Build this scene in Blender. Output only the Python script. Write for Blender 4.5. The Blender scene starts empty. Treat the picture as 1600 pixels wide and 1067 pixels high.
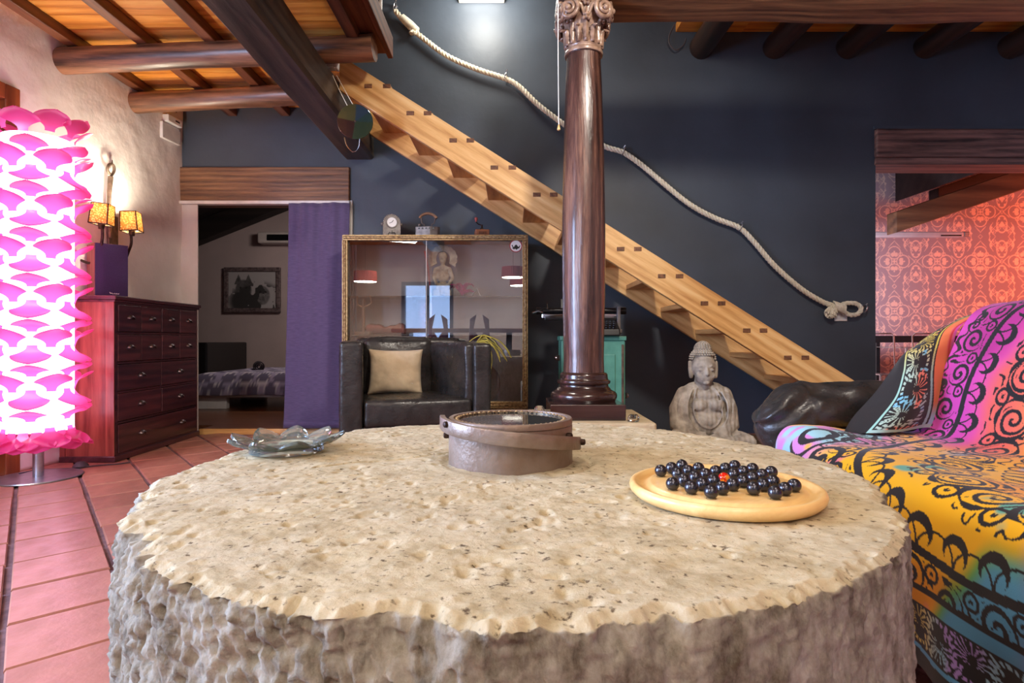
import bpy, bmesh, math, random
import numpy as np
from mathutils import Vector, Matrix, Euler

random.seed(7)
np.random.seed(7)
SC = bpy.context.scene
COL = SC.collection
PI = math.pi

# ------------------------------------------------------------------ camera, world, light, exposure
H, F, CX, CY = 0.78, 931.0, 800.0, 530.0       # eye height, focal length in px (1600 wide), principal point


def P(px, py, Y):
    """A point of the room seen at pixel (px, py), at distance Y in front of the camera."""
    return Vector(((px - CX) / F * Y, Y, H - (py - CY) / F * Y))


def C(r, g, b):
    return tuple(((c / 255.0) / 12.92 if c / 255.0 <= 0.04045 else ((c / 255.0 + 0.055) / 1.055) ** 2.4) for c in (r, g, b)) + (1.0,)


cam_d = bpy.data.cameras.new('camera')
cam = bpy.data.objects.new('camera', cam_d)
COL.objects.link(cam)
cam.location = (0, 0, H)
cam.rotation_euler = (PI / 2, 0, 0)
cam_d.sensor_width = 36.0
cam_d.lens = 36.0 * F / 1600.0
cam_d.shift_y = -3.5 / 1600.0
cam_d.clip_start = 0.02
SC.camera = cam

vs = SC.view_settings
vs.view_transform = 'Standard'
vs.look = 'None'
vs.gamma = 1.0
vs.use_curve_mapping = False
vs.exposure = 0.42
SC.cycles.use_denoising = True
SC.cycles.max_bounces = 10
SC.cycles.transparent_max_bounces = 16
SC.cycles.caustics_reflective = False
SC.cycles.caustics_refractive = False
SC.cycles.sample_clamp_indirect = 4.0

world = bpy.data.worlds.new('dusk_sky')
SC.world = world
world.use_nodes = True
bg = world.node_tree.nodes['Background']
bg.inputs[0].default_value = (0.34, 0.55, 1.0, 1)
bg.inputs[1].default_value = 1.5


def light(name, kind, loc, power, color, size=0.3, size_y=None, rot=None, target=None, spot=None, blend=0.6):
    d = bpy.data.lights.new(name, kind)
    d.energy = power
    d.color = color
    if kind == 'AREA':
        d.size = size
        if size_y:
            d.shape = 'RECTANGLE'
            d.size_y = size_y
    else:
        d.shadow_soft_size = size
    if kind == 'SPOT':
        d.spot_size = math.radians(spot)
        d.spot_blend = blend
    o = bpy.data.objects.new(name, d)
    COL.objects.link(o)
    o.location = loc
    if target is not None:
        o.rotation_euler = (Vector(target) - Vector(loc)).to_track_quat('-Z', 'Y').to_euler()
    elif rot:
        o.rotation_euler = rot
    return o


WARM = (1.0, 0.90, 0.74)
# daylight through the tall window in the left wall and the glass door behind the camera
light('daylight_left_window', 'AREA', (-3.22, 0.95, 1.25), 240, (0.50, 0.66, 1.0), 1.3, 1.9, target=(0.0, 1.5, 0.7))
light('daylight_rear_door', 'AREA', (-1.72, -3.25, 1.0), 8, (0.50, 0.66, 1.0), 0.95, 1.8, target=(-0.5, 3, 0.9))
# ceiling spots of the living room (above and behind the frame)
light('ceiling_spot_table', 'SPOT', (-0.55, 1.75, 2.62), 25, WARM, 0.07, target=(0.12, 1.0, 0.5), spot=85, blend=0.8)
light('ceiling_spot_sofa', 'SPOT', (0.45, 0.55, 2.95), 46, (1.0, 0.86, 0.7), 0.10, target=(1.3, 1.5, 0.5), spot=85, blend=0.8)
light('ceiling_spot_wall', 'SPOT', (0.9, 1.2, 3.1), 215, (1.0, 0.9, 0.78), 0.15, target=(0.4, 4.6, 0.7), spot=100, blend=0.9)
light('ceiling_spot_left', 'SPOT', (-1.9, 0.9, 2.6), 44, (1.0, 0.93, 0.86), 0.12, target=(-2.3, 4.2, 1.6), spot=110, blend=0.9)
# lamps of the neighbouring rooms, and added fill lights
light('rear_fill', 'AREA', (0.6, -1.3, 3.1), 26, (1.0, 0.88, 0.74), 1.4, 1.4, target=(0.6, -1.0, 0))  # added soft fill behind the camera, not a known lamp
light('mezzanine_fill', 'AREA', (-1.9, -0.9, 2.55), 40, (1.0, 0.90, 0.78), 0.8, 0.8, target=(-1.7, -0.5, 0))  # second added area fill under the mezzanine, out of view
light('red_lamp', 'AREA', (7.5, 5.6, 1.6), 74, (1.0, 0.145, 0.05), 1.5, 1.5, target=(6.2, 7.2, 1.6))
light('kitchen_side_fill', 'AREA', (3.3, 5.7, 1.35), 30, (0.86, 0.83, 1.0), 0.5, 0.5, target=(4.55, 7.2, 0.75))  # added pale fill imitating daylight on the wallpaper, no lamp stands here
light('bedroom_ceiling_light', 'AREA', (-2.1, 6.9, 2.3), 13, (1.0, 0.86, 0.78), 0.4, 0.4, target=(-3.2, 7.4, 0.6))

# ------------------------------------------------------------------ mesh helpers
WM = {}          # object name -> world matrix at build time


class MB:
    """Collects verts and faces for ONE mesh."""

    def __init__(self):
        self.v, self.f = [], []

    def add(self, vs_, fs, M=None):
        o = len(self.v)
        if M is not None:
            vs_ = [M @ Vector(v) for v in vs_]
        self.v += [tuple(v) for v in vs_]
        self.f += [tuple(i + o for i in f) for f in fs]
        return self

    def box(self, x0, x1, y0, y1, z0, z1, M=None):
        vs_ = [(x0, y0, z0), (x1, y0, z0), (x1, y1, z0), (x0, y1, z0), (x0, y0, z1), (x1, y0, z1), (x1, y1, z1), (x0, y1, z1)]
        return self.add(vs_, [(0, 3, 2, 1), (4, 5, 6, 7), (0, 1, 5, 4), (1, 2, 6, 5), (2, 3, 7, 6), (3, 0, 4, 7)], M)

    def prism(self, poly, axis, a0, a1, M=None):
        """poly: 2D points, extruded along axis ('x','y','z')."""
        n = len(poly)

        def p(q, a):
            return {'x': (a, q[0], q[1]), 'y': (q[0], a, q[1]), 'z': (q[0], q[1], a)}[axis]
        vs_ = [p(q, a0) for q in poly] + [p(q, a1) for q in poly]
        fs = [tuple(range(n)), tuple(range(2 * n - 1, n - 1, -1))]
        fs += [(i, n + i, n + (i + 1) % n, (i + 1) % n) for i in range(n)]
        return self.add(vs_, fs, M)

    def lathe(self, prof, seg=32, c=(0, 0, 0), M=None, caps=True, amp=None):
        vs_, fs = [], []
        for (r, z) in prof:
            for k in range(seg):
                a = 2 * PI * k / seg
                rr = r * (1 + (amp(a, z) if amp else 0))
                vs_.append((c[0] + rr * math.cos(a), c[1] + rr * math.sin(a), c[2] + z))
        m = len(prof)
        for i in range(m - 1):
            for k in range(seg):
                k2 = (k + 1) % seg
                fs.append((i * seg + k, i * seg + k2, (i + 1) * seg + k2, (i + 1) * seg + k))
        if caps:
            fs.append(tuple(range(seg - 1, -1, -1)))
            fs.append(tuple((m - 1) * seg + k for k in range(seg)))
        return self.add(vs_, fs, M)

    def tube(self, path, r, seg=8, caps=True, closed=False, squash=1.0):
        path = [Vector(p) for p in path]
        n = len(path)
        rs = r if isinstance(r, (list, tuple)) else [r] * n
        up = None
        vs_, fs = [], []
        for i, p in enumerate(path):
            a = path[(i - 1) % n] if (closed or i > 0) else p
            b = path[(i + 1) % n] if (closed or i < n - 1) else p
            t = (b - a)
            t = t.normalized() if t.length > 1e-9 else Vector((0, 0, 1))
            if up is None:
                up = Vector((0, 0, 1)) if abs(t.z) < 0.9 else Vector((1, 0, 0))
            u = (up - t * up.dot(t))
            u = u.normalized() if u.length > 1e-6 else t.orthogonal().normalized()
            up = u
            w = t.cross(u)
            for k in range(seg):
                an = 2 * PI * k / seg
                vs_.append(p + (u * math.cos(an) * squash + w * math.sin(an)) * rs[i])
        m = n if closed else n - 1
        for i in range(m):
            j = (i + 1) % n
            for k in range(seg):
                k2 = (k + 1) % seg
                fs.append((i * seg + k, i * seg + k2, j * seg + k2, j * seg + k))
        if caps and not closed:
            fs.append(tuple(range(seg - 1, -1, -1)))
            fs.append(tuple((n - 1) * seg + k for k in range(seg)))
        return self.add(vs_, fs)

    def ellipsoid(self, c, r, M=None, seg=20, rings=12):
        R = r if isinstance(r, (tuple, list)) else (r, r, r)
        vs_ = [(c[0], c[1], c[2] - R[2])]
        for i in range(1, rings):
            th = PI * i / rings
            for k in range(seg):
                a = 2 * PI * k / seg
                vs_.append((c[0] + R[0] * math.sin(th) * math.cos(a), c[1] + R[1] * math.sin(th) * math.sin(a), c[2] - R[2] * math.cos(th)))
        vs_.append((c[0], c[1], c[2] + R[2]))
        fs = [(0, 1 + (k + 1) % seg, 1 + k) for k in range(seg)]
        for i in range(rings - 2):
            for k in range(seg):
                k2 = (k + 1) % seg
                a, b = 1 + i * seg, 1 + (i + 1) * seg
                fs.append((a + k, a + k2, b + k2, b + k))
        e, l = len(vs_) - 1, 1 + (rings - 2) * seg
        fs += [(l + k, l + (k + 1) % seg, e) for k in range(seg)]
        return self.add(vs_, fs, M)

    def grid(self, pts, closed_u=False, closed_v=False, M=None):
        n, m = len(pts), len(pts[0])
        vs_ = [p for row in pts for p in row]
        fs = []
        for i in range(n if closed_u else n - 1):
            for j in range(m if closed_v else m - 1):
                i2, j2 = (i + 1) % n, (j + 1) % m
                fs.append((i * m + j, i * m + j2, i2 * m + j2, i2 * m + j))
        return self.add(vs_, fs, M)


def finish(o, label=None, cat=None, group=None, kind=None):
    for k, v in (('label', label), ('category', cat), ('group', group), ('kind', kind)):
        if v:
            o[k] = v
    return o


def thing(name, label, cat, loc=(0, 0, 0), rot=(0, 0, 0), group=None):
    o = bpy.data.objects.new(name, None)
    o.empty_display_size = 0.05
    COL.objects.link(o)
    o.location = loc
    o.rotation_euler = rot
    WM[o.name] = Matrix.Translation(Vector(loc)) @ Euler(rot).to_matrix().to_4x4()
    return finish(o, label, cat, group)


def mesh_from(name, mb, smooth=False, sharp=None):
    me = bpy.data.meshes.new(name)
    me.from_pydata(mb.v, [], mb.f)
    bm = bmesh.new()
    bm.from_mesh(me)
    bmesh.ops.recalc_face_normals(bm, faces=bm.faces)
    bm.to_mesh(me)
    bm.free()
    if smooth:
        me.polygons.foreach_set('use_smooth', [True] * len(me.polygons))
        me.set_sharp_from_angle(angle=math.radians(sharp or 42))
    return me


def build(name, mb, mt, parent=None, world=False, origin=None, rot=None, loc=None, smooth=False, sharp=None, bevel=0, bseg=2, subd=0, remesh=0, smoothing=0, solid=0):
    """Link mb as one mesh object. world=True: verts are world coordinates. rot/loc: local transform, verts in that frame
    (with world=True verts are converted)."""
    L = Matrix.Identity(4)
    if rot is not None or loc is not None:
        L = Matrix.Translation(Vector(loc or (0, 0, 0))) @ Euler(rot or (0, 0, 0)).to_matrix().to_4x4()
    elif parent is None and world:
        if origin is None:
            a = np.array(mb.v)
            lo, hi = a.min(0), a.max(0)
            origin = ((lo[0] + hi[0]) / 2, (lo[1] + hi[1]) / 2, lo[2])
        L = Matrix.Translation(Vector(origin))
    elif parent is not None and world and origin is not None:
        L = WM[parent.name].inverted() @ Matrix.Translation(Vector(origin))
    G = (WM[parent.name] if parent is not None else Matrix.Identity(4)) @ L
    if world:
        I = G.inverted()
        mb.v = [tuple(I @ Vector(v)) for v in mb.v]
    me = mesh_from(name, mb, smooth, sharp)
    if mt is not None:
        for m_ in (mt if isinstance(mt, (list, tuple)) else [mt]):
            me.materials.append(m_)
    o = bpy.data.objects.new(name, me)
    COL.objects.link(o)
    if parent is not None:
        o.parent = parent
    o.location = L.to_translation()
    o.rotation_euler = L.to_euler()
    WM[o.name] = G
    if remesh:
        m = o.modifiers.new('fuse', 'REMESH')
        m.mode = 'VOXEL'
        m.voxel_size = remesh
        m.use_smooth_shade = True
    if smoothing:
        m = o.modifiers.new('soften', 'SMOOTH')
        m.iterations = smoothing
        m.factor = 0.5
    if bevel:
        m = o.modifiers.new('bevel', 'BEVEL')
        m.width = bevel
        m.segments = bseg
        m.limit_method = 'ANGLE'
        m.angle_limit = math.radians(35)
        m.harden_normals = False
    if subd:
        m = o.modifiers.new('subdivision', 'SUBSURF')
        m.levels = m.render_levels = subd
    if solid:
        m = o.modifiers.new('thickness', 'SOLIDIFY')
        m.thickness = solid
        m.offset = 0
    return o


def dup(src, parent=None, loc=None, rot=None):
    c = src.copy()
    COL.objects.link(c)
    c.parent = parent
    if loc is not None:
        c.location = loc
    if rot is not None:
        c.rotation_euler = rot
    return c


def struct(o):
    o['kind'] = 'structure'
    return o


# ------------------------------------------------------------------ noise (numpy)
def _hash(ix, iy, iz, seed):
    h = (ix.astype(np.int64) * 374761393 + iy.astype(np.int64) * 668265263 + iz.astype(np.int64) * 2147483647 + seed * 974711)
    h = (h ^ (h >> 13)) * 1274126177
    h = h & 0x7fffffff
    h = (h ^ (h >> 16)) & 0xffff
    return h / 65535.0


def vnoise(x, y, z=0.0, seed=0):
    x, y, z = np.broadcast_arrays(np.asarray(x, float), np.asarray(y, float), np.asarray(z, float))
    ix, iy, iz = np.floor(x), np.floor(y), np.floor(z)
    fx, fy, fz = x - ix, y - iy, z - iz
    fx, fy, fz = (t * t * (3 - 2 * t) for t in (fx, fy, fz))
    r = 0
    for dx in (0, 1):
        for dy in (0, 1):
            for dz in (0, 1):
                w = (fx if dx else 1 - fx) * (fy if dy else 1 - fy) * (fz if dz else 1 - fz)
                r = r + w * _hash(ix + dx, iy + dy, iz + dz, seed)
    return r


def fbm(x, y, z=0.0, oct=4, seed=0):
    s, a, t = 0, 1.0, 0
    for k in range(oct):
        s = s + a * vnoise(np.asarray(x) * 2 ** k, np.asarray(y) * 2 ** k, np.asarray(z) * 2 ** k, seed + k * 17)
        t += a
        a *= 0.5
    return s / t


def sstep(a, b, x):
    t = np.clip((x - a) / (b - a), 0, 1)
    return t * t * (3 - 2 * t)


def grid_mesh(name, pts, smooth=True):
    """pts: array (n, m, 3) -> a mesh of quads."""
    n, m, _ = pts.shape
    idx = np.arange(n * m).reshape(n, m)
    q = np.stack([idx[:-1, :-1], idx[:-1, 1:], idx[1:, 1:], idx[1:, :-1]], -1).reshape(-1, 4)
    return raw_mesh(name, pts.reshape(-1, 3), q, smooth)


def raw_mesh(name, v, q, smooth=True):
    me = bpy.data.meshes.new(name)
    me.vertices.add(len(v))
    me.vertices.foreach_set('co', np.asarray(v, np.float32).ravel())
    k = q.shape[1]
    me.loops.add(q.size)
    me.loops.foreach_set('vertex_index', q.astype(np.int32).ravel())
    me.polygons.add(len(q))
    me.polygons.foreach_set('loop_start', np.arange(0, q.size, k, dtype=np.int32))
    me.update(calc_edges=True)
    me.polygons.foreach_set('use_smooth', np.full(len(q), smooth))
    return me


def set_color(me, name, rgb):
    a = me.color_attributes.new(name, 'FLOAT_COLOR', 'POINT')
    buf = np.ones((len(rgb), 4), np.float32)
    buf[:, :3] = rgb
    a.data.foreach_set('color', buf.ravel())


def link_mesh(name, me, mt, parent=None, loc=(0, 0, 0)):
    o = bpy.data.objects.new(name, me)
    if mt is not None:
        me.materials.append(mt)
    COL.objects.link(o)
    o.parent = parent
    o.location = loc
    WM[o.name] = (WM[parent.name] if parent else Matrix.Identity(4)) @ Matrix.Translation(Vector(loc))
    return o


# ------------------------------------------------------------------ materials
class NT:
    def __init__(self, name):
        self.m = bpy.data.materials.new(name)
        self.m.use_nodes = True
        self.t = self.m.node_tree
        self.b = self.t.nodes['Principled BSDF']
        self.out = self.t.nodes['Material Output']
        self.tc = None

    def n(self, typ, **kw):
        nd = self.t.nodes.new(typ)
        for k, v in kw.items():
            if k.startswith('i_'):
                nd.inputs[k[2:].replace('_', ' ')].default_value = v
            else:
                setattr(nd, k, v)
        return nd

    def l(self, a, b):
        self.t.links.new(a, b)

    def coord(self, stretch=(1, 1, 1), src='Object'):
        if self.tc is None:
            self.tc = self.n('ShaderNodeTexCoord')
        mp = self.n('ShaderNodeMapping')
        mp.inputs['Scale'].default_value = stretch
        self.l(self.tc.outputs[src], mp.inputs[0])
        return mp.outputs[0]

    def noise(self, vec, scale, detail=5, rough=0.55, dist=0.0):
        nd = self.n('ShaderNodeTexNoise')
        nd.inputs['Scale'].default_value = scale
        nd.inputs['Detail'].default_value = detail
        nd.inputs['Roughness'].default_value = rough
        nd.inputs['Distortion'].default_value = dist
        self.l(vec, nd.inputs['Vector'])
        return nd.outputs[0]

    def ramp(self, fac, stops):
        nd = self.n('ShaderNodeValToRGB')
        el = nd.color_ramp.elements
        while len(el) < len(stops):
            el.new(0.5)
        for e, (p, c) in zip(el, stops):
            e.position = p
            e.color = c
        self.l(fac, nd.inputs[0])
        return nd.outputs[0]

    def mix(self, fac, a, b, mode='MIX'):
        nd = self.n('ShaderNodeMix', data_type='RGBA', blend_type=mode)
        for s, v in ((nd.inputs[0], fac), (nd.inputs[6], a), (nd.inputs[7], b)):
            if hasattr(v, 'is_linked'):
                self.l(v, s)
            else:
                s.default_value = v
        return nd.outputs[2]

    def vary(self, col, amt):
        oi = self.n('ShaderNodeObjectInfo')
        mr = self.n('ShaderNodeMapRange')
        mr.inputs['To Min'].default_value = 1 - amt
        mr.inputs['To Max'].default_value = 1 + amt
        self.l(oi.outputs['Random'], mr.inputs[0])
        hs = self.n('ShaderNodeHueSaturation')
        self.l(mr.outputs[0], hs.inputs['Value'])
        self.l(col, hs.inputs['Color'])
        return hs.outputs[0]

    def bump(self, h, strength, dist=0.01):
        nd = self.n('ShaderNodeBump')
        nd.inputs['Strength'].default_value = strength
        nd.inputs['Distance'].default_value = dist
        self.l(h, nd.inputs['Height'])
        self.l(nd.outputs[0], self.b.inputs['Normal'])


def mat(name, col, col2=None, rough=0.5, metal=0.0, ns=6, stretch=(1, 1, 1), lo=0.35, hi=0.65, bump=0, bs=40, bdist=0.01, bstretch=None,
        coat=0, trans=0, ior=1.45, emit=None, es=0, spec=0.5, rnd=0, sheen=0, rough2=None):
    t = NT(name)
    b = t.b
    b.inputs['Roughness'].default_value = rough
    b.inputs['Metallic'].default_value = metal
    b.inputs['IOR'].default_value = ior
    b.inputs['Specular IOR Level'].default_value = spec
    b.inputs['Coat Weight'].default_value = coat
    b.inputs['Coat Roughness'].default_value = 0.12
    b.inputs['Transmission Weight'].default_value = trans
    b.inputs['Sheen Weight'].default_value = sheen
    v = t.coord(stretch)
    if col2 is None:
        col2 = tuple(c * 0.86 for c in col[:3]) + (1,)
    nz = t.noise(v, ns)
    c = t.ramp(nz, [(lo, col), (hi, col2)])
    if rnd:
        c = t.vary(c, rnd)
    t.l(c, b.inputs['Base Color'])
    if rough2 is not None:
        mr = t.n('ShaderNodeMapRange')
        mr.inputs['From Min'].default_value = 0.3
        mr.inputs['From Max'].default_value = 0.7
        mr.inputs['To Min'].default_value = rough
        mr.inputs['To Max'].default_value = rough2
        t.l(t.noise(v, ns * 2.3), mr.inputs[0])
        t.l(mr.outputs[0], b.inputs['Roughness'])
    if bump:
        bv = t.coord(bstretch or (1, 1, 1))
        t.bump(t.noise(bv, bs, 6), bump, bdist)
    if emit:
        b.inputs['Emission Color'].default_value = emit
        b.inputs['Emission Strength'].default_value = es
    return t.m


def wood(name, dark, light, axis='x', scale=1.0, rough=0.45, rnd=0.1, coat=0.0, bump=0.15, mid=None, contrast=(0.12, 0.92), spec=0.5, knots=True):
    t = NT(name)
    st = {'x': (0.55, 7, 7), 'y': (7, 0.55, 7), 'z': (7, 7, 0.55)}[axis]
    st = tuple(s * scale for s in st)
    v = t.coord(st)
    oi = t.n('ShaderNodeObjectInfo')
    ad = t.n('ShaderNodeVectorMath', operation='MULTIPLY_ADD')
    cb = t.n('ShaderNodeCombineXYZ')
    for k in range(3):
        t.l(oi.outputs['Random'], cb.inputs[k])
    t.l(cb.outputs[0], ad.inputs[0])
    ad.inputs[1].default_value = (17, 23, 31)
    t.l(v, ad.inputs[2])
    v = ad.outputs[0]
    wv = t.n('ShaderNodeTexWave', wave_type='RINGS', rings_direction={'x': 'X', 'y': 'Y', 'z': 'Z'}[axis])
    wv.inputs['Scale'].default_value = 0.55
    wv.inputs['Distortion'].default_value = 6.0
    wv.inputs['Detail'].default_value = 3
    wv.inputs['Detail Scale'].default_value = 1.2
    t.l(v, wv.inputs[0])
    n1 = t.noise(v, 1.6, 6, 0.6, 0.6)
    n2 = t.noise(v, 9, 4, 0.7)
    m1 = t.n('ShaderNodeMath', operation='MULTIPLY_ADD')
    t.l(wv.outputs['Fac'], m1.inputs[0])
    m1.inputs[1].default_value = 0.20
    t.l(n1, m1.inputs[2])
    m2 = t.n('ShaderNodeMath', operation='MULTIPLY_ADD')
    t.l(n2, m2.inputs[0])
    m2.inputs[1].default_value = 0.35
    t.l(m1.outputs[0], m2.inputs[2])
    mr = t.n('ShaderNodeMapRange')
    mr.inputs['From Min'].default_value = 0.42
    mr.inputs['From Max'].default_value = 1.05
    t.l(m2.outputs[0], mr.inputs[0])
    if mid is None:
        mid = tuple((a + b_) / 2 for a, b_ in zip(dark, light))
    c = t.ramp(mr.outputs[0], [(contrast[0], light), (0.5, mid), (contrast[1], dark)])
    if rnd:
        c = t.vary(c, rnd)
    t.l(c, t.b.inputs['Base Color'])
    t.b.inputs['Roughness'].default_value = rough
    t.b.inputs['Coat Weight'].default_value = coat
    t.b.inputs['Coat Roughness'].default_value = 0.15
    t.b.inputs['Specular IOR Level'].default_value = spec
    if bump:
        t.bump(m2.outputs[0], bump, 0.01)
    return t.m


def glass(name, tint=(1, 1, 1, 1), reflect=0.15, rough=0.0):
    """Thin pane: transparent with a mirror-like share of reflection."""
    t = NT(name)
    tr = t.n('ShaderNodeBsdfTransparent')
    tr.inputs[0].default_value = tint
    gl = t.n('ShaderNodeBsdfGlossy')
    gl.inputs['Roughness'].default_value = rough
    fr = t.n('ShaderNodeFresnel')
    fr.inputs[0].default_value = 1.45
    ad = t.n('ShaderNodeMath', operation='ADD')
    ad.inputs[1].default_value = reflect
    ad.use_clamp = True
    t.l(fr.outputs[0], ad.inputs[0])
    mx = t.n('ShaderNodeMixShader')
    t.l(ad.outputs[0], mx.inputs[0])
    t.l(tr.outputs[0], mx.inputs[1])
    t.l(gl.outputs[0], mx.inputs[2])
    t.l(mx.outputs[0], t.out.inputs[0])
    return t.m


def emitter(name, col, strength):
    t = NT(name)
    e = t.n('ShaderNodeEmission')
    e.inputs[0].default_value = col
    e.inputs[1].default_value = strength
    t.l(e.outputs[0], t.out.inputs[0])
    return t.m


def attr_mat(name, attr='print', rough=0.8, bump=0.0, bs=300):
    t = NT(name)
    a = t.n('ShaderNodeVertexColor', layer_name=attr)
    t.l(a.outputs[0], t.b.inputs['Base Color'])
    t.b.inputs['Roughness'].default_value = rough
    if bump:
        t.bump(t.noise(t.coord(), bs, 3), bump, 0.002)
    return t


M = {}
M['plaster'] = mat('white_plaster', C(236, 230, 225), C(222, 214, 208), rough=0.75, ns=2.2, bump=0.25, bs=3.2, bdist=0.08)
M['plaster_flat'] = mat('pale_plaster', C(225, 218, 212), C(210, 204, 199), rough=0.8, ns=3, bump=0.2, bs=12, bdist=0.02)
M['slate'] = mat('slate_blue_paint', C(68, 77, 89), C(56, 63, 73), rough=0.52, ns=1.1, bump=0.10, bs=7, bdist=0.03)
M['bedroom_paint'] = mat('taupe_paint', C(190, 172, 170), C(176, 160, 158), rough=0.8, ns=1.5, bump=0.1, bs=20)
M['grout'] = mat('tile_grout', C(132, 106, 110), C(98, 78, 84), rough=0.9, ns=14, bump=0.3, bs=120)
M['tile'] = mat('terracotta', C(186, 128, 108), C(150, 98, 84), rough=0.26, rough2=0.5, ns=5, lo=0.3, hi=0.72, bump=0.16, bs=55, bdist=0.006, rnd=0.10, spec=0.5)
M['laminate'] = wood('laminate_floor', C(96, 58, 40), C(130, 84, 58), 'x', 1.0, rough=0.3)
M['pine'] = wood('honey_pine', C(188, 134, 74), C(236, 196, 134), 'x', 1.6, rough=0.42, rnd=0.04, mid=C(222, 172, 106), coat=0.1)
M['pine_y'] = wood('honey_pine_tread', C(176, 116, 62), C(234, 178, 112), 'y', 1.6, rough=0.45, rnd=0.05)
M['tenon'] = wood('tenon_end_grain', C(80, 48, 30), C(140, 92, 56), 'y', 3, rough=0.6)
M['plank'] = wood('orange_plank', C(186, 110, 40), C(244, 182, 92), 'x', 1.5, rough=0.4, rnd=0.16, mid=C(230, 152, 62), coat=0.15)
M['plank_y'] = wood('orange_plank_long', C(170, 96, 34), C(232, 160, 72), 'x', 0.7, rough=0.4, rnd=0.16)
M['joist'] = wood('brown_joist', C(70, 38, 26), C(138, 84, 54), 'y', 1.5, rough=0.4, rnd=0.1)
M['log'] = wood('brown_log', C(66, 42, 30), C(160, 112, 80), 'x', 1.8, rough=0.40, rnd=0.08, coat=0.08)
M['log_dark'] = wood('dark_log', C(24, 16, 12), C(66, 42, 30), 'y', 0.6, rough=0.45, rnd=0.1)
M['beam_dark'] = wood('dark_beam', C(40, 33, 28), C(82, 68, 56), 'y', 1.6, rough=0.42, rnd=0.0, bump=0.25)
M['beam_brown'] = wood('brown_beam', C(80, 50, 34), C(156, 112, 74), 'x', 2.0, rough=0.5, bump=0.3)
M['beam_purple'] = wood('weathered_beam', C(46, 32, 32), C(150, 108, 98), 'x', 1.8, rough=0.5, bump=0.4, contrast=(0.1, 0.95))
M['column'] = wood('varnished_column', C(40, 25, 23), C(136, 98, 78), 'z', 1.6, rough=0.25, coat=0.5, bump=0.6, mid=C(82, 55, 47))
M['column_base'] = wood('dark_mahogany', C(34, 21, 19), C(70, 45, 38), 'x', 1.0, rough=0.22, coat=0.5, bump=0.1)
M['capital'] = mat('worn_capital', C(164, 136, 116), C(104, 78, 66), rough=0.27, ns=18, bump=0.2, bs=60, coat=0.3)
M['stone_pad'] = mat('pale_stone', C(196, 176, 140), C(170, 150, 118), rough=0.85, ns=8, bump=0.4, bs=40)
M['chest'] = wood('plum_mahogany', C(52, 25, 34), C(104, 54, 58), 'y', 1.6, rough=0.33, rnd=0.16, coat=0.2)
M['chest_side'] = wood('red_lit_mahogany_side', C(110, 46, 40), C(176, 96, 78), 'z', 1.6, rough=0.34, coat=0.2)  # red light falling on the chest sides is put into this colour
M['pull'] = mat('pewter_pull', C(150, 140, 140), C(110, 100, 104), rough=0.35, metal=0.9, ns=30)
M['speaker_wood'] = wood('speaker_veneer', C(120, 60, 50), C(170, 100, 84), 'z', 1.6, rough=0.4)
M['speaker_cloth'] = mat('speaker_cloth', C(58, 46, 84), C(48, 38, 72), rough=0.85, ns=300, bump=0.2, bs=500, bdist=0.002)  # dark cloth; the violet is lamplight put into its colour
M['white'] = mat('white_plastic', C(236, 234, 230), C(222, 220, 216), rough=0.4, ns=8)
M['white_paint'] = mat('white_paint', C(230, 226, 222), C(212, 208, 204), rough=0.5, ns=12)
M['iron'] = mat('wrought_iron', C(70, 52, 44), C(40, 30, 28), rough=0.5, metal=0.7, ns=30, bump=0.2, bs=90)
M['rustic_iron'] = mat('rustic_iron', C(120, 100, 84), C(84, 70, 60), rough=0.55, metal=0.5, ns=30)
M['leather'] = mat('black_leather', C(54, 50, 48), C(36, 34, 33), rough=0.22, rough2=0.40, ns=9, bump=0.28, bs=9, bdist=0.03, bstretch=(1, 1, 1.6))
M['cushion'] = mat('beige_cotton', C(206, 188, 158), C(190, 172, 142), rough=0.9, ns=10, bump=0.25, bs=12, bdist=0.02, sheen=0.2)
M['thread'] = mat('white_thread', C(240, 234, 222), rough=0.8)
M['gilt'] = mat('antique_gilt', C(206, 178, 128), C(120, 92, 64), rough=0.4, metal=0.25, ns=60, bump=0.2, bs=120)
M['cabinet_inside'] = mat('cabinet_inside', C(150, 144, 142), C(134, 128, 128), rough=0.7, ns=3)
M['cabinet_glass'] = glass('cabinet_glass', (0.96, 0.97, 0.97, 1), 0.125)
M['shelf_glass'] = glass('shelf_glass', (0.9, 0.95, 0.93, 1), 0.18)
M['pane'] = glass('window_glass', (0.95, 0.97, 1, 1), 0.05)
M['green_paint'] = mat('turquoise_paint', C(96, 160, 138), C(64, 118, 104), rough=0.42, ns=7, bump=0.2, bs=30, lo=0.3, hi=0.75)
M['steel'] = mat('brushed_steel', C(196, 198, 206), C(172, 174, 184), rough=0.28, metal=0.9, ns=20)
M['chrome'] = mat('chrome', C(225, 228, 232), rough=0.12, metal=1.0)
M['black'] = mat('black_enamel', C(22, 22, 24), C(14, 14, 16), rough=0.3, ns=20)
M['rope'] = mat('hemp_rope', C(236, 228, 208), C(208, 198, 172), rough=0.9, ns=40, bump=0.4, bs=200, bdist=0.004)
M['curtain'] = mat('violet_curtain', C(90, 78, 116), C(76, 65, 100), rough=0.75, ns=20, stretch=(1, 1, 8), bump=0.15, bs=300, bdist=0.002, sheen=0.3)
M['hematite'] = mat('black_marble', C(86, 88, 98), C(70, 72, 82), rough=0.25, metal=0.85, ns=12)
M['board'] = wood('pale_beech', C(218, 172, 104), C(244, 214, 150), 'x', 1.8, rough=0.36, coat=0.25, bump=0.05)
M['rusty'] = mat('aged_iron_band', C(156, 142, 132), C(116, 92, 74), rough=0.40, metal=0.35, ns=9, lo=0.3, hi=0.7, bump=0.35, bs=55, bdist=0.006)
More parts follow.
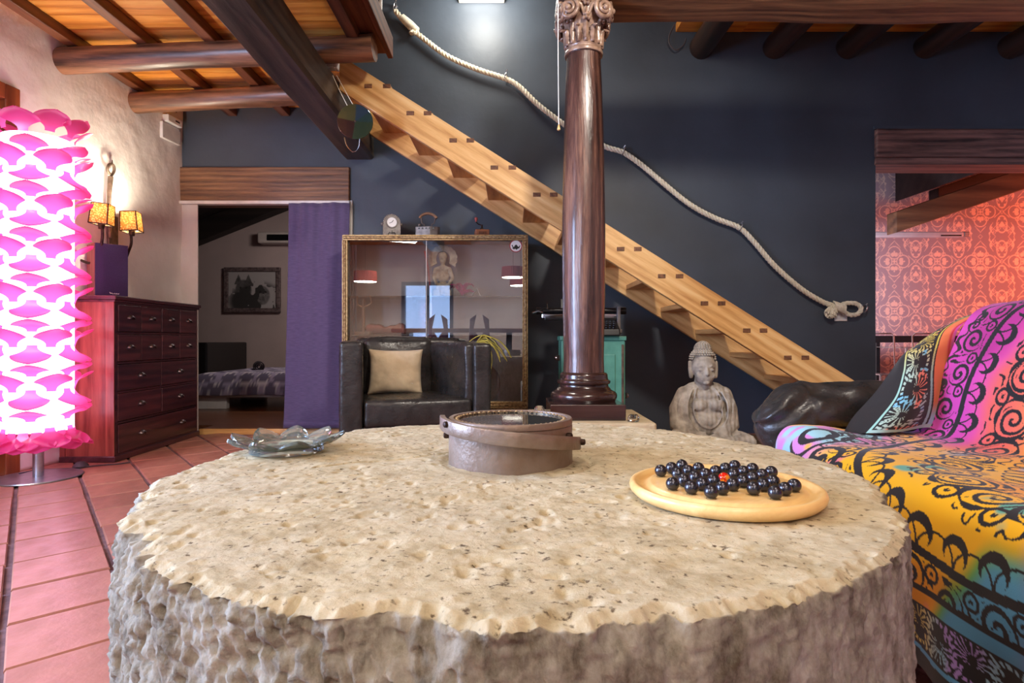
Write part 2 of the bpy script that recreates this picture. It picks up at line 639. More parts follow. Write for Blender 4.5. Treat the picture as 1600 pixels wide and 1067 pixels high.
M['rusty_dark'] = mat('aged_iron_strap', C(158, 144, 134), C(122, 102, 88), rough=0.40, metal=0.4, ns=12, bump=0.35, bs=70, bdist=0.005)
M['buddha'] = mat('weathered_stone', C(182, 172, 156), C(118, 108, 96), rough=0.85, ns=16, lo=0.3, hi=0.7, bump=0.4, bs=60, bdist=0.005)
M['robe_stone'] = None
t = NT('weathered_stone_robe')
v = t.coord()
t.l(t.ramp(t.noise(v, 16), [(0.3, C(182, 172, 156)), (0.7, C(118, 108, 96))]), t.b.inputs['Base Color'])
t.b.inputs['Roughness'].default_value = 0.85
wv = t.n('ShaderNodeTexWave', wave_type='BANDS', bands_direction='X')
wv.inputs['Scale'].default_value = 11
wv.inputs['Distortion'].default_value = 5
wv.inputs['Detail'].default_value = 2
wv.inputs['Detail Scale'].default_value = 0.8
t.l(t.coord((1, 0.6, 0.35)), wv.inputs[0])
hm = t.n('ShaderNodeMath', operation='MULTIPLY_ADD')
t.l(t.noise(v, 60, 6), hm.inputs[0])
hm.inputs[1].default_value = 0.35
t.l(wv.outputs['Fac'], hm.inputs[2])
t.bump(hm.outputs[0], 0.28, 0.010)
M['robe_stone'] = t.m
M['bench_wood'] = wood('dark_bench', C(44, 34, 28), C(92, 74, 58), 'x', 0.9, rough=0.5)
M['cable'] = mat('grey_cable', C(70, 62, 66), rough=0.6)

# ------------------------------------------------------------------ the setting
BY = 4.95                                                   # front plane of the slate wall
ZT = 5.3


def wlx(y):
    """The left wall runs slightly askew."""
    return -3.2845 + 0.11 * y


floor = struct(build('floor', MB().box(-4.2, 5.4, -3.2, 5.2, -0.12, -0.012), M['grout'], world=True, origin=(0, 0, -0.12)))
# terracotta tiles, each its own piece; wide joints run along v, narrow joints along u
u_, v_ = Vector((math.cos(math.radians(44)), math.sin(math.radians(44)), 0)), Vector((-math.sin(math.radians(39)), math.cos(math.radians(39)), 0))
LU, LV = 0.281, 0.287
O_ = Vector((-2.268, 3.157, 0))


def tile_mesh(k):
    rnd = random.Random(k)
    a0, a1, b0, b1 = 0.009, LU - 0.009, 0.0045, LV - 0.0045
    e = 0.004

    def j():
        return rnd.uniform(-0.0022, 0.0022)
    low = [(a0 + j(), b0 + j() * .4), (a1 + j(), b0 + j() * .4), (a1 + j(), b1 + j() * .4), (a0 + j(), b1 + j() * .4)]
    hi = [(low[0][0] + e, low[0][1] + e), (low[1][0] - e, low[1][1] + e), (low[2][0] - e, low[2][1] - e), (low[3][0] + e, low[3][1] - e)]
    mb = MB()
    vs_ = [u_ * a + v_ * b + Vector((0, 0, -0.016)) for a, b in low] + [u_ * a + v_ * b + Vector((0, 0, -0.005)) for a, b in low] + [u_ * a + v_ * b for a, b in hi]
    mb.add(vs_, [(0, 1, 5, 4), (1, 2, 6, 5), (2, 3, 7, 6), (3, 0, 4, 7), (4, 5, 9, 8), (5, 6, 10, 9), (6, 7, 11, 10), (7, 4, 8, 11), (8, 9, 10, 11)])
    me = mesh_from('tile', mb)
    me.materials.append(M['tile'])
    return me


tile_meshes = [tile_mesh(k) for k in range(6)]
rest = MB()
rr = random.Random(3)
for i in range(-28, 34):
    for j in range(-28, 34):
        p = O_ + u_ * (LU * i) + v_ * (LV * j)
        c = p + u_ * LU / 2 + v_ * LV / 2
        if c.x < wlx(c.y) - 0.15 or c.y > 5.0 or c.x > 5.2 or c.y < -2.9:
            continue
        if (0.45 < c.y and c.x < -0.25) or (0.6 < c.x < 1.2 and 0.7 < c.y < 2.0):
            o = bpy.data.objects.new('tile', rr.choice(tile_meshes))
            COL.objects.link(o)
            o.parent = floor
            o.location = p + Vector((0, 0, 0.12 + rr.uniform(-0.0015, 0.0008)))
            o.rotation_euler = (rr.uniform(-0.003, 0.003), rr.uniform(-0.003, 0.003), 0)
        else:
            me = tile_meshes[0]
            rest.add([Vector(v.co) + p for v in me.vertices], [tuple(f.vertices) for f in me.polygons])
o = build('tiling', rest, M['tile'], parent=floor, world=True)
o['kind'] = 'stuff'
struct(build('floor', MB().box(-6.4, -0.6, 5.2, 9.0, -0.1, 0.03).box(-2.605, -1.345, 4.98, 5.2, -0.1, 0.03), M['laminate'], world=True))
struct(build('trim_1', MB().box(-2.605, -1.345, 4.955, 4.98, -0.02, 0.034), M['pine'], world=True, bevel=0.004))
struct(build('floor', MB().box(2.9, 8.6, 5.2, 7.6, -0.1, 0.0), M['tile'], world=True))

# slate wall with the two openings
DX0, DX1, DZ = -2.605, -1.345, 1.907
RX0, RZ = 3.02, 2.23
wb = MB()
wb.prism([(-4.2, BY), (DX0, BY), (-2.95, 5.2), (-4.2, 5.2)], 'z', 0, 2.2).box(-4.2, -2.75, BY, 5.2, 2.2, ZT).box(DX1, RX0, BY, 5.2, 0, ZT).box(-2.75, DX1, BY, 5.2, 2.2, ZT)
wb.box(RX0, 5.4, BY, 5.2, 2.52, ZT).box(4.95, 5.4, BY, 5.2, 0, 2.52)
struct(build('wall_back', wb, M['slate'], world=True, origin=(0, BY, 0)))
struct(build('trim_2', MB().box(-2.80, DX0, BY - 0.012, BY, 0, 1.925), M['plaster_flat'], world=True))
struct(build('trim_3', MB().box(DX1 - 0.002, DX1 + 0.022, BY - 0.016, BY + 0.02, 0, 1.93), M['white_paint'], world=True, bevel=0.003))
struct(build('trim_4', MB().box(-2.76, DX1 + 0.004, BY - 0.045, BY + 0.02, 1.895, 1.922), M['white_paint'], world=True, bevel=0.003))
struct(build('trim_5', MB().box(3.0, 4.95, BY - 0.02, BY, 2.52, 2.545), M['slate'], world=True))

finish(build('lintel_beam', MB().box(-2.752, DX1, BY - 0.028, 5.19, 1.922, 2.205), M['beam_brown'], world=True, origin=(-2.05, 5.0, 1.92), bevel=0.008),
       'brown wooden lintel beam over the curtained bedroom doorway', 'beam')
lb = MB().box(3.01, 4.96, BY - 0.035, 5.19, 2.285, 2.52)
lb2 = MB().box(3.01, 4.96, BY - 0.02, 5.19, 2.225, 2.283)
o = finish(build('lintel_beam', lb, M['beam_purple'], world=True, origin=(4.0, 5.0, 2.28), bevel=0.012),
           'weathered dark lintel beam over the opening to the red-lit room', 'beam')
build('lower_board', lb2, M['beam_purple'], parent=o, world=True, bevel=0.004)

# white plaster wall on the left, askew, with a door and a tall window
OPEN = [(-0.1, 1.9, 0.25, 2.3), (2.45, 3.47, 0.0, 2.24)]      # y0, y1, z0, z1 of its openings


def wall_grid():
    ys = np.concatenate([np.linspace(-3.2, 2.3, 40), np.linspace(2.35, BY + 0.02, 130)])
    for (a, b, _, _) in OPEN:
        ys = np.concatenate([ys, [a, b]])
    ys = np.unique(ys)
    zs = np.unique(np.concatenate([np.linspace(0, 2.78, 120), [0.25, 2.3, 2.24], np.linspace(2.9, ZT, 6)]))
    Yg, Zg = np.meshgrid(ys, zs, indexing='ij')
    d = (fbm(Yg * 2.2, Zg * 2.2, 0, 4, 5) - 0.5) * 0.028 + (fbm(Yg * 6, Zg * 6, 3, 2, 9) - 0.5) * 0.006
    X = -3.2845 + 0.11 * Yg + d * (Yg > 2.0)
    n, m = Yg.shape
    idx = np.arange(n * m).reshape(n, m)
    q = []
    for i in range(n - 1):
        yc = (ys[i] + ys[i + 1]) / 2
        for j in range(m - 1):
            zc = (zs[j] + zs[j + 1]) / 2
            if any(a < yc < b and z0 < zc < z1 for a, b, z0, z1 in OPEN):
                continue
            q.append((idx[i, j], idx[i + 1, j], idx[i + 1, j + 1], idx[i, j + 1]))
    return raw_mesh('wall_left', np.stack([X, Yg, Zg], -1).reshape(-1, 3), np.array(q))


wl = struct(link_mesh('wall_left', wall_grid(), M['plaster']))
sol = wl.modifiers.new('thickness', 'SOLIDIFY')
sol.thickness = 0.22
sol.offset = -1
sol2 = MB()


def wall_frame(name, a, b, z0, z1, w, mt, glass_mt, label=None):
    """A wooden frame with a glazed leaf set into the skewed left wall."""
    r = -math.atan(0.11)
    base = thing(name, None, None, (wlx(a), a, 0), (0, 0, r))
    L = (b - a) / math.cos(r)
    f = MB().box(-0.10, 0.025, 0, w, z0, z1).box(-0.10, 0.025, L - w, L, z0, z1).box(-0.10, 0.025, w, L - w, z1 - w, z1)
    if z0 > 0.05:
        f.box(-0.10, 0.025, w, L - w, z0, z0 + w)
    struct(base)
    struct(build('frame', f, mt, parent=base, bevel=0.006))
    lf = MB()
    y0, y1, zz0, zz1 = w + 0.004, L - w - 0.004, max(z0, 0.01) + (w if z0 > 0.05 else 0), z1 - w - 0.004
    s = 0.075
    lf.box(-0.08, -0.03, y0, y0 + s, zz0, zz1).box(-0.08, -0.03, y1 - s, y1, zz0, zz1).box(-0.08, -0.03, y0 + s, y1 - s, zz1 - s, zz1).box(-0.08, -0.03, y0 + s, y1 - s, zz0, zz0 + (0.55 if z0 < 0.05 else s))
    struct(build('leaf', lf, mt, parent=base, bevel=0.005))
    struct(build('pane', MB().box(-0.058, -0.052, y0 + s, y1 - s, zz0 + s, zz1 - s), glass_mt, parent=base))
    return base


M['door_wood'] = wood('red_brown_door', C(96, 48, 26), C(150, 84, 46), 'z', 0.8, rough=0.35, coat=0.2)
wall_frame('door_1', 2.45, 3.49, 0.0, 2.24, 0.09, M['door_wood'], M['pane'])
wall_frame('window_1', -0.1, 1.9, 0.25, 2.3, 0.07, M['door_wood'], M['pane'])

# wall behind the camera with its glass door, and the right-hand wall
wr = MB()
wr.box(-4.2, -2.25, -3.2, -3.0, 0, ZT).box(-1.2, 5.4, -3.2, -3.0, 0, ZT).box(-2.25, -1.2, -3.2, -3.0, 1.95, ZT)
struct(build('wall_rear', wr, M['plaster_flat'], world=True))
struct(build('wall_right', MB().box(5.0, 5.4, -3.2, BY, 0, ZT), M['plaster_flat'], world=True))
M['door_blue'] = mat('blue_grey_frame', C(58, 62, 84), C(48, 52, 72), rough=0.5)
dr = struct(thing('door_2', None, None, (-1.725, -3.02, 0)))
struct(build('frame', MB().box(-0.525, -0.46, -0.09, 0.05, 0, 1.95).box(0.46, 0.525, -0.09, 0.05, 0, 1.95).box(-0.46, 0.46, -0.09, 0.05, 1.88, 1.95).box(-0.035, 0.035, -0.07, 0.03, 0, 1.88), M['door_blue'], parent=dr, bevel=0.004))
struct(build('pane', MB().box(-0.46, -0.035, -0.03, -0.024, 0.02, 1.88), M['pane'], parent=dr))
struct(build('pane', MB().box(0.035, 0.46, -0.03, -0.024, 0.02, 1.88), M['pane'], parent=dr))

# ceilings: boarded mezzanine floor on the left, boarded ceiling on the right, roof far above the stairwell
struct(build('ceiling', MB().box(-4.2, 5.4, -3.2, 5.2, ZT, ZT + 0.1), M['plaster_flat'], world=True))
PZ = 2.70
cl = struct(build('ceiling', MB().box(-3.4, -0.83, -3.0, 2.55, PZ + 0.022, PZ + 0.075).box(-3.1, -0.83, 2.55, 3.97, PZ + 0.022, PZ + 0.075).box(-2.95, -1.2, 3.97, BY, PZ + 0.022, PZ + 0.075), M['plank_y'], world=True, origin=(-2, 2, PZ)))
y = -2.98
k = 0
while y < BY - 0.01:
    w = 0.155 + 0.02 * math.sin(k * 2.3)
    y1 = min(y + w, BY)
    x1 = -0.83 if y1 < 3.98 else -1.2
    x0 = wlx(y) - 0.05
    if y < 2.6:
        pass
    cut = x0 + (x1 - x0) * random.choice((0.34, 0.55, 0.7))
    for (xa, xb) in ((x0, cut - 0.001), (cut + 0.001, x1)):
        dz = random.uniform(0, 0.003)
        build('plank', MB().box(xa, xb, y + 0.0015, y1 - 0.0015, PZ + dz, PZ + 0.022), M['plank'], parent=cl, world=True, origin=((xa + xb) / 2, (y + y1) / 2, PZ))
    y = y1
    k += 1
# edge board of the mezzanine and its underside strip
struct(build('trim_6', MB().box(-0.83, -0.795, -1.0, 3.985, 2.655, 2.80).box(-0.95, -0.83, -1.0, 3.985, 2.688, 2.70), wood('edge_board', C(70, 38, 26), C(128, 76, 50), 'y', 1.5, rough=0.75, spec=0.2), world=True, bevel=0.006))
# right-hand boarded ceiling
RZc = 3.33
cr = struct(build('ceiling', MB().box(1.36, 5.2, -3.0, BY, RZc + 0.022, RZc + 0.07).box(-0.83, 1.36, -3.0, 2.3, RZc + 0.022, RZc + 0.07), M['plank_y'], world=True, origin=(3, 2, RZc)))
y = 3.0
k = 0
while y < BY - 0.01:
    y1 = min(y + 0.2, BY)
    cut = 2.6 + 0.7 * math.sin(k * 1.9)
    for (xa, xb) in ((1.36, cut - 0.001), (cut + 0.001, 5.05)):
        build('plank', MB().box(xa, xb, y + 0.002, y1 - 0.002, RZc + random.uniform(0, 0.004), RZc + 0.022), M['plank'], parent=cr, world=True, origin=((xa + xb) / 2, (y + y1) / 2, RZc))
    y = y1
    k += 1


# ------------------------------------------------------------------ logs, joists and beams
def wobble_log(p0, p1, r, seed, seg=22, n=26, taper=0.0):
    p0, p1 = Vector(p0), Vector(p1)
    d = (p1 - p0)
    t = d.normalized()
    u = Vector((0, 0, 1)) - t * t.z
    u.normalize()
    w = t.cross(u)
    rows = []
    for i in range(n + 1):
        s = i / n
        c = p0 + d * s
        row = []
        for k in range(seg):
            a = 2 * PI * k / seg
            nz = float(fbm(s * 5 + seed * 3.1, math.cos(a) * 0.8 + 5, math.sin(a) * 0.8 + seed, 3, seed))
            rad = r * (1 + (nz - 0.5) * 0.16 - taper * s)
            row.append(c + u * math.cos(a) * rad + w * math.sin(a) * rad)
        rows.append(row)
    mb = MB()
    mb.grid(rows, closed_v=True)
    mb.f.append(tuple(range(seg - 1, -1, -1)))
    mb.f.append(tuple(n * seg + k for k in range(seg)))
    return mb


for (p0, p1, r, lab) in (((wlx(3.78) - 0.03, 3.80, 2.552), (-0.86, 3.72, 2.60), 0.079, 'round brown log under the mezzanine boards, its sawn end above the stair head'),
                         ((wlx(4.43) - 0.03, 4.43, 2.535), (-1.25, 4.36, 2.585), 0.075, 'round brown log under the mezzanine nearest the slate wall'),
                         ((wlx(2.93) - 0.03, 2.90, 2.56), (-0.86, 2.86, 2.60), 0.079, 'round brown log at the top edge of the frame over the pink lamp')):
    o = build('ceiling_log', wobble_log(p0, p1, r, int(p0[1] * 10)), M['log'], world=True, origin=((p0[0] + p1[0]) / 2, p0[1], p0[2]), smooth=True, sharp=50)
    finish(o, lab, 'ceiling log', 'logs under the mezzanine')
for k, x in enumerate((-2.78, -2.32, -1.88, -1.43, -0.98)):
    y1 = 3.96 if x > -1.2 else BY
    lab = ['narrow brown joist along the white wall, beside the pink lamp', 'narrow brown joist under the mezzanine boards, second from the white wall',
           'narrow brown joist under the mezzanine boards, third from the white wall', 'narrow brown joist hidden behind the big diagonal dark beam', 'short brown joist by the mezzanine edge over the stair head'][k]
    o = build('ceiling_joist', MB().box(x - 0.036, x + 0.036, 1.2, y1, 2.632, PZ), M['joist'], world=True, origin=(x, 3, 2.632), bevel=0.004)
    finish(o, lab, 'joist', 'joists under the mezzanine')

mb = MB()
rows = []
for i in range(40):
    yy = -1.0 + (BY + 0.05 + 1.0) * i / 39
    j = [(float(vnoise(yy * 2.5, k * 7.7, 0, 4)) - 0.5) * 0.012 for k in range(8)]
    x0, x1, z0, z1 = -1.385, -1.15, 2.27, 2.505
    e = 0.02
    rows.append([(x0 + e + j[0], yy, z0 + j[4]), (x1 - e + j[1], yy, z0 + j[5]), (x1 + j[1], yy, z0 + e + j[5]), (x1 + j[2], yy, z1 - e), (x1 - e, yy, z1), (x0 + e, yy, z1), (x0 + j[3], yy, z1 - e), (x0 + j[3], yy, z0 + e)])
mb.grid(rows, closed_v=True)
mb.f.append(tuple(range(8)))
finish(build('main_beam', mb, M['beam_dark'], world=True, origin=(-1.27, 2, 2.27), smooth=True, sharp=30), 'big square dark beam running from the slate wall over the room, holding up the logs', 'beam')

mb = MB()
rows = []
for i in range(50):
    xx = 0.3 + 4.6 * i / 49
    j = [(float(vnoise(xx * 2.2, k * 5.3, 0, 8)) - 0.5) * 0.03 for k in range(4)]
    rows.append([(xx, 3.18 + j[3], 2.62 + j[0]), (xx, 3.22, 2.60 + j[0]), (xx, 3.44, 2.605 + j[1]), (xx, 3.46, 2.63 + j[1]), (xx, 3.46, 2.9), (xx, 3.18 + j[2], 2.9)])
mb.grid(rows, closed_v=True)
mb.f.append(tuple(range(6)))
mb.f.append(tuple(49 * 6 + k for k in range(5, -1, -1)))
finish(build('front_beam', mb, M['beam_brown'], world=True, origin=(2.5, 3.3, 2.6), smooth=True, sharp=30), 'long brown beam resting on the carved column at the top right', 'beam')
for k, x in enumerate((1.57, 2.18, 2.79, 3.43, 4.13)):
    lab = ['dark round ceiling log nearest the carved column, against the slate wall', 'dark round ceiling log second from the carved column', 'dark round ceiling log third from the carved column',
           'dark round ceiling log over the red-lit opening, fourth from the column', 'dark round ceiling log in the top right corner'][k]
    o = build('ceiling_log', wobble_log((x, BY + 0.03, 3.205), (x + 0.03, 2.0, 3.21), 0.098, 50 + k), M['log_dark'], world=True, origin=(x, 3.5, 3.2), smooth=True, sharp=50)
    finish(o, lab, 'ceiling log', 'dark logs under the right-hand ceiling')

# ------------------------------------------------------------------ bedroom behind the curtain
bw = MB().box(-6.4, -0.6, 8.6, 8.8, 0, 4.2).box(-6.6, -6.4, 5.2, 8.8, 0, 4.2).box(-0.8, -0.6, 5.2, 8.8, 0, 4.6)
bw.box(-6.6, -4.2, 5.0, 5.2, 0, 4.4).box(-4.3, -0.6, 5.2, 5.3, 3.2, 4.6)
struct(build('wall_bedroom', bw, M['bedroom_paint'], world=True))
# roof slopes up to the right
sl = 0.40
def zr(x):
    return 2.12 + sl * (x + 4.47)
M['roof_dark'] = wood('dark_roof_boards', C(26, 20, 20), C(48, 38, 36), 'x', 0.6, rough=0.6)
mb = MB()
for i in range(14):
    xa, xb = -6.4 + i * 0.42, -6.4 + i * 0.42 + 0.412
    mb.add([(xa, 5.2, zr(xa) + 0.3), (xb, 5.2, zr(xb) + 0.3), (xb, 8.6, zr(xb) + 0.3), (xa, 8.6, zr(xa) + 0.3), (xa, 5.2, zr(xa) + 0.36), (xb, 5.2, zr(xb) + 0.36), (xb, 8.6, zr(xb) + 0.36), (xa, 8.6, zr(xa) + 0.36)],
           [(0, 3, 2, 1), (4, 5, 6, 7), (0, 1, 5, 4), (1, 2, 6, 5), (2, 3, 7, 6), (3, 0, 4, 7)])
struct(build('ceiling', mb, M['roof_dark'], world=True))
for (yy, lab) in ((8.35, 'dark sloping rafter on the far bedroom wall, above the picture'), (6.9, 'dark sloping rafter halfway into the bedroom')):
    poly = [(-6.35, zr(-6.35)), (-0.9, zr(-0.9)), (-0.9, zr(-0.9) + 0.295), (-6.35, zr(-6.35) + 0.295)]
    finish(build('bedroom_rafter', MB().prism(poly, 'y', yy, yy + 0.2), M['roof_dark'], world=True, bevel=0.01), lab, 'rafter')

# ------------------------------------------------------------------ red-lit room on the right
RY = 7.2
struct(build('wall_kitchen', MB().box(5.4, 8.6, 5.0, 5.2, 0, 5).box(2.82, 3.02, 5.2, 7.4, 0, 4.4).box(8.4, 8.6, 5.2, 7.4, 0, 5.0).box(2.82, 8.6, RY + 0.05, 7.45, 0, 5.0), M['plaster_flat'], world=True))


def paper_ink(X, Z):
    """Damask wallpaper: four-lobed medallions joined by vines; 1 where inked."""
    px, pz = 0.52, 0.60
    out = np.zeros_like(X)

    def stroke(d, w):
        return sstep(w, w * 0.55, np.abs(d))

    def cellc(cx, cz):
        a = (X - cx + px / 2) % px - px / 2
        b = (Z - cz + pz / 2) % pz - pz / 2
        return a, b
    a, b = cellc(4.62, 1.12)
    A, B = np.abs(a), np.abs(b)
    # medallion: four heart-shaped lobes around a little diamond
    for (ca, cb) in ((0.105, 0.0), (0.0, 0.105)):
        da, db = A - ca, B - cb
        rad = np.hypot(da, db)
        out = np.maximum(out, stroke(rad - 0.075, 0.0075))
        lx, lz = (da, b) if ca else (db, a)
        th = np.arctan2(lz, lx)
        out = np.maximum(out, (np.hypot(lx + 0.02, lz) < 0.045 * (0.45 + 0.55 * np.abs(np.cos(1.5 * th)))) * 1.0)
    out = np.maximum(out, stroke(np.hypot(A - 0.075, B - 0.085) - 0.022, 0.006))
    out = np.maximum(out, (A + B < 0.022) * 1.0)
    # pointed ends reaching to the crossing
    out = np.maximum(out, stroke((A - 0.165) * 0.75 - (0.05 - B) * (B < 0.05) * 0 - (0.07 - B * 1.0) * 0.9, 0.006) * (A > 0.165) * (B < 0.075))
    out = np.maximum(out, stroke((B - 0.17) * 0.8 - (0.07 - A) * 0.9, 0.006) * (B > 0.17) * (A < 0.075))
    # diamond at the crossings
    for (sx, sz) in ((px / 2, 0.0), (0.0, pz / 2)):
        da, db = np.abs(A - sx), np.abs(B - sz)
        out = np.maximum(out, stroke(da + db - 0.026, 0.006))
    # small oval motifs between
    da, db = a, b
    for sgx in (px / 2,):
        da = np.abs(A - sgx)
        for off in (0.15,):
            dz = B - off
            out = np.maximum(out, stroke(np.hypot(da, dz * 0.62) - 0.062, 0.0065))
            out = np.maximum(out, ((da + np.abs(dz) * 0.8 < 0.030) | (np.hypot(da - 0.02, dz - 0.012) < 0.016)) * 1.0)
    # leaf vines curling from crossing to medallion
    t = (B - 0.03) / 0.27
    for ph, am in ((0.0, 0.055), (1.5, 0.045)):
        cx = 0.165 + am * np.sin(t * 5.2 + ph)
        wv = 0.004 + 0.012 * np.clip(np.sin(t * PI * 1.0), 0, 1) * (0.5 + 0.5 * np.sin(t * 9 + ph))
        out = np.maximum(out, sstep(wv, wv * 0.5, np.abs(A - cx)) * ((t > 0.35) & (t < 1.0)))
    for (qx, qz) in ((0.135, 0.19), (0.20, 0.225), (0.11, 0.26), (0.225, 0.085)):
        out = np.maximum(out, (np.hypot(A - qx, B - qz) < 0.013) * 1.0)
    for (qx, qz, s) in ((0.155, 0.235, 1), (0.215, 0.19, -1)):
        x_, z_ = A - qx, (B - qz) * s
        rho, ph = np.hypot(x_, z_), np.arctan2(z_, x_)
        f = (rho / 0.02 - ph / (2 * PI)) % 1
        out = np.maximum(out, sstep(0.2, 0.12, np.abs(f - 0.5)) * (rho < 0.034))
    return out


xs = np.arange(3.95, 6.35, 0.0065)
zs = np.arange(0.2, 3.35, 0.0065)
Xg, Zg = np.meshgrid(xs, zs, indexing='ij')
me = grid_mesh('wall_wallpaper', np.stack([Xg, np.full_like(Xg, RY), Zg], -1))
ink = paper_ink(Xg, Zg).ravel()
set_color(me, 'print', np.stack([ink] * 3, -1))
t = NT('damask_wallpaper')
a = t.n('ShaderNodeVertexColor', layer_name='print')
c = t.mix(a.outputs[0], C(150, 134, 142), C(216, 194, 184))
t.l(c, t.b.inputs['Base Color'])
mr = t.n('ShaderNodeMapRange')
mr.inputs['To Max'].default_value = 0.35
t.l(a.outputs[0], mr.inputs[0])
t.l(mr.outputs[0], t.b.inputs['Metallic'])
t.b.inputs['Roughness'].default_value = 0.6
M['paper'] = t.m
struct(link_mesh('wall_wallpaper', me, M['paper']))
struct(build('wall_wallpaper', MB().box(3.02, 3.95, RY, RY + 0.04, 0, 5).box(6.35, 8.4, RY, RY + 0.04, 0, 5).box(3.95, 6.35, RY + 0.005, RY + 0.04, 0, 0.2).box(3.95, 6.35, RY + 0.005, RY + 0.04, 3.34, 5), M['plaster_flat'], world=True))

# sloping roof of that room with its rafters
M['rafter'] = wood('brown_rafter', C(60, 40, 28), C(112, 80, 54), 'x', 0.7, rough=0.55, bump=0.3)
def zk(x, y):
    return 2.02 + 0.34 * (x - 4.1)
poly = [(4.62, zk(4.62, 0) + 0.24), (8.4, zk(8.4, 0) + 0.24), (8.4, zk(8.4, 0) + 0.36), (4.62, zk(4.62, 0) + 1.2)]
struct(build('ceiling', MB().prism(poly, 'y', 5.25, 7.18), M['roof_dark'], world=True))
struct(build('ceiling', MB().box(2.9, 4.9, 5.2, 7.2, 3.36, 3.44), M['roof_dark'], world=True))
for (ya, x0, dz, lab) in ((6.25, 4.03, -0.10, 'brown sloping rafter in the red-lit room, nearest the opening'), (6.85, 4.9, 0.02, 'dark sloping rafter against the wallpaper of the red-lit room')):
    poly = [(x0, zk(x0, 0) + dz), (8.3, zk(8.3, 0) + dz), (8.3, zk(8.3, 0) + dz + (0.225 if dz < 0 else 0.21)), (x0, zk(x0, 0) + dz + (0.225 if dz < 0 else 0.21))]
    finish(build('kitchen_rafter', MB().prism(poly, 'y', ya, ya + 0.16), M['rafter' if dz < 0 else 'roof_dark'], world=True, bevel=0.008), lab, 'rafter')

# ------------------------------------------------------------------ millstone table
TC = Vector((0.0, 1.03, 0.0))
TR, TZ = 0.572, 0.56


def millstone():
    N = 1000
    th = np.linspace(0, 2 * PI, N, endpoint=False)
    ct, st = np.cos(th), np.sin(th)
    edge_n = fbm(ct * 6 + 20, st * 6 + 20, 0, 3, 3)
    fine_n = fbm(ct * 34 + 9, st * 34, 0, 3, 13)
    tiny_n = fbm(ct * 95, st * 95, 0, 2, 17)
    near = np.clip(-st, 0, 1)                                    # the side towards the camera is the most worn
    chip = np.clip((edge_n - 0.48) * 3.4, 0, 1) * (0.45 + 0.55 * near) * (0.75 + 0.4 * fine_n)
    Rb = TR + 0.006 * (fbm(ct * 2, st * 2, 0, 2, 21) - 0.5)
    R0 = Rb - 0.042 * chip - 0.010 * np.clip(fine_n - 0.42, 0, 1) * 2 - 0.006 * (tiny_n - 0.4) * (0.3 + near)
    depth = 0.007 + 0.006 * fine_n
    drop = 0.003 + 0.006 * tiny_n
    rad = np.concatenate([np.linspace(0.0, 0.10, 6), np.linspace(0.108, 0.47, 120), np.linspace(0.472, 0.525, 24), np.linspace(0.526, TR, 36)])
    rows, masks = [], []
    for r in rad:
        # near the rim the rings shrink in step with the bites, elsewhere they stay round
        rr = np.minimum(r, R0 - (TR - r) * 0.25) if r > 0.5 else r * np.ones(N)
        x, y = rr * ct, rr * st
        z = np.full(N, TZ)
        z = z + (fbm(x * 12, y * 12, 0, 3, 31) - 0.5) * 0.0028 + (fbm(x * 80, y * 80, 0, 3, 41) - 0.5) * 0.0026
        pit = fbm(x * 45 + 7, y * 45, 0, 2, 51)
        z -= np.clip(pit - 0.68, 0, 1) * 0.02
        big = fbm(x * 9 + 3, y * 9, 0, 2, 58)
        z -= np.clip(big - 0.72, 0, 1) * 0.02
        # recess round the eye
        re = np.hypot(x, y - 0.055)
        z -= 0.007 * np.exp(-((re - 0.118) / 0.010) ** 2) * (0.4 + 0.6 * vnoise(x * 12, y * 12, 0, 77)) + 0.006 * np.exp(-((re - 0.142) / 0.006) ** 2) * (x > 0.05) * (y < 0.09)
        # a long shallow crack on the left
        cd = np.abs((y - 0.02) * 0.86 - (x + 0.30) * 0.5 - 0.006 * np.sin(x * 40))
        z -= 0.004 * np.exp(-(cd / 0.004) ** 2) * (x > -0.34) * (x < -0.10)
        into = np.clip((rr - (R0 - depth)) / depth, 0, 1)
        rough = fbm(x * 90, y * 90, 5, 3, 61)
        z -= into ** 0.8 * drop * (0.45 + 1.1 * rough)
        rows.append(np.stack([x, y, z], -1))
        masks.append(np.clip(1 - 0.25 * into * rough, 0, 1))
    ztop = rows[-1][:, 2]
    for i in range(1, 111):
        f = (i / 110) ** 1.5
        z = ztop * (1 - f)
        tool = fbm(th * 22, z * 30 + th * 2, 0, 4, 71) - 0.5
        pits = np.clip(fbm(th * 60, z * 62 + th * 5, 0, 2, 81) - 0.56, 0, 1)
        hew = fbm(th * 46, z * 38, 0, 2, 87) - 0.5
        left = 0.35 + 0.65 * sstep(0.25, -0.35, ct)
        fine = fbm(th * 120, z * 150 + th * 9, 0, 2, 91) - 0.5
        below = TZ - z
        w_ = np.clip(1 - below / (0.012 + 0.075 * chip + 0.012 * fine_n), 0, 1) ** 1.2
        r = R0 * w_ + Rb * (1 - w_) + 0.008 * tool * left - 0.026 * pits * left + 0.009 * hew * left + 0.008 * fine * (0.4 + left) + 0.016 * f
        # a deep scar on the near right
        sc = np.abs((th - 5.13) - (z - 0.36) * 0.35)
        r -= 0.016 * np.exp(-(sc / 0.02) ** 2) * (z > 0.28) * (z < 0.455)
        rows.append(np.stack([r * ct, r * st, z], -1))
        masks.append(0.5 * np.clip(1 - below / 0.012, 0, 1) * (rgh_ := fbm(th * 60, z * 120, 0, 2, 97)))
    A = np.stack(rows)
    n = len(rows)
    idx = np.arange(n * N).reshape(n, N)
    nx = np.roll(idx, -1, 1)
    q = np.stack([idx[:-1], idx[1:], nx[1:], nx[:-1]], -1).reshape(-1, 4)
    me = raw_mesh('millstone_table', A.reshape(-1, 3), q)
    set_color(me, 'worn', np.stack([np.stack(masks).ravel()] * 3, -1))
    return me


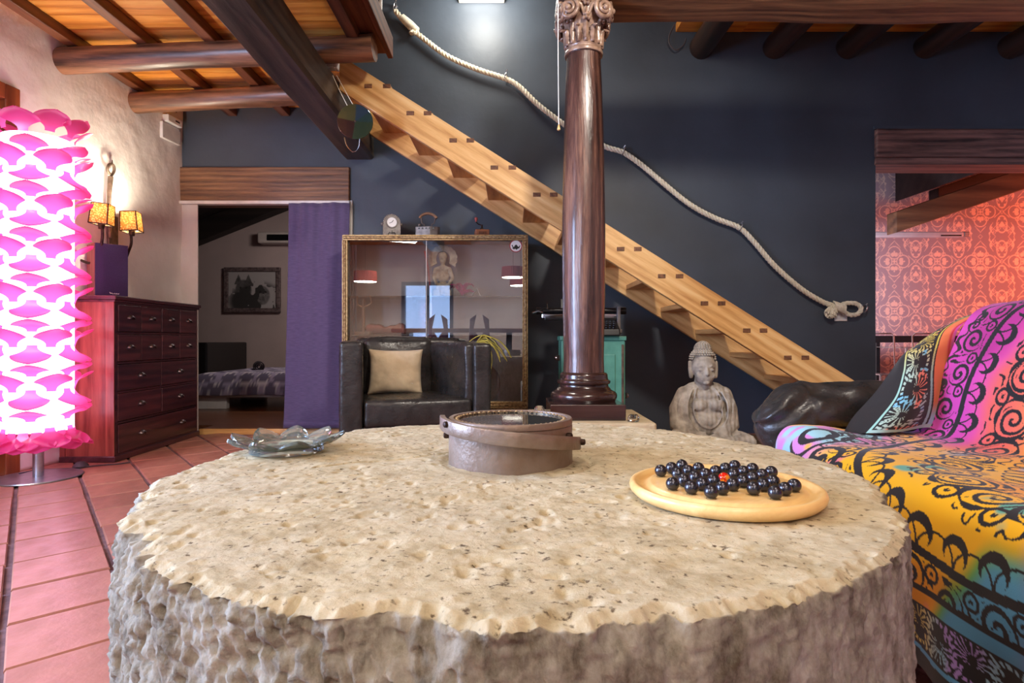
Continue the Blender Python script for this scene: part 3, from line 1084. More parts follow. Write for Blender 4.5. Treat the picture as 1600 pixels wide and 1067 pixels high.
t = NT('millstone')
a = t.n('ShaderNodeVertexColor', layer_name='worn')
v = t.coord()
topc = t.ramp(t.noise(v, 26, 8, 0.65), [(0.30, C(164, 150, 118)), (0.5, C(196, 184, 152)), (0.72, C(214, 204, 176))])
topc = t.mix(t.ramp(t.noise(v, 4, 3), [(0.45, (0, 0, 0, 1)), (0.7, (0.4, 0.4, 0.4, 1))]), topc, C(190, 184, 166))
spk = t.ramp(t.noise(v, 95, 3, 0.6), [(0.30, (1, 1, 1, 1)), (0.40, (0, 0, 0, 1))])
topc = t.mix(spk, topc, C(96, 82, 64))
v2 = t.coord((1, 1, 0.6))
side = t.ramp(t.noise(v2, 34, 8, 0.7), [(0.32, C(88, 80, 66)), (0.5, C(142, 137, 124)), (0.68, C(172, 169, 158))])
t.l(t.mix(a.outputs[0], side, topc), t.b.inputs['Base Color'])
t.b.inputs['Roughness'].default_value = 0.9
t.b.inputs['Specular IOR Level'].default_value = 0.25
t.bump(t.noise(v, 160, 6, 0.7), 0.5, 0.004)
M['millstone'] = t.m
me = millstone()
finish(link_mesh('millstone_table', me, M['millstone'], loc=TC), 'huge round old millstone used as a table, chipped rim, sandy top, grey side', 'table')

# iron band in the eye of the millstone, with its strap and a glass disc
EC = Vector((-0.003, 1.092, TZ))
eye = thing('iron_eye_ring', 'rusty iron ring with a loose strap, set in the centre of the millstone', 'iron ring', EC)
rin, rout, hh = 0.103, 0.1125, 0.078
prof = [(rout, -0.04), (rout + 0.0006, 0.0), (rout, 0.05), (rout + 0.0004, hh - 0.014), (rout - 0.001, hh - 0.0115), (rout + 0.0006, hh - 0.010), (rout + 0.0006, hh - 0.002), (rout - 0.001, hh), (rin + 0.001, hh), (rin, hh - 0.002), (rin, -0.04)]
build('band', MB().lathe(prof, 96, caps=False, amp=lambda a, z: 0.004 * math.sin(3 * a + 1) * (z < hh - 0.011)), M['rusty'], parent=eye, smooth=True, sharp=40)
# strap: flat bar bent round the front, left end higher than the right
rows = []
n = 60
for i in range(n + 1):
    s = i / n
    a = math.radians(176 + (356 - 176) * s)
    R = 0.1265 + 0.003 * math.cos(2 * (a - 4.71))
    if s < 0.06:
        hw = 0.0115 * math.sqrt(max(0.05, 1 - (1 - s / 0.06) ** 2))
    elif s > 0.97:
        hw = 0.0115 * (0.75 + 0.25 * (1 - (s - 0.97) / 0.03))
    else:
        hw = 0.0115
    zc = 0.072 + 0.006 * math.sin(PI * s) - 0.041 * s ** 1.15
    row = []
    for (dr, dz) in ((-0.004, -1), (0.004, -1), (0.005, -0.8), (0.005, 0.8), (0.004, 1), (-0.004, 1)):
        row.append(((R + dr) * math.cos(a), (R + dr) * math.sin(a), zc + dz * hw))
    rows.append(row)
mb = MB()
mb.grid(rows, closed_v=True)
mb.f.append((0, 1, 2, 3, 4, 5))
mb.f.append(tuple(n * 6 + k for k in range(5, -1, -1)))
strap = build('strap', mb, M['rusty_dark'], parent=eye, smooth=True, sharp=35)
for (deg, z, rr_) in ((213, 0.074, 0.13), (349, 0.036, 0.131), (331, 0.052, 0.117), (186, 0.046, 0.116)):
    a = math.radians(deg)
    d = Vector((math.cos(a), math.sin(a), 0))
    c = d * rr_ + Vector((0, 0, z))
    mb = MB().lathe([(0.0, -0.004), (0.0052, -0.004), (0.0058, 0.0), (0.0052, 0.0045), (0.003, 0.006)], 10, M=Matrix.Translation(c) @ d.to_track_quat('Z', 'Y').to_matrix().to_4x4())
    build('bolt', mb, M['iron'], parent=strap if deg in (213, 349) else eye, smooth=True)
M['beading'] = mat('dark_beading', C(52, 42, 32), C(130, 116, 90), rough=0.4, ns=200, lo=0.48, hi=0.52, metal=0.3)
build('beaded_rim', MB().lathe([(rin - 0.009, hh - 0.008), (rin - 0.009, hh - 0.002), (rin, hh - 0.004), (rin, hh - 0.012)], 96, caps=False), M['beading'], parent=eye)
bd = MB()
for k in range(56):
    a = 2 * PI * k / 56
    bd.ellipsoid(((rin - 0.0045) * math.cos(a), (rin - 0.0045) * math.sin(a), hh - 0.0035), 0.0034, seg=6, rings=4)
o = build('beads', bd, M['gilt'], parent=eye, smooth=True)
o['kind'] = 'stuff'
M['mirror_glass'] = mat('dark_glass_disc', C(120, 124, 122), C(110, 114, 112), rough=0.04, metal=0.75)
build('glass_disc', MB().lathe([(0.0001, hh - 0.010), (rin - 0.009, hh - 0.010), (rin - 0.009, hh - 0.0045), (0.0001, hh - 0.0045)], 64, caps=False), M['mirror_glass'], parent=eye)

# ------------------------------------------------------------------ glass ashtray
t = NT('thick_green_glass')
tr = t.n('ShaderNodeBsdfTransparent')
lw = t.n('ShaderNodeLayerWeight')
lw.inputs[0].default_value = 0.45
t.l(t.ramp(lw.outputs['Facing'], [(0.25, (0.995, 1.0, 0.998, 1)), (0.98, (0.72, 0.90, 0.85, 1))]), tr.inputs[0])
rf = t.n('ShaderNodeBsdfRefraction')
rf.inputs['Color'].default_value = (0.95, 0.99, 0.975, 1)
rf.inputs['IOR'].default_value = 1.12
rf.inputs['Roughness'].default_value = 0.02
m0 = t.n('ShaderNodeMixShader')
m0.inputs[0].default_value = 0.2
t.l(tr.outputs[0], m0.inputs[1])
t.l(rf.outputs[0], m0.inputs[2])
gl = t.n('ShaderNodeBsdfGlossy')
gl.inputs['Roughness'].default_value = 0.03
fr = t.n('ShaderNodeFresnel')
fr.inputs[0].default_value = 1.4
mx = t.n('ShaderNodeMixShader')
t.l(fr.outputs[0], mx.inputs[0])
wd = t.n('ShaderNodeBsdfDiffuse')
wd.inputs[0].default_value = (0.78, 0.95, 0.88, 1)
m1 = t.n('ShaderNodeMixShader')
m1.inputs[0].default_value = 0.14
t.l(m0.outputs[0], m1.inputs[1])
t.l(wd.outputs[0], m1.inputs[2])
t.l(m1.outputs[0], mx.inputs[1])
t.l(gl.outputs[0], mx.inputs[2])
t.l(mx.outputs[0], t.out.inputs[0])
M['green_glass'] = t.m
ash = thing('glass_dish', 'clear greenish glass dish with pointed wavy petals on the left of the millstone', 'glass dish', (-0.440, 1.165, TZ + 0.001))
nth = 180
rows = []
spec = [(0.0005, 0.0, 0, 0), (0.064, 0.0, 0, 0), (0.069, 0.002, 0, 0), (0.069, 0.011, 0, 0), (0.074, 0.013, 0.006, 0.003), (0.082, 0.015, 0.020, 0.008), (0.084, 0.017, 0.026, 0.013), (0.083, 0.020, 0.025, 0.016), (0.074, 0.018, 0.014, 0.010), (0.062, 0.013, 0.0, 0.0), (0.055, 0.010, 0, 0), (0.0005, 0.010, 0, 0)]
for (r0, z0, dr, dz) in spec:
    row = []
    for i in range(nth):
        a = 2 * PI * i / nth
        p_ = abs(math.cos(4.5 * a))
        p_ = 1 - abs(2 * ((a * 9 / (2 * PI)) % 1) - 1) ** 1.3
        row.append(((r0 + dr * p_) * math.cos(a), (r0 + dr * p_) * math.sin(a), z0 + dz * p_))
    rows.append(row)
build('dish', MB().grid(rows, closed_v=True), M['green_glass'], parent=ash, smooth=True, sharp=12)

# ------------------------------------------------------------------ solitaire board and marbles
BC = Vector((0.295, 0.829, TZ + 0.001))
brd = thing('solitaire_board', 'round pale wooden peg-solitaire board with a grooved rim on the millstone', 'game board', BC, (0, 0, math.radians(42)))
prof = [(0.0001, 0), (0.116, 0), (0.122, 0.002), (0.128, 0.008), (0.1295, 0.013), (0.128, 0.0175), (0.1245, 0.0195), (0.120, 0.0185), (0.1155, 0.0145), (0.110, 0.0132), (0.105, 0.0148), (0.102, 0.0175), (0.098, 0.018), (0.0001, 0.018)]
build('disc', MB().lathe(prof, 128, caps=False), M['board'], parent=brd, smooth=True, sharp=60)
sp = 0.0280
mr_ = 0.0089
hol = MB()
mball = MB().ellipsoid((0, 0, 0), mr_, seg=28, rings=16)
red = mat('red_swirl_marble', C(206, 30, 16), C(240, 150, 40), rough=0.08, ns=90, lo=0.5, hi=0.6, coat=0.6)
proto = None
ca, sa = math.cos(math.radians(42)), math.sin(math.radians(42))
names = ['first', 'second', 'third', 'fourth', 'fifth', 'sixth', 'seventh']
for i in range(-3, 4):
    for j in range(-3, 4):
        if abs(i) > 1 and abs(j) > 1:
            continue
        lx, ly = i * sp, j * sp
        x, y = BC.x + lx * ca - ly * sa, BC.y + lx * sa + ly * ca
        hol.lathe([(0.0001, 0.0177), (0.0045, 0.0177), (0.0062, 0.0182), (0.0066, 0.0181)], 14, c=(lx, ly, 0), caps=False)
        z = BC.z + 0.018 + mr_ - 0.0004
        if i == 0 and j == 0:
            o = build('marble', MB().ellipsoid((0, 0, 0), mr_ * 0.9, seg=28, rings=16), red, smooth=True)
            o.location = (x, y, z - 0.0009)
            finish(o, 'red and orange glass marble in the middle of the black marbles', 'marble')
            continue
        if proto is None:
            proto = build('marble', mball, M['hematite'], smooth=True)
            o = proto
        else:
            o = dup(proto)
        o.location = (x, y, z)
        row = names[3 - j]
        pos = names[i + 3 if abs(j) <= 1 else i + 1]
        finish(o, 'shiny black marble, %s from left in the %s row from the back' % (pos, row), 'marble', 'black marbles on the solitaire board')
build('hole', hol, mat('drilled_hole', C(150, 104, 54), rough=0.6), parent=brd, smooth=True)['kind'] = 'stuff'

# ------------------------------------------------------------------ carved column on its plinth
XC, YC = 0.397, 3.30
PZ0 = 0.355
finish(build('column_pad', MB().box(0.09, 0.735, 3.02, 3.62, 0, PZ0), M['stone_pad'], world=True, bevel=0.012), 'pale stone block under the plinth of the carved column', 'stone block')


def zpx(py, Y):
    return H - (py - CY) / F * Y


col = thing('wooden_column', 'tall round varnished dark wooden column with carved capital and moulded base', 'column', (XC, YC, PZ0))
build('plinth', MB().box(XC - 0.197, XC + 0.197, 3.103, 3.497, PZ0, zpx(632.5, 3.10)), M['column_base'], parent=col, world=True, bevel=0.004)
zb = zpx(632.5, 3.1)
s = 3.3 / F


def zz(py, r=0.0):
    return zpx(py, 3.3 - r)


def prof_px(lst):
    """(radius, pixel row of the silhouette nearest the camera) -> lathe profile."""
    return [(r, zz(py, r) - PZ0) for r, py in lst]



base = [(0.16, 632.5), (0.170, 632.5), (0.174, 629), (0.181, 626), (0.183, 622), (0.180, 618.5), (0.172, 616), (0.160, 614), (0.150, 612), (0.146, 609.5), (0.140, 608), (0.136, 606), (0.134, 604),
        (0.1345, 602.5), (0.144, 601.5), (0.147, 599), (0.145, 596.5), (0.136, 595.5), (0.132, 594), (0.131, 590), (0.131, 587), (0.127, 585), (0.120, 583.5), (0.112, 582.5)]
build('moulded_base', MB().lathe(prof_px(base), 72), M['column_base'], parent=col, smooth=True, sharp=50)
shaft = prof_px([(0.112, 583), (0.110, 560), (0.113, 520), (0.1175, 460), (0.1195, 400), (0.1195, 340), (0.1165, 290), (0.113, 240), (0.108, 180), (0.100, 120), (0.094, 90), (0.0925, 76), (0.095, 74.5)])
fine = []
for (r0, z0), (r1, z1) in zip(shaft[:-1], shaft[1:]):
    for k in range(8):
        f = k / 8
        fine.append((r0 + (r1 - r0) * f, z0 + (z1 - z0) * f))
fine.append(shaft[-1])


def wave_amp(a, z):
    return 0.022 * (float(vnoise(math.cos(a) * 2.4 + 4, math.sin(a) * 2.4, z * 0.8, 3)) - 0.5) + 0.02 * (float(vnoise(math.cos(a) * 7 + 4, math.sin(a) * 7, z * 1.2, 5)) - 0.5)


build('shaft', MB().lathe(fine, 72, amp=wave_amp), M['column'], parent=col, smooth=True, sharp=60)
neck = [(0.094, 76), (0.104, 75), (0.107, 72), (0.105, 69.5), (0.098, 68.5), (0.099, 66), (0.1015, 64.5), (0.098, 62.5), (0.094, 61.5), (0.096, 50), (0.101, 40), (0.108, 30), (0.117, 20), (0.124, 8), (0.128, -2), (0.128, -10)]
cap = build('capital', MB().lathe(prof_px(neck), 64), M['capital'], parent=col, smooth=True, sharp=45)
# scrolls, leaves, buds (sub-parts of the capital)


def scroll(cen, nrm, r0, turns, hand, thick):
    nrm = Vector(nrm).normalized()
    up = Vector((0, 0, 1))
    side = nrm.cross(up).normalized() * hand
    pts, rs = [], []
    n = int(26 * turns)
    for i in range(n + 1):
        f = i / n
        a = PI * 0.55 + 2 * PI * turns * f
        r = r0 * (1 - 0.86 * f)
        pts.append(Vector(cen) + side * (r * math.cos(a)) + up * (r * math.sin(a)) + nrm * (0.016 * f))
        rs.append(thick * (1 - 0.35 * f))
    return pts, rs


def zl(py, r=0.125):
    return zz(py, r) - PZ0


for k in range(4):
    a = math.radians(-90 + 90 * k)
    nrm = Vector((math.cos(a), math.sin(a), 0))
    side = nrm.cross(Vector((0, 0, 1)))
    for hand in (-1, 1):
        cen = nrm * 0.128 + side * (hand * 0.094) + Vector((0, 0, zl(14)))
        nr = (nrm + side * hand * 0.35).normalized()
        pts, rs = scroll(cen, nr, 0.054, 2.1, hand, 0.0125)
        mb = MB().tube(pts, rs, 8)
        mb.ellipsoid(cen + nr * 0.016, (0.016, 0.016, 0.016), seg=12, rings=8)
        mb.tube([nrm * 0.118 + side * hand * 0.012 + Vector((0, 0, zl(22))), nrm * 0.132 + side * hand * 0.03 + Vector((0, 0, zl(8))), pts[0]], [0.007, 0.011, 0.0125], 8)
        mb.lathe([(0.0001, -0.014), (0.05, -0.014), (0.054, -0.006), (0.048, 0.002), (0.0001, 0.002)], 24, M=Matrix.Translation(cen) @ nr.to_track_quat('Z', 'Y').to_matrix().to_4x4(), caps=False)
        build('scroll', mb, M['capital'], parent=cap, smooth=True, sharp=60)
    mb = MB()
    for q in range(6):
        an = 2 * PI * q / 6
        mb.ellipsoid(nrm * 0.136 + side * 0.017 * math.cos(an) + Vector((0, 0, zl(1) + 0.017 * math.sin(an))), 0.011, seg=8, rings=6)
    mb.ellipsoid(nrm * 0.142 + Vector((0, 0, zl(1))), 0.011, seg=8, rings=6)
    mb.tube([nrm * 0.122 + Vector((0, 0, zl(10))), nrm * 0.124 + Vector((0, 0, zl(19)))], 0.006, 8)
    mb.ellipsoid(nrm * 0.122 + Vector((0, 0, zl(21))), (0.015, 0.015, 0.011), seg=10, rings=6)
    build('rosette', mb, M['capital'], parent=cap, smooth=True)
for k in range(16):
    a = math.radians(-90 + 22.5 * k)
    big = k % 2 == 0
    nrm = Vector((math.cos(a), math.sin(a), 0))
    side = nrm.cross(Vector((0, 0, 1)))
    hgt = 0.125 if big else 0.085
    rows = []
    for i in range(13):
        f = i / 12
        z = zl(60) + hgt * math.sin(min(1.0, f * 1.12) * PI / 2) - (0.02 * max(0, f - 0.8) * 5 if big else 0.012 * max(0, f - 0.8) * 5)
        r = 0.100 + 0.012 * f + 0.038 * max(0, f - 0.55) ** 1.3 * 2
        w = 0.019 * (math.sin(PI * min(1, 0.15 + 0.85 * f)) ** 0.5) * (0.72 + 0.28 * abs(math.cos(f * 11)))
        rows.append([nrm * (r - 0.012) + side * w + Vector((0, 0, z)), nrm * (r + 0.001) + side * w * 0.6 + Vector((0, 0, z)), nrm * (r + 0.007) + Vector((0, 0, z)), nrm * (r + 0.001) - side * w * 0.6 + Vector((0, 0, z)), nrm * (r - 0.012) - side * w + Vector((0, 0, z))])
    mb = MB().grid(rows)
    if big:
        for sd in (-1, 1):
            mb.ellipsoid(nrm * 0.124 + side * sd * 0.014 + Vector((0, 0, zl(60) + hgt * 0.9)), 0.008, seg=8, rings=6)
    build('leaf', mb, M['capital'], parent=cap, smooth=True, solid=0.006)
build('abacus', MB().box(-0.15, 0.15, -0.15, 0.15, zl(-10), zl(-22)), M['capital'], parent=cap, bevel=0.01)

M['crystal'] = mat('clear_crystal', (0.98, 0.98, 0.99, 1), (0.98, 0.98, 0.99, 1), rough=0.03, trans=1.0, ior=1.5)
for (px, lab) in ((990, 'small cut-glass candle holder on the stone block, right of the column plinth'), (843, 'small cut-glass candle holder on the stone block, left of the column plinth')):
    p = P(px, 657, 3.07)
    prof = [(0.010, 0), (0.022, 0.0), (0.030, 0.006), (0.0305, 0.020), (0.024, 0.032), (0.020, 0.036), (0.018, 0.028), (0.016, 0.016), (0.0001, 0.014)]
    if px == 843:
        p = P(843, 658, 3.06)
        prof = [(r, z * 2.2) for r, z in prof]
    o = build('candle_holder', MB().lathe(prof, 12), M['crystal'])
    o.location = (p.x, 3.075, PZ0 + 0.001)
    finish(o, lab, 'candle holder', 'glass candle holders by the column')

# light cord with a wooden pull
crd = thing('pull_cord', 'thin white light cord with a wooden pull in front of the column', 'cord', P(873, 200, 3.02))
x0 = P(873, 200, 3.02)
build('string', MB().tube([x0 + Vector((0.0, 0, 0.01)), x0 + Vector((-0.003, 0, 0.35)), Vector((x0.x - 0.004, 3.02, 2.6))], 0.0022, 6), M['white'], parent=crd, world=True, smooth=True)
build('wooden_pull', MB().lathe([(0.002, 0.018), (0.004, 0.016), (0.006, 0.006), (0.0085, -0.004), (0.008, -0.010), (0.004, -0.013)], 14), M['board'], parent=crd, smooth=True)

# ------------------------------------------------------------------ staircase
st_ = thing('staircase', 'open honey-coloured pine staircase with through tenons, rising along the slate wall', 'staircase', (0.8, 4.4, 0))
SL = 0.6325
ANG = math.atan(SL)


def ztop(x):
    return 2.626 - SL * (x + 1.082)


def stringer(y0, y1):
    dz = 0.232
    xt = -1.145
    xb_top = (2.626 - 0.0) / SL - 1.082
    xb_bot = (2.626 - dz) / SL - 1.082
    poly = [(xt, ztop(xt) - 0.03), (xt + 0.05, ztop(xt + 0.05)), (xb_top, 0.0), (xb_bot, 0.0), (xt, ztop(xt) - dz)]
    return MB().prism(poly, 'y', y0, y1)


def place_string(y0, y1):
    mb = stringer(y0, y1)
    c = Vector((0.8, (y0 + y1) / 2, ztop(0.8) - 0.116))
    L = WM[st_.name].inverted() @ Matrix.Translation(c) @ Matrix.Rotation(ANG, 4, 'Y')
    return build('stringer', mb, M['pine'], parent=st_, world=True, loc=L.to_translation(), rot=L.to_euler(), bevel=0.004)


place_string(3.95, 3.995)
place_string(4.80, 4.845)
for k in range(-6, 8):
    xm, zm = 0.776 + 0.278 * k, 1.378 - 0.180 * k
    if zm < 0.05:
        continue
    tr = build('tread', MB().box(-0.135, 0.084, 3.995 - 4.4, 4.80 - 4.4, -0.019, 0.019), M['pine_y'], parent=st_, loc=(xm - 0.8, 0, zm), bevel=0.004)
    for dx in (-0.058, 0.058):
        for yy in (3.9492, 4.8455):
            j = random.uniform(-0.004, 0.004)
            build('tenon', MB().box(dx - 0.025 + j, dx + 0.025 + j, yy - 4.4 - 0.003, yy - 4.4 + 0.02, -0.014, 0.014), M['tenon'], parent=tr, bevel=0.002)

# ------------------------------------------------------------------ rope handrail
pix = [(617, 16), (627, 28), (640, 42), (664, 62), (700, 88), (745, 108), (790, 123), (812, 136), (840, 163), (878, 192), (905, 208), (945, 229), (973, 238), (1000, 256), (1030, 281), (1065, 310), (1090, 327), (1120, 342), (1155, 356), (1178, 378), (1210, 415), (1250, 450), (1280, 469), (1300, 477), (1315, 478)]
ctrl = [P(x, y, 4.90) for x, y in pix]


def catmull(pts, per=12):
    out = []
    n = len(pts)
    for i in range(n - 1):
        p0, p1, p2, p3 = pts[max(i - 1, 0)], pts[i], pts[i + 1], pts[min(i + 2, n - 1)]
        for k in range(per):
            t = k / per
            out.append(0.5 * ((2 * p1) + (-p0 + p2) * t + (2 * p0 - 5 * p1 + 4 * p2 - p3) * t * t + (-p0 + 3 * p1 - 3 * p2 + p3) * t ** 3))
    out.append(pts[-1])
    return out


def resample(path, step):
    out = [path[0]]
    acc = 0
    for a, b in zip(path[:-1], path[1:]):
        L = (b - a).length
        while acc + L >= step:
            f = (step - acc) / L
            a = a + (b - a) * f
            out.append(a)
            L = (b - a).length
            acc = 0
        acc += L
    return out


def twisted(path, R, pitch, mb=None, seg=7, step=0.009):
    path = resample(path, step)
    mb = mb or MB()
    up = Vector((0, -1, 0))
    fr = []
    for i, p in enumerate(path):
        t = (path[min(i + 1, len(path) - 1)] - path[max(i - 1, 0)]).normalized()
        u = (up - t * up.dot(t)).normalized()
        fr.append((p, u, t.cross(u)))
    for s in range(3):
        pts = []
        for i, (p, u, w) in enumerate(fr):
            a = 2 * PI * (i * step / pitch + s / 3)
            pts.append(p + (u * math.cos(a) + w * math.sin(a)) * R * 0.52)
        mb.tube(pts, R * 0.56, seg)
    return mb


rope = thing('rope_handrail', 'thick pale twisted rope hung as a handrail along the slate wall above the stairs', 'rope', P(1320, 490, 4.9))
build('strand', twisted(catmull(ctrl), 0.021, 0.095), M['rope'], parent=rope, world=True, smooth=True)
loop = [P(x, y, 4.895) for x, y in ((1312, 478), (1322, 474), (1336, 474), (1344, 479), (1345, 485), (1339, 491), (1328, 492), (1318, 487), (1310, 483))]
build('loop', twisted(catmull(loop), 0.0185, 0.09), M['rope'], parent=rope, world=True, smooth=True)
wrap = []
a0, a1 = P(1304, 478, 4.89), P(1319, 483, 4.89)
for i in range(140):
    f = i / 139
    c = a0 + (a1 - a0) * f
    an = 2 * PI * 9 * f
    wrap.append(c + Vector((-0.25, 0, 1)).normalized() * (0.040 * math.cos(an)) + Vector((0, -1, 0)) * (0.032 * math.sin(an)))
mb = MB().tube(wrap, 0.0055, 6)
mb.tube([a0, a1], 0.036, 12)
build('whipping', mb, M['rope'], parent=rope, world=True, smooth=True)
mb = MB()
rt = random.Random(5)
c = P(1296, 487, 4.87)
for k in range(60):
    d = Vector((rt.uniform(-0.7, 0.3), rt.uniform(-0.8, 0.4), rt.uniform(-1, 0.5))).normalized()
    s0 = P(1300, 481, 4.88)
    mb.tube([s0, s0 + d * 0.03 + Vector((0, 0, -0.012)), s0 + d * 0.045 + Vector((-0.01, 0, -0.045))], 0.006, 5)
o = build('frayed_end', mb, M['rope'], parent=rope, world=True, smooth=True)
o['kind'] = 'stuff'
mb = MB().tube([P(628, 27, 4.9), P(640, 38, 4.9), P(652, 48, 4.9)], [0.030, 0.036, 0.028], 10)
for k in range(24):
    d = Vector((rt.uniform(-0.8, 0.8), rt.uniform(-0.8, 0.2), -1)).normalized()
    s0 = P(646, 46, 4.89)
    mb.tube([s0, s0 + d * 0.05], 0.006, 5)
build('whipping', mb, M['rope'], parent=rope, world=True, smooth=True)
for k, (x, y) in enumerate(((618, 13), (790, 121), (973, 238), (1155, 356), (1348, 483))):
    c = P(x, y, 4.93)
    mb = MB()
    ring = [c + Vector((0.026 * math.cos(2 * PI * i / 24) * 0.4, -0.03 + 0.03 * math.sin(2 * PI * i / 24), 0.030 * math.cos(2 * PI * i / 24))) for i in range(24)]
    mb.tube(ring, 0.0045, 7, closed=True)
    mb.tube([c + Vector((0, 0.02, 0.028)), c + Vector((0.004, -0.035, 0.032)), c + Vector((0.014, -0.045, 0.045))], 0.005, 7)
    mb.lathe([(0.0001, 0), (0.014, 0), (0.012, 0.005), (0.0001, 0.006)], 14, M=Matrix.Translation(c + Vector((0, 0.02, 0.028))) @ Vector((0, -1, 0)).to_track_quat('Z', 'Y').to_matrix().to_4x4(), caps=False)
    build('hook', mb, M['steel'], parent=rope, world=True, smooth=True)
sw = thing('light_switch', 'white double rocker switch on the slate wall under the rope knot', 'switch', P(1313, 494, BY))
build('plate', MB().box(-0.052, 0.052, -0.012, 0, -0.041, 0.034), M['white'], parent=sw, bevel=0.004)
for dx in (-0.0235, 0.0235):
    build('rocker', MB().prism([(-0.012, -0.029), (-0.021, 0.026), (-0.012, 0.026)], 'x', dx - 0.022, dx + 0.022), mat('silver_rocker', C(224, 228, 234), rough=0.3), parent=sw, bevel=0.002)

# ------------------------------------------------------------------ iridescent disc hung from the beam
hd = thing('hanging_disc', 'shiny glass disc with green, red and blue sectors hanging beside the big dark beam', 'hanging disc', P(555, 190, 3.72), (0, 0, math.radians(8)))
t = NT('iridescent_disc')
v = t.coord()
sx = t.n('ShaderNodeSeparateXYZ')
t.l(v, sx.inputs[0])
at = t.n('ShaderNodeMath', operation='ARCTAN2')
t.l(sx.outputs[2], at.inputs[0])
t.l(sx.outputs[0], at.inputs[1])
mr = t.n('ShaderNodeMapRange')
mr.inputs['From Min'].default_value = -PI
mr.inputs['From Max'].default_value = PI
t.l(at.outputs[0], mr.inputs[0])
cr_ = t.n('ShaderNodeValToRGB')
cr_.color_ramp.interpolation = 'CONSTANT'
el = cr_.color_ramp.elements
stops = [(0.0, C(74, 50, 46)), (0.22, C(66, 84, 64)), (0.5, C(60, 86, 82)), (0.6, C(64, 84, 100)), (0.74, C(100, 98, 62)), (0.97, C(74, 50, 46))]
while len(el) < len(stops):
    el.new(0.5)
for e, (p_, c_) in zip(el, stops):
    e.position, e.color = p_, c_
t.l(mr.outputs[0], cr_.inputs[0])
t.l(cr_.outputs[0], t.b.inputs['Base Color'])
t.b.inputs['Roughness'].default_value = 0.14
t.b.inputs['Metallic'].default_value = 0.5
t.b.inputs['Coat Weight'].default_value = 0.6
t.b.inputs['Transmission Weight'].default_value = 0.25
prof = [(0.0001, -0.002), (0.108, -0.002), (0.1095, 0), (0.108, 0.002), (0.0001, 0.002)]
RX90 = Matrix.Rotation(PI / 2, 4, 'X')
build('disc', MB().lathe(prof, 64, M=RX90, caps=False), t.m, parent=hd, smooth=True, sharp=30)
build('hub', MB().lathe([(0.0001, -0.006), (0.006, -0.006), (0.006, 0.006), (0.0001, 0.006)], 16, M=RX90, caps=False), M['chrome'], parent=hd, smooth=True)
g = WM[hd.name].inverted()
for dx in (-0.006, 0.006):
    build('cord', MB().tube([g @ P(548 + dx * 800, 166, 3.72), g @ P(534 + dx * 700, 140, 3.72), g @ P(523 + dx * 500, 118, 3.75)], 0.0022, 6), M['rope'], parent=hd, smooth=True)
lp = [g @ P(x, y, 3.71) for x, y in ((538, 215), (541, 226), (547, 234), (551, 237), (557, 235), (561, 228), (562, 217))]
build('wire_loop', MB().tube(catmull(lp, 6), 0.0025, 6), M['chrome'], parent=hd, smooth=True)

# small fixtures at the top left
fx = thing('tube_light', 'white tube light fitting under the log at the stair head, beside the dark beam', 'light fitting', P(500, 101, 3.88))
build('housing', MB().box(-0.36, 0.10, -0.03, 0.03, -0.030, 0.028), M['white'], parent=fx, bevel=0.006)
build('end_cap', MB().box(0.10, 0.118, -0.033, 0.033, -0.033, 0.031), M['white'], parent=fx, bevel=0.004)
build('bracket', MB().box(0.10, 0.16, -0.02, 0.02, 0.026, 0.034).lathe([(0.0001, 0), (0.009, 0), (0.007, 0.006), (0.0001, 0.007)], 12, c=(0.135, 0, 0.034), caps=False), M['steel'], parent=fx)
jb = thing('junction_box', 'white sensor box on the white wall under the log, above its blank plate', 'junction box', (wlx(4.80), 4.80, 2.535), (0, 0, -math.atan(0.11)))
build('housing', MB().box(-0.01, 0.05, -0.085, 0.085, -0.028, 0.030), M['white'], parent=jb, bevel=0.006)
build('slot', MB().box(0.048, 0.052, 0.0, 0.05, -0.004, 0.006), M['black'], parent=jb)
bp = thing('blank_plate', 'square white cover plate screwed to the white wall beside the slate wall', 'cover plate', (wlx(4.80), 4.80, 2.43), (0, 0, -math.atan(0.11)))
build('plate', MB().box(-0.02, 0.02, -0.11, 0.105, -0.058, 0.070), M['white_paint'], parent=bp, bevel=0.003)
for (yy, zz_) in ((-0.095, -0.045), (0.09, -0.045), (-0.095, 0.057), (0.09, 0.057)):
    build('screw', MB().ellipsoid((0.021, yy, zz_), (0.003, 0.005, 0.005), seg=8, rings=6), M['steel'], parent=bp, smooth=True)
rl = thing('upstairs_railing', 'white upright rods of the mezzanine railing above the stair head', 'railing', (-0.86, 3.9, 2.78))
for k in range(6):
    build('rod', MB().tube([(0, -0.14 * k, 0.0), (0, -0.14 * k, 0.85)], 0.010, 10), M['white'], parent=rl, smooth=True)
build('panel', MB().box(-0.006, 0.0, -0.72, 0.03, 0.14, 0.16), M['white'], parent=rl)
build('top_rail', MB().tube([(0, 0.03, 0.86), (0, -0.8, 0.86)], 0.018, 10), M['white'], parent=rl, smooth=True)
wlp = thing('wall_lamp', 'bright long lamp on the slate wall at the very top of the frame', 'lamp', P(752, -4, 4.88))
build('tube', MB().tube([(-0.17, 0, 0), (0.17, 0, 0)], 0.014, 12), emitter('lamp_glow', (1.0, 0.95, 0.82, 1), 14), parent=wlp, smooth=True)
build('bracket', MB().box(-0.19, 0.19, 0.02, 0.07, -0.008, 0.02), M['white'], parent=wlp, bevel=0.004)
light('wall_lamp_light', 'POINT', P(752, -16, 4.6), 36, (1.0, 0.95, 0.84), 0.15)
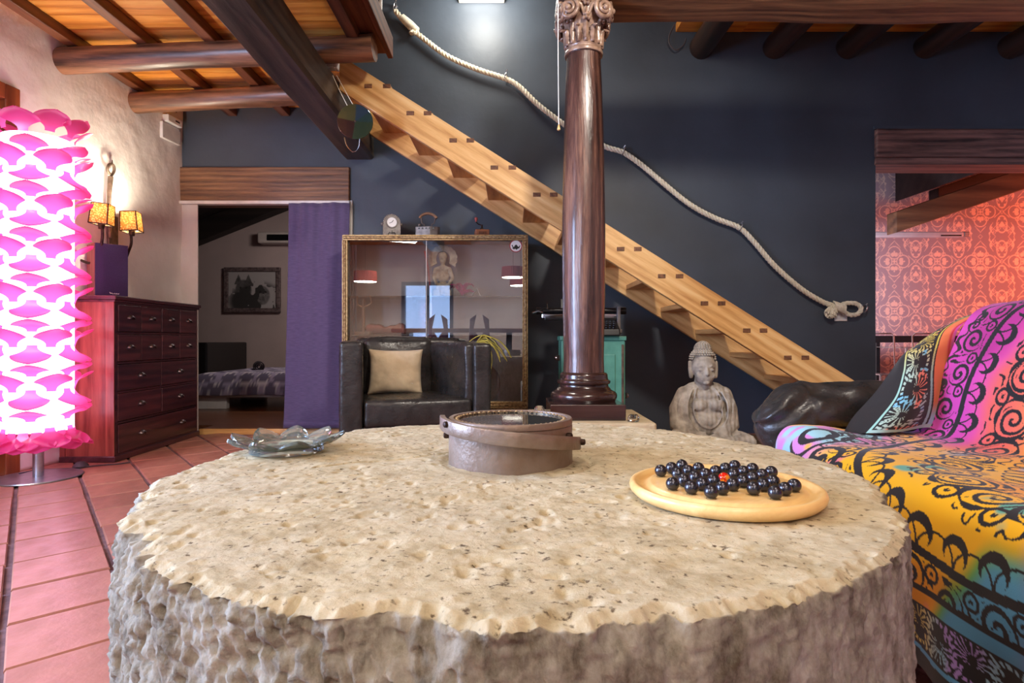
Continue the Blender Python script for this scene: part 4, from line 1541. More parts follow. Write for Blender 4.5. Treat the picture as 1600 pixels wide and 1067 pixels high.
# thin dark cable hanging by the first dark log
finish(build('hanging_cable', MB().tube(catmull([P(x, y, 4.9) for x, y in ((1054, 38), (1046, 55), (1046, 68), (1056, 78), (1068, 70), (1072, 60))], 8), 0.006, 6), M['cable'], world=True, smooth=True), 'thin dark cable looping out of the boards beside the first dark log', 'cable')

# ------------------------------------------------------------------ glass display cabinet
CF = 4.55
cx0, cx1 = -1.297, 0.122
cz0, cz1 = 0.255, 1.577
cab = thing('display_cabinet', 'wide glazed display cabinet with twisted gilt frame under the stairs', 'display cabinet', ((cx0 + cx1) / 2, 4.72, 0))
g = WM[cab.name].inverted()
build('back_panel', MB().box(cx0 + 0.02, cx1 - 0.02, 4.895, 4.915, cz0, cz1 - 0.02), M['cabinet_inside'], parent=cab, world=True)
build('side_panel', MB().box(cx0 + 0.008, cx0 + 0.02, CF + 0.02, 4.915, cz0, cz1 - 0.01), M['shelf_glass'], parent=cab, world=True)
build('side_panel', MB().box(cx1 - 0.02, cx1 - 0.008, CF + 0.02, 4.915, cz0, cz1 - 0.01), M['shelf_glass'], parent=cab, world=True)
build('top_board', MB().box(cx0, cx1, CF + 0.02, 4.915, cz1 - 0.022, cz1 - 0.002), M['black'], parent=cab, world=True, bevel=0.003)
build('bottom_board', MB().box(cx0, cx1, CF + 0.02, 4.915, cz0 - 0.02, cz0), M['gilt'], parent=cab, world=True, bevel=0.003)
fr = 0.042
for nm, bx in (('frame_rail', (cx0, cx1, cz1 - fr, cz1)), ('frame_rail', (cx0, cx1, cz0 - 0.005, cz0 + 0.05)), ('frame_post', (cx0, cx0 + fr, cz0 + 0.05, cz1 - fr)), ('frame_post', (cx1 - fr, cx1, cz0 + 0.05, cz1 - fr))):
    x0, x1, z0, z1 = bx
    po = build(nm, MB().box(x0, x1, CF - 0.004, CF + 0.022, z0, z1), M['gilt'], parent=cab, world=True, bevel=0.004)
    # twisted moulding along the middle, two plain fillets
    hor = (x1 - x0) > (z1 - z0)
    a, b = (Vector((x0 + 0.01, CF - 0.006, (z0 + z1) / 2)), Vector((x1 - 0.01, CF - 0.006, (z0 + z1) / 2))) if hor else (Vector(((x0 + x1) / 2, CF - 0.006, z0)), Vector(((x0 + x1) / 2, CF - 0.006, z1)))
    n = int((b - a).length / 0.02)
    build('twisted_moulding', twisted([a + (b - a) * (i / n) for i in range(n + 1)], 0.011, 0.045, seg=6, step=0.006), M['gilt'], parent=po, world=True, smooth=True)
    mb = MB()
    for off in (-0.0165, 0.0165):
        d = Vector((0, 0, off)) if hor else Vector((off, 0, 0))
        mb.tube([a + d, b + d], 0.0042, 6)
    build('fillet', mb, mat('bright_gilt', C(206, 176, 122), C(150, 118, 74), rough=0.35, metal=0.5, ns=40), parent=po, world=True, smooth=True)
for x in (cx0, cx1):
    mb = MB().lathe([(0.03, 0), (0.035, 0.02), (0.02, 0.06), (0.024, 0.15), (0.045, 0.2), (0.04, 0.235)], 14, c=(x + (0.04 if x < -1 else -0.04), CF + 0.04, 0))
    build('foot', mb, M['gilt'], parent=cab, world=True, smooth=True)
    mb = MB().lathe([(0.03, 0), (0.035, 0.02), (0.02, 0.06), (0.024, 0.15), (0.045, 0.2), (0.04, 0.235)], 14, c=(x + (0.04 if x < -1 else -0.04), 4.86, 0))
    build('foot', mb, M['gilt'], parent=cab, world=True, smooth=True)
shz = [zpx(464, 4.72), zpx(523, 4.72)]
for z in shz:
    build('glass_shelf', MB().box(cx0 + 0.03, cx1 - 0.03, 4.60, 4.89, z - 0.006, z), M['shelf_glass'], parent=cab, world=True)
    for k in range(2):
        xx = cx0 + 0.03 if k == 0 else cx1 - 0.045
        build('shelf_support', MB().box(xx, xx + 0.015, 4.62, 4.86, z - 0.014, z - 0.006), M['chrome'], parent=cab, world=True)
xm = P(670, 500, CF).x
build('glass_door', MB().box(cx0 + fr, xm + 0.02, CF + 0.0245, CF + 0.0285, cz0 + 0.05, cz1 - fr), M['cabinet_glass'], parent=cab, world=True)
dr2 = build('glass_door', MB().box(xm - 0.02, cx1 - fr, CF + 0.012, CF + 0.016, cz0 + 0.05, cz1 - fr), M['cabinet_glass'], parent=cab, world=True)
build('bright_edge', MB().box(xm - 0.022, xm - 0.019, CF + 0.010, CF + 0.018, cz0 + 0.05, cz1 - fr), M['white'], parent=dr2, world=True)
# round sticker on the right-hand pane
sc = P(806, 384, CF)
stk = finish(thing('round_sticker', 'round white sticker with red ring and black animal on the cabinet glass', 'sticker', (sc.x, CF + 0.0115, sc.z)), None, None)
build('paper', MB().lathe([(0.0001, -0.0004), (0.042, -0.0004), (0.042, 0.0004), (0.0001, 0.0004)], 40, M=RX90, caps=False), M['white'], parent=stk)
build('red_ring', MB().lathe([(0.042, -0.0003), (0.048, -0.0003), (0.048, 0.0008), (0.042, 0.0008)], 40, M=RX90, caps=False), mat('sticker_red', C(170, 40, 44), rough=0.5), parent=stk)
cat_ = [(-0.033, 0.004), (-0.026, 0.010), (-0.022, 0.000), (-0.016, -0.010), (-0.008, 0.004), (0.002, 0.012), (0.012, 0.002), (0.020, -0.008), (0.030, 0.006), (0.034, 0.002), (0.026, -0.016), (0.012, -0.022), (0.004, -0.030), (-0.004, -0.020), (-0.014, -0.026), (-0.026, -0.018), (-0.024, -0.008)]
build('print', MB().prism(cat_, 'y', -0.0014, -0.0006), M['black'], parent=stk)

# things inside the cabinet
M['terracotta_pale'] = mat('pale_clay', C(204, 184, 154), C(160, 138, 112), rough=0.85, ns=30, bump=0.3, bs=90, bdist=0.004)


def blob(name, prims, mt, parent, voxel, smoothing=4):
    """prims: ('e', centre, radii[, matrix]) or ('t', path, radii): fused into one skin."""
    mb = MB()
    for p in prims:
        if p[0] == 'e':
            mb.ellipsoid(p[1], p[2], seg=20, rings=12) if len(p) < 4 else mb.add(*_ell(p[1], p[2], p[3]))
        else:
            r = p[2]
            mb.tube(p[1], r, 12)
            rs = r if isinstance(r, (list, tuple)) else [r] * len(p[1])
            mb.ellipsoid(tuple(p[1][0]), rs[0], seg=12, rings=8)
            mb.ellipsoid(tuple(p[1][-1]), rs[-1], seg=12, rings=8)
    return build(name, mb, mt, parent=parent, remesh=voxel, smoothing=smoothing, smooth=True)


def _ell(c, r, Mx):
    m = MB().ellipsoid((0, 0, 0), r, seg=20, rings=12)
    return [Vector(c) + Mx @ Vector(v) for v in m.v], m.f


fg = thing('clay_figurine', 'pale clay figurine wearing a big scalloped feather headdress on the cabinet shelf', 'figurine', (P(692, 450, 4.72).x, 4.72, shz[0]))
k = 4.72 / F
def fz(py):
    return (464 - py) * k
pr = [('e', (0, 0, fz(405)), (0.028, 0.028, 0.036)), ('e', (0, 0, fz(432)), (0.050, 0.032, 0.045)), ('e', (0, 0, fz(449)), (0.055, 0.036, 0.045)), ('e', (0, 0, fz(420)), (0.062, 0.03, 0.024)), ('t', [(0, 0, fz(412)), (0, 0, fz(418))], 0.016),
      ('t', [(-0.055, 0, fz(421)), (-0.07, -0.01, fz(434)), (-0.05, -0.035, fz(443))], [0.018, 0.016, 0.014]), ('t', [(0.055, 0, fz(421)), (0.078, -0.01, fz(435)), (0.05, -0.035, fz(445))], [0.018, 0.016, 0.014]),
      ('t', [(-0.025, -0.01, fz(448)), (-0.03, -0.02, 0.02)], [0.03, 0.028]), ('t', [(0.03, -0.01, fz(448)), (0.034, -0.02, 0.02)], [0.03, 0.028]), ('e', (0, 0, 0.02), (0.075, 0.05, 0.02)), ('e', (0, -0.03, fz(405)), (0.006, 0.008, 0.012))]
build_fig = blob('body', pr, M['terracotta_pale'], fg, 0.006, 2)
pts = []
for i in range(121):
    a = math.radians(-35 + 250 * i / 120)
    r = 0.108 + 0.009 * abs(math.sin(a * 8))
    pts.append((r * math.cos(a) * 1.0, fz(404) + r * math.sin(a) * 0.95))
inner = [(0.055 * math.cos(math.radians(215 - 250 * i / 40)), fz(404) + 0.06 * math.sin(math.radians(215 - 250 * i / 40))) for i in range(41)]
build('headdress', MB().prism(pts + inner, 'y', 0.012, 0.03), M['terracotta_pale'], parent=fg, bevel=0.003)
build('cap', MB().ellipsoid((0, -0.002, fz(400)), (0.034, 0.034, 0.034)), M['terracotta_pale'], parent=fg, smooth=True)
for q, mx in enumerate((-0.04, 0.045)):
    build('block', MB().box(mx - 0.025, mx + 0.025, -0.075, -0.03, 0.0, 0.05), M['terracotta_pale'], parent=fg, bevel=0.004)
# magenta fabric flower with a folded white card
ff = thing('fabric_flower', 'crumpled magenta fabric flower on the cabinet shelf beside the clay figurine', 'fabric flower', (P(722, 455, 4.74).x, 4.74, shz[0]))
M['magenta'] = mat('magenta_cloth', C(190, 30, 110), C(130, 16, 76), rough=0.7, ns=30)
for q in range(14):
    a = 2 * PI * q / 14 + 0.2 * math.sin(q * 5)
    ln = 0.10 + 0.03 * math.sin(q * 3.3)
    d = Vector((math.cos(a), 0.6 * math.sin(a), 0))
    up = 0.03 + 0.06 * abs(math.sin(q * 1.7))
    n_ = d.cross(Vector((0, 0, 1)))
    rows = []
    for i in range(7):
        f = i / 6
        w = 0.03 * math.sin(PI * (0.1 + 0.9 * f)) + 0.003
        c = d * ln * f + Vector((0, 0, 0.02 + up * math.sin(f * 2.2)))
        rows.append([c - n_ * w, c + Vector((0, 0, -0.008)), c + n_ * w])
    build('petal', MB().grid(rows), M['magenta'], parent=ff, smooth=True, solid=0.003)
cd = finish(thing('folded_card', 'small folded white card lying on the cabinet shelf right of the magenta flower', 'card', (P(747, 460, 4.70).x, 4.70, shz[0])), None, None)
build('sheet', MB().add([(-0.06, 0, 0), (-0.01, 0, 0.07), (-0.01, 0.08, 0.07), (-0.06, 0.08, 0), (0.02, 0, 0.0), (0.02, 0.08, 0), (0.10, 0.0, 0.006), (0.10, 0.08, 0.006)], [(0, 1, 2, 3), (1, 4, 5, 2), (4, 6, 7, 5)]), M['white'], parent=cd, solid=0.002)
# red stick, model rig, wooden trough, guitar-like round, reeds
finish(build('red_stick', MB().tube([P(664, 392, 4.68), P(669, 420, 4.68), Vector((P(673, 455, 4.68).x, 4.68, shz[0] + 0.005))], [0.010, 0.006, 0.005], 8), mat('red_stick', C(190, 60, 50), rough=0.5), world=True, smooth=True), 'slim red stick leaning in the display cabinet left of the clay figurine', 'stick')
rig = thing('model_rig', 'little brown wooden mast and rig model at the left end of the display cabinet', 'model', (P(568, 523, 4.70).x, 4.70, shz[1]))
M['rigwood'] = wood('rig_wood', C(110, 80, 56), C(170, 130, 96), 'z', 2, rough=0.6)
build('mast', MB().tube([(0, 0, 0), (0, 0, 0.28)], 0.012, 8), M['rigwood'], parent=rig, smooth=True)
build('yoke', MB().tube(catmull([Vector((-0.05, 0, 0.30)), Vector((-0.045, 0, 0.24)), Vector((0, 0, 0.22)), Vector((0.045, 0, 0.24)), Vector((0.06, 0, 0.26)), Vector((0.05, 0, 0.31))], 6), 0.006, 8), M['rigwood'], parent=rig, smooth=True)
build('base', MB().box(-0.06, 0.06, -0.05, 0.05, 0, 0.025), M['rigwood'], parent=rig, bevel=0.004)
trg = thing('wooden_trough', 'rough reddish hewn wooden block on the lower cabinet shelf at the left', 'wooden block', (P(603, 523, 4.74).x, 4.76, shz[1]))
mb = MB()
rows = []
for i in range(14):
    f = i / 13
    x = -0.15 + 0.30 * f
    h0 = 0.075 + 0.012 * math.sin(f * 9) + 0.006 * math.sin(f * 23)
    lo = 0.006 + 0.010 * math.sin(PI * f)
    rows.append([(x, -0.05, lo), (x, 0.05, lo), (x, 0.055, h0), (x, 0.0, h0 + 0.004), (x, -0.055, h0 * 0.95)])
mb.grid(rows, closed_v=True)
mb.f.append((4, 3, 2, 1, 0))
mb.f.append(tuple(13 * 5 + q for q in range(5)))
build('block', mb, wood('red_hewn', C(88, 44, 34), C(170, 100, 74), 'x', 1.2, rough=0.7), parent=trg, bevel=0.004)
build('handle', MB().tube([(-0.15, 0, 0.05), (-0.20, 0, 0.045)], 0.012, 8), M['rigwood'], parent=trg, smooth=True)
drm = thing('round_drum', 'brown round drum standing in the display cabinet behind the armchair', 'drum', (P(748, 600, 4.76).x, 4.76, cz0))
build('shell', MB().lathe([(0.0001, -0.05), (0.168, -0.05), (0.172, -0.045), (0.172, 0.045), (0.168, 0.05), (0.0001, 0.05)], 40, c=(0, 0, 0), M=Matrix.Translation((0, 0, 0.172)) @ RX90, caps=False), wood('drum_wood', C(92, 62, 52), C(134, 96, 80), 'x', 1, rough=0.5), parent=drm, smooth=True, sharp=40)
build('skin', MB().lathe([(0.0001, 0.0505), (0.160, 0.0505), (0.160, 0.053), (0.0001, 0.053)], 40, M=Matrix.Translation((0, 0, 0.172)) @ RX90, caps=False), mat('drum_skin', C(124, 96, 86), rough=0.6), parent=drm)
rd = thing('dried_reeds', 'bunch of arching dry yellow reeds in front of the display cabinet behind the armchair', 'reeds', (P(755, 600, 4.42).x, 4.42, 0))
vz = 0.62
rnd = random.Random(4)
M['reed'] = mat('dry_reed', C(216, 200, 96), C(160, 150, 60), rough=0.7, ns=20)
for q in range(16):
    a = rnd.uniform(-1, 1)
    r = rnd.uniform(0.10, 0.20)
    top = 0.79 + rnd.uniform(-0.05, 0.02)
    pts = [Vector((0.0 + 0.01 * a, 0, 0.30)), Vector((-r * 0.4 * 1, 0.02 * a, 0.62)), Vector((-r * 0.1, 0.02 * a, top)), Vector((r * 0.7, 0.03 * a, top - 0.035)), Vector((r * 1.15, 0.03 * a, top - 0.11 - 0.05 * abs(a)))]
    if q % 3 == 0:
        pts = [Vector((-p.x * 0.9, p.y, p.z)) for p in pts]
    build('reed', MB().tube(catmull(pts, 5), 0.0028, 5), M['reed'], parent=rd, smooth=True)
build('vase', MB().lathe([(0.05, 0), (0.065, 0.02), (0.07, 0.15), (0.05, 0.30), (0.035, 0.36), (0.04, 0.38), (0.034, 0.38), (0.03, 0.35)], 20), M['black'], parent=rd, smooth=True)

# things on top of the cabinet
M['pewter'] = mat('dull_pewter', C(130, 124, 120), C(96, 90, 88), rough=0.45, metal=0.6, ns=20, bump=0.2, bs=60)
ck = thing('mantel_clock', 'small arched pewter mantel clock with a white dial on the display cabinet', 'clock', (P(612, 367, 4.66).x, 4.66, cz1), (0, 0, math.radians(14)))
def arch(w, h, n=16):
    r = w
    return [(-w, 0), (w, 0)] + [(w * math.cos(PI * i / n), h - r + r * math.sin(PI * i / n)) for i in range(n + 1)]
build('body', MB().prism(arch(0.066, 0.172), 'y', -0.02, 0.14), M['black'], parent=ck, bevel=0.004)
build('face_plate', MB().prism(arch(0.068, 0.176), 'y', -0.028, -0.02), M['pewter'], parent=ck, bevel=0.003)
mb = MB()
for (x, y) in [(sx * 0.064, 0.01 + 0.012 * i) for i in range(8) for sx in (-1, 1)] + [(0.064 * math.cos(PI * i / 14), 0.108 + 0.064 * math.sin(PI * i / 14)) for i in range(15)]:
    mb.ellipsoid((x, -0.030, y), 0.0045, seg=6, rings=4)
build('beading', mb, M['chrome'], parent=ck, smooth=True)['kind'] = 'stuff'
dl = build('dial', MB().lathe([(0.0001, 0), (0.038, 0), (0.038, 0.005), (0.0001, 0.005)], 32, M=Matrix.Translation((0, -0.028, 0.112)) @ RX90, caps=False), M['white'], parent=ck)
build('bezel', MB().lathe([(0.037, 0), (0.046, 0), (0.044, 0.009), (0.037, 0.009)], 32, M=Matrix.Translation((0, -0.028, 0.112)) @ RX90, caps=False), M['pewter'], parent=dl, smooth=True, sharp=40)
build('hand', MB().tube([(0, -0.0345, 0.112), (0.012, -0.0345, 0.128)], 0.0022, 5).tube([(0, -0.0345, 0.112), (-0.02, -0.0345, 0.104)], 0.0018, 5), M['black'], parent=dl)
build('relief', MB().tube([(-0.03, -0.029, 0.012), (-0.018, -0.031, 0.036), (-0.005, -0.031, 0.026), (0.002, -0.031, 0.052), (0.006, -0.031, 0.028), (0.02, -0.031, 0.034), (0.03, -0.029, 0.014)], 0.004, 6), M['black'], parent=ck, smooth=True)
for sx in (-1, 1):
    build('side_handle', MB().ellipsoid((sx * 0.074, -0.01, 0.10), (0.012, 0.01, 0.014), seg=10, rings=8), M['pewter'], parent=ck, smooth=True)
ir = thing('charcoal_iron', 'antique grey charcoal iron with a high curved handle on the display cabinet', 'iron', (P(668, 367, 4.68).x, 4.68, cz1), (0, 0, math.radians(-6)))
sh = [(-0.085, -0.045), (0.03, -0.048), (0.085, -0.02), (0.10, 0.0), (0.085, 0.02), (0.03, 0.048), (-0.085, 0.045)]
build('body', MB().prism(sh, 'z', 0.004, 0.082), M['pewter'], parent=ir, bevel=0.003)
build('sole', MB().prism([(x * 1.05, y * 1.08) for x, y in sh], 'z', 0, 0.008), M['pewter'], parent=ir, bevel=0.002)
mb = MB()
for q in range(5):
    x = -0.055 + 0.028 * q
    mb.prism([(x - 0.010, 0.060), (x + 0.010, 0.060), (x, 0.077)], 'y', -0.0475 - 0.002, -0.044)
build('vent', mb, M['black'], parent=ir)
for x in (-0.045, 0.055):
    build('upright', MB().tube([(x * 0.6, 0, 0.08), (x * 0.6, 0, 0.105), (x, 0, 0.115), (x * 1.1, 0, 0.145), (x * 1.0, 0, 0.16)], 0.0055, 7), M['pewter'], parent=ir, smooth=True)
build('handle', MB().tube(catmull([Vector((-0.062, 0, 0.155)), Vector((-0.045, 0, 0.178)), Vector((0.0, 0, 0.190)), Vector((0.045, 0, 0.178)), Vector((0.075, 0, 0.152))], 6), 0.0105, 10), wood('iron_handle_wood', C(110, 76, 46), C(170, 124, 80), 'x', 2), parent=ir, smooth=True)
build('knob', MB().ellipsoid((-0.062, -0.01, 0.098), 0.013, seg=12, rings=8), M['pewter'], parent=ir, smooth=True)
cg = thing('coffee_grinder', 'small wooden hand coffee grinder with a crank on the display cabinet', 'coffee grinder', (P(753, 367, 4.66).x, 4.66, cz1), (0, 0, math.radians(8)))
build('box', MB().box(-0.055, 0.055, -0.05, 0.05, 0, 0.055), wood('grinder_wood', C(110, 60, 34), C(170, 104, 64), 'x', 1.6), parent=cg, bevel=0.005)
build('drawer', MB().box(-0.03, 0.03, -0.054, -0.048, 0.008, 0.04).ellipsoid((0, -0.058, 0.024), 0.005, seg=8, rings=6), wood('grinder_wood2', C(96, 52, 30), C(150, 90, 56), 'x', 2), parent=cg)
build('shaft', MB().lathe([(0.022, 0.055), (0.016, 0.065), (0.007, 0.075), (0.007, 0.098), (0.0001, 0.10)], 12, caps=False), M['iron'], parent=cg, smooth=True)
ck_ = build('crank', MB().tube([(0, 0, 0.095), (-0.03, -0.004, 0.102), (-0.046, -0.006, 0.118)], 0.0045, 6), M['iron'], parent=cg, smooth=True)
build('knob', MB().lathe([(0.004, 0), (0.008, 0.01), (0.013, 0.024), (0.010, 0.034), (0.0001, 0.036)], 12, c=(-0.046, -0.006, 0.118), caps=False), mat('red_knob', C(190, 90, 80), rough=0.4), parent=ck_, smooth=True)

# ------------------------------------------------------------------ black leather armchair with a beige cushion
AC = math.radians(15)
ach = thing('armchair', 'black leather tub armchair with square arms in front of the display cabinet', 'armchair', (-1.0, 3.45, 0), (0, 0, AC))
AW, AD = 0.905, 0.74


def puffy(x0, x1, y0, y1, z0, z1, e=0.035, n=7, seed=0, amp=0.012, puff=0.0):
    """A rounded, slightly creased upholstered block."""
    bm = bmesh.new()
    bmesh.ops.create_cube(bm, size=1.0)
    bmesh.ops.scale(bm, vec=(x1 - x0, y1 - y0, z1 - z0), verts=bm.verts)
    bmesh.ops.translate(bm, vec=((x0 + x1) / 2, (y0 + y1) / 2, (z0 + z1) / 2), verts=bm.verts)
    bmesh.ops.bevel(bm, geom=list(bm.edges), offset=e, segments=4, profile=0.6, affect='EDGES', clamp_overlap=True)
    bmesh.ops.subdivide_edges(bm, edges=[ed for ed in bm.edges if ed.calc_length() > 0.06], cuts=n, use_grid_fill=True)
    bmesh.ops.triangulate(bm, faces=[f for f in bm.faces if len(f.verts) > 4])
    co = np.array([v.co for v in bm.verts])
    nz = fbm(co[:, 0] * 9 + seed, co[:, 1] * 9, co[:, 2] * 6, 3, seed) - 0.5
    bm.normal_update()
    cx_, cy_, cz_ = (x0 + x1) / 2, (y0 + y1) / 2, (z0 + z1) / 2
    for v, d in zip(bm.verts, nz):
        u1 = abs(v.co.x - cx_) / (x1 - x0) * 2
        u2 = abs(v.co.y - cy_) / (y1 - y0) * 2
        u3 = abs(v.co.z - cz_) / (z1 - z0) * 2
        b = puff * max(0, 1 - max(sorted((u1, u2, u3))[:2]) ** 2)
        v.co += v.normal * (d * amp + b)
    mb = MB()
    bm.verts.index_update()
    mb.v = [tuple(v.co) for v in bm.verts]
    mb.f = [tuple(v.index for v in f.verts) for f in bm.faces]
    bm.free()
    return mb


zt = 0.765
build('arm', puffy(0, 0.132, 0, AD, 0.02, zt, 0.022, 8, 1, 0.010, 0.006), M['leather'], parent=ach, smooth=True, sharp=80)
build('arm', puffy(AW - 0.112, AW, 0, AD, 0.02, zt - 0.012, 0.022, 8, 2, 0.012, 0.006), M['leather'], parent=ach, smooth=True, sharp=80)
build('back', puffy(0.10, AW - 0.10, AD - 0.16, AD, 0.10, zt + 0.02, 0.04, 8, 3, 0.016, 0.01), M['leather'], parent=ach, smooth=True, sharp=80)
mb = puffy(0.145, 0.60, AD - 0.24, AD - 0.09, 0.38, zt + 0.018, 0.05, 9, 4, 0.022, 0.02)
build('back_cushion', mb, M['leather'], parent=ach, smooth=True, sharp=80)
# inner side of the right arm: a pad that widens towards the back
mb = puffy(AW - 0.165, AW - 0.10, 0.035, AD - 0.15, 0.36, zt - 0.01, 0.028, 9, 5, 0.014, 0.01)
mb.v = [(x - (0.17 * max(0, (y - 0.05)) / 0.54 if x < AW - 0.13 else 0), y, z) for x, y, z in mb.v]
build('arm_pad', mb, M['leather'], parent=ach, smooth=True, sharp=80)
mb = puffy(0.137, AW - 0.117, 0.015, AD - 0.13, 0.255, 0.418, 0.03, 9, 6, 0.014, 0.012)
build('seat_cushion', mb, M['leather'], parent=ach, smooth=True, sharp=80)
build('base', puffy(0.13, AW - 0.11, 0.03, AD - 0.05, 0.06, 0.262, 0.015, 5, 7, 0.006), M['leather'], parent=ach, smooth=True, sharp=80)
for (x, y) in ((0.06, 0.06), (AW - 0.06, 0.06), (0.06, AD - 0.06), (AW - 0.06, AD - 0.06)):
    build('foot', MB().lathe([(0.022, 0), (0.026, 0.02), (0.026, 0.03)], 14, c=(x, y, 0)), M['steel'], parent=ach, smooth=True, sharp=40)
# seams
for (xa, za) in ((0.066, zt), (AW - 0.056, zt - 0.012)):
    pass

plw = thing('cushion', 'square beige cotton cushion with small white embroidery on the black armchair', 'cushion', (0, 0, 0))
WM[plw.name] = WM[ach.name] @ Matrix.Translation((0.350, 0.425, 0.565)) @ Euler((math.radians(-15), math.radians(0.5), math.radians(-6))).to_matrix().to_4x4()
plw.location = WM[plw.name].to_translation()
plw.rotation_euler = WM[plw.name].to_euler()
n = 40
rows = {}
S = 0.168
vv, ff_ = [], []
for side in (1, -1):
    for i in range(n + 1):
        for j in range(n + 1):
            a, b = -1 + 2 * i / n, -1 + 2 * j / n
            pin = 1 + 0.06 * (abs(a) ** 3) * (abs(b) ** 3) - 0.02 * (1 - a * a) * abs(b) ** 2 - 0.02 * (1 - b * b) * abs(a) ** 2
            th_ = 0.062 * (max(0, 1 - a ** 4) ** 0.5) * (max(0, 1 - b ** 4) ** 0.5) + 0.004
            wr_ = (float(fbm(a * 3 + 9, b * 3, side, 3, 91)) - 0.5) * 0.016 * (abs(a) + abs(b))
            vv.append((a * S * pin, -side * (th_ + wr_ * (th_ > 0.01)), b * S * 0.86 * pin))
m_ = (n + 1) ** 2
for s_ in range(2):
    for i in range(n):
        for j in range(n):
            q = [s_ * m_ + i * (n + 1) + j, s_ * m_ + (i + 1) * (n + 1) + j, s_ * m_ + (i + 1) * (n + 1) + j + 1, s_ * m_ + i * (n + 1) + j + 1]
            ff_.append(tuple(q if s_ == 0 else q[::-1]))
edge = [i * (n + 1) for i in range(n + 1)] + [n * (n + 1) + j for j in range(1, n + 1)] + [i * (n + 1) + n for i in range(n - 1, -1, -1)] + [j for j in range(n - 1, 0, -1)]
for a, b in zip(edge, edge[1:] + edge[:1]):
    ff_.append((a, b, b + m_, a + m_))
mb = MB()
mb.v, mb.f = vv, ff_
build('cover', mb, M['cushion'], parent=plw, smooth=True, sharp=85)
# embroidered letters "Kz"
mb = MB()
def stroke_(pts):
    mb.tube([(x * 0.011 + 0.085, -0.052 - 0.004 * 0, z * 0.013 - 0.075) for x, z in pts], 0.0016, 5)
stroke_([(-1.2, 1.6), (-1.0, 0.2), (-1.2, -1.6)])
stroke_([(0.4, 1.8), (-0.4, 0.6), (-1.0, 0.0), (-0.3, -0.6), (0.5, -1.7)])
stroke_([(-1.6, 1.8), (-1.0, 1.3), (-0.4, 1.8)])
stroke_([(1.2, 0.9), (2.0, 1.2), (2.6, 0.8), (1.8, -0.2), (1.2, -1.2), (2.0, -0.9), (2.8, -1.2)])
build('embroidery', mb, M['thread'], parent=plw, smooth=True)

# ------------------------------------------------------------------ drawer chest on the left
ch = thing('drawer_chest', 'tall plum-brown wooden chest of thirteen drawers with cup pulls along the white wall', 'chest of drawers', (-2.525, 3.78, 0), (0, 0, math.radians(1.6)))
CL, CD = 1.06, 0.335
# local: x = towards the room (0 = front plane), y = along the wall
build('side_panel', MB().box(-CD, -0.002, 0.0, 0.022, 0.0, 1.022), M['chest_side'], parent=ch, bevel=0.003)
build('side_panel', MB().box(-CD, -0.002, CL - 0.022, CL, 0.0, 1.022), M['chest_side'], parent=ch, bevel=0.003)
build('back_panel', MB().box(-CD, -CD + 0.01, 0.022, CL - 0.022, 0, 1.022), M['chest'], parent=ch)
build('side_frame', MB().box(-0.05, 0.004, -0.006, 0.0, 0.0, 1.022).box(-CD, -CD + 0.035, -0.006, 0.0, 0.0, 1.022), M['chest_side'], parent=ch, bevel=0.002)
build('top_board', MB().box(-CD - 0.0, 0.022, -0.018, CL + 0.018, 1.032, 1.058), M['chest'], parent=ch, bevel=0.006)
build('cornice', MB().box(-CD, 0.012, -0.010, CL + 0.010, 1.018, 1.032), M['chest'], parent=ch, bevel=0.004)
build('plinth', MB().box(-CD, 0.014, -0.012, CL + 0.012, 0.0, 0.038), M['chest'], parent=ch, bevel=0.005)
ff2 = MB()
rowsz = [(1.008, 0.825), (0.815, 0.632), (0.620, 0.443), (0.432, 0.250), (0.236, 0.045)]
for z in (1.013, 0.820, 0.626, 0.4375, 0.243, 0.040):
    ff2.box(-0.03, 0.0, 0.022, CL - 0.022, z - 0.007, z + 0.007)
for y_ in (0.0225, CL - 0.0225):
    ff2.box(-0.03, 0.0, y_ - 0.014, y_ + 0.014, 0.04, 1.015)
for q in (1, 2, 3):
    ff2.box(-0.03, 0.0, CL * q / 4 - 0.006, CL * q / 4 + 0.006, 0.63 if q != 2 else 0.245, 1.013)
build('face_frame', ff2, M['chest'], parent=ch, bevel=0.002)


def pull(par, y_, z_):
    rows = []
    for i in range(9):
        a = PI * i / 8
        row = []
        for j in range(6):
            b = PI / 2 * j / 5
            row.append((0.004 + 0.024 * math.sin(b), y_ + 0.034 * math.cos(a) * math.cos(b * 0.55), z_ - 0.008 + 0.026 * math.sin(a) * math.cos(b * 0.8)))
        rows.append(row)
    mb = MB().grid(rows)
    mb.box(0.002, 0.006, y_ - 0.038, y_ + 0.038, z_ - 0.012, z_ - 0.004)
    return build('cup_pull', mb, M['pull'], parent=par, smooth=True, sharp=50, solid=0.002)


for ri, (z1_, z0_) in enumerate(rowsz):
    nc = 4 if ri < 2 else (2 if ri < 4 else 1)
    ys = np.linspace(0.036, CL - 0.036, nc + 1)
    for q in range(nc):
        ya, yb = ys[q] + (0.004 if q else 0), ys[q + 1] - (0.004 if q < nc - 1 else 0)
        d = build('drawer', MB().box(-0.28, 0.006 + random.uniform(-0.002, 0.003), ya, yb, z0_ + 0.004, z1_ - 0.004), M['chest'], parent=ch, bevel=0.004)
        for yy in ([(ya + yb) / 2] if nc > 1 else [CL * 0.27, CL * 0.76]):
            pull(d, yy, (z0_ + z1_) / 2 + 0.005)

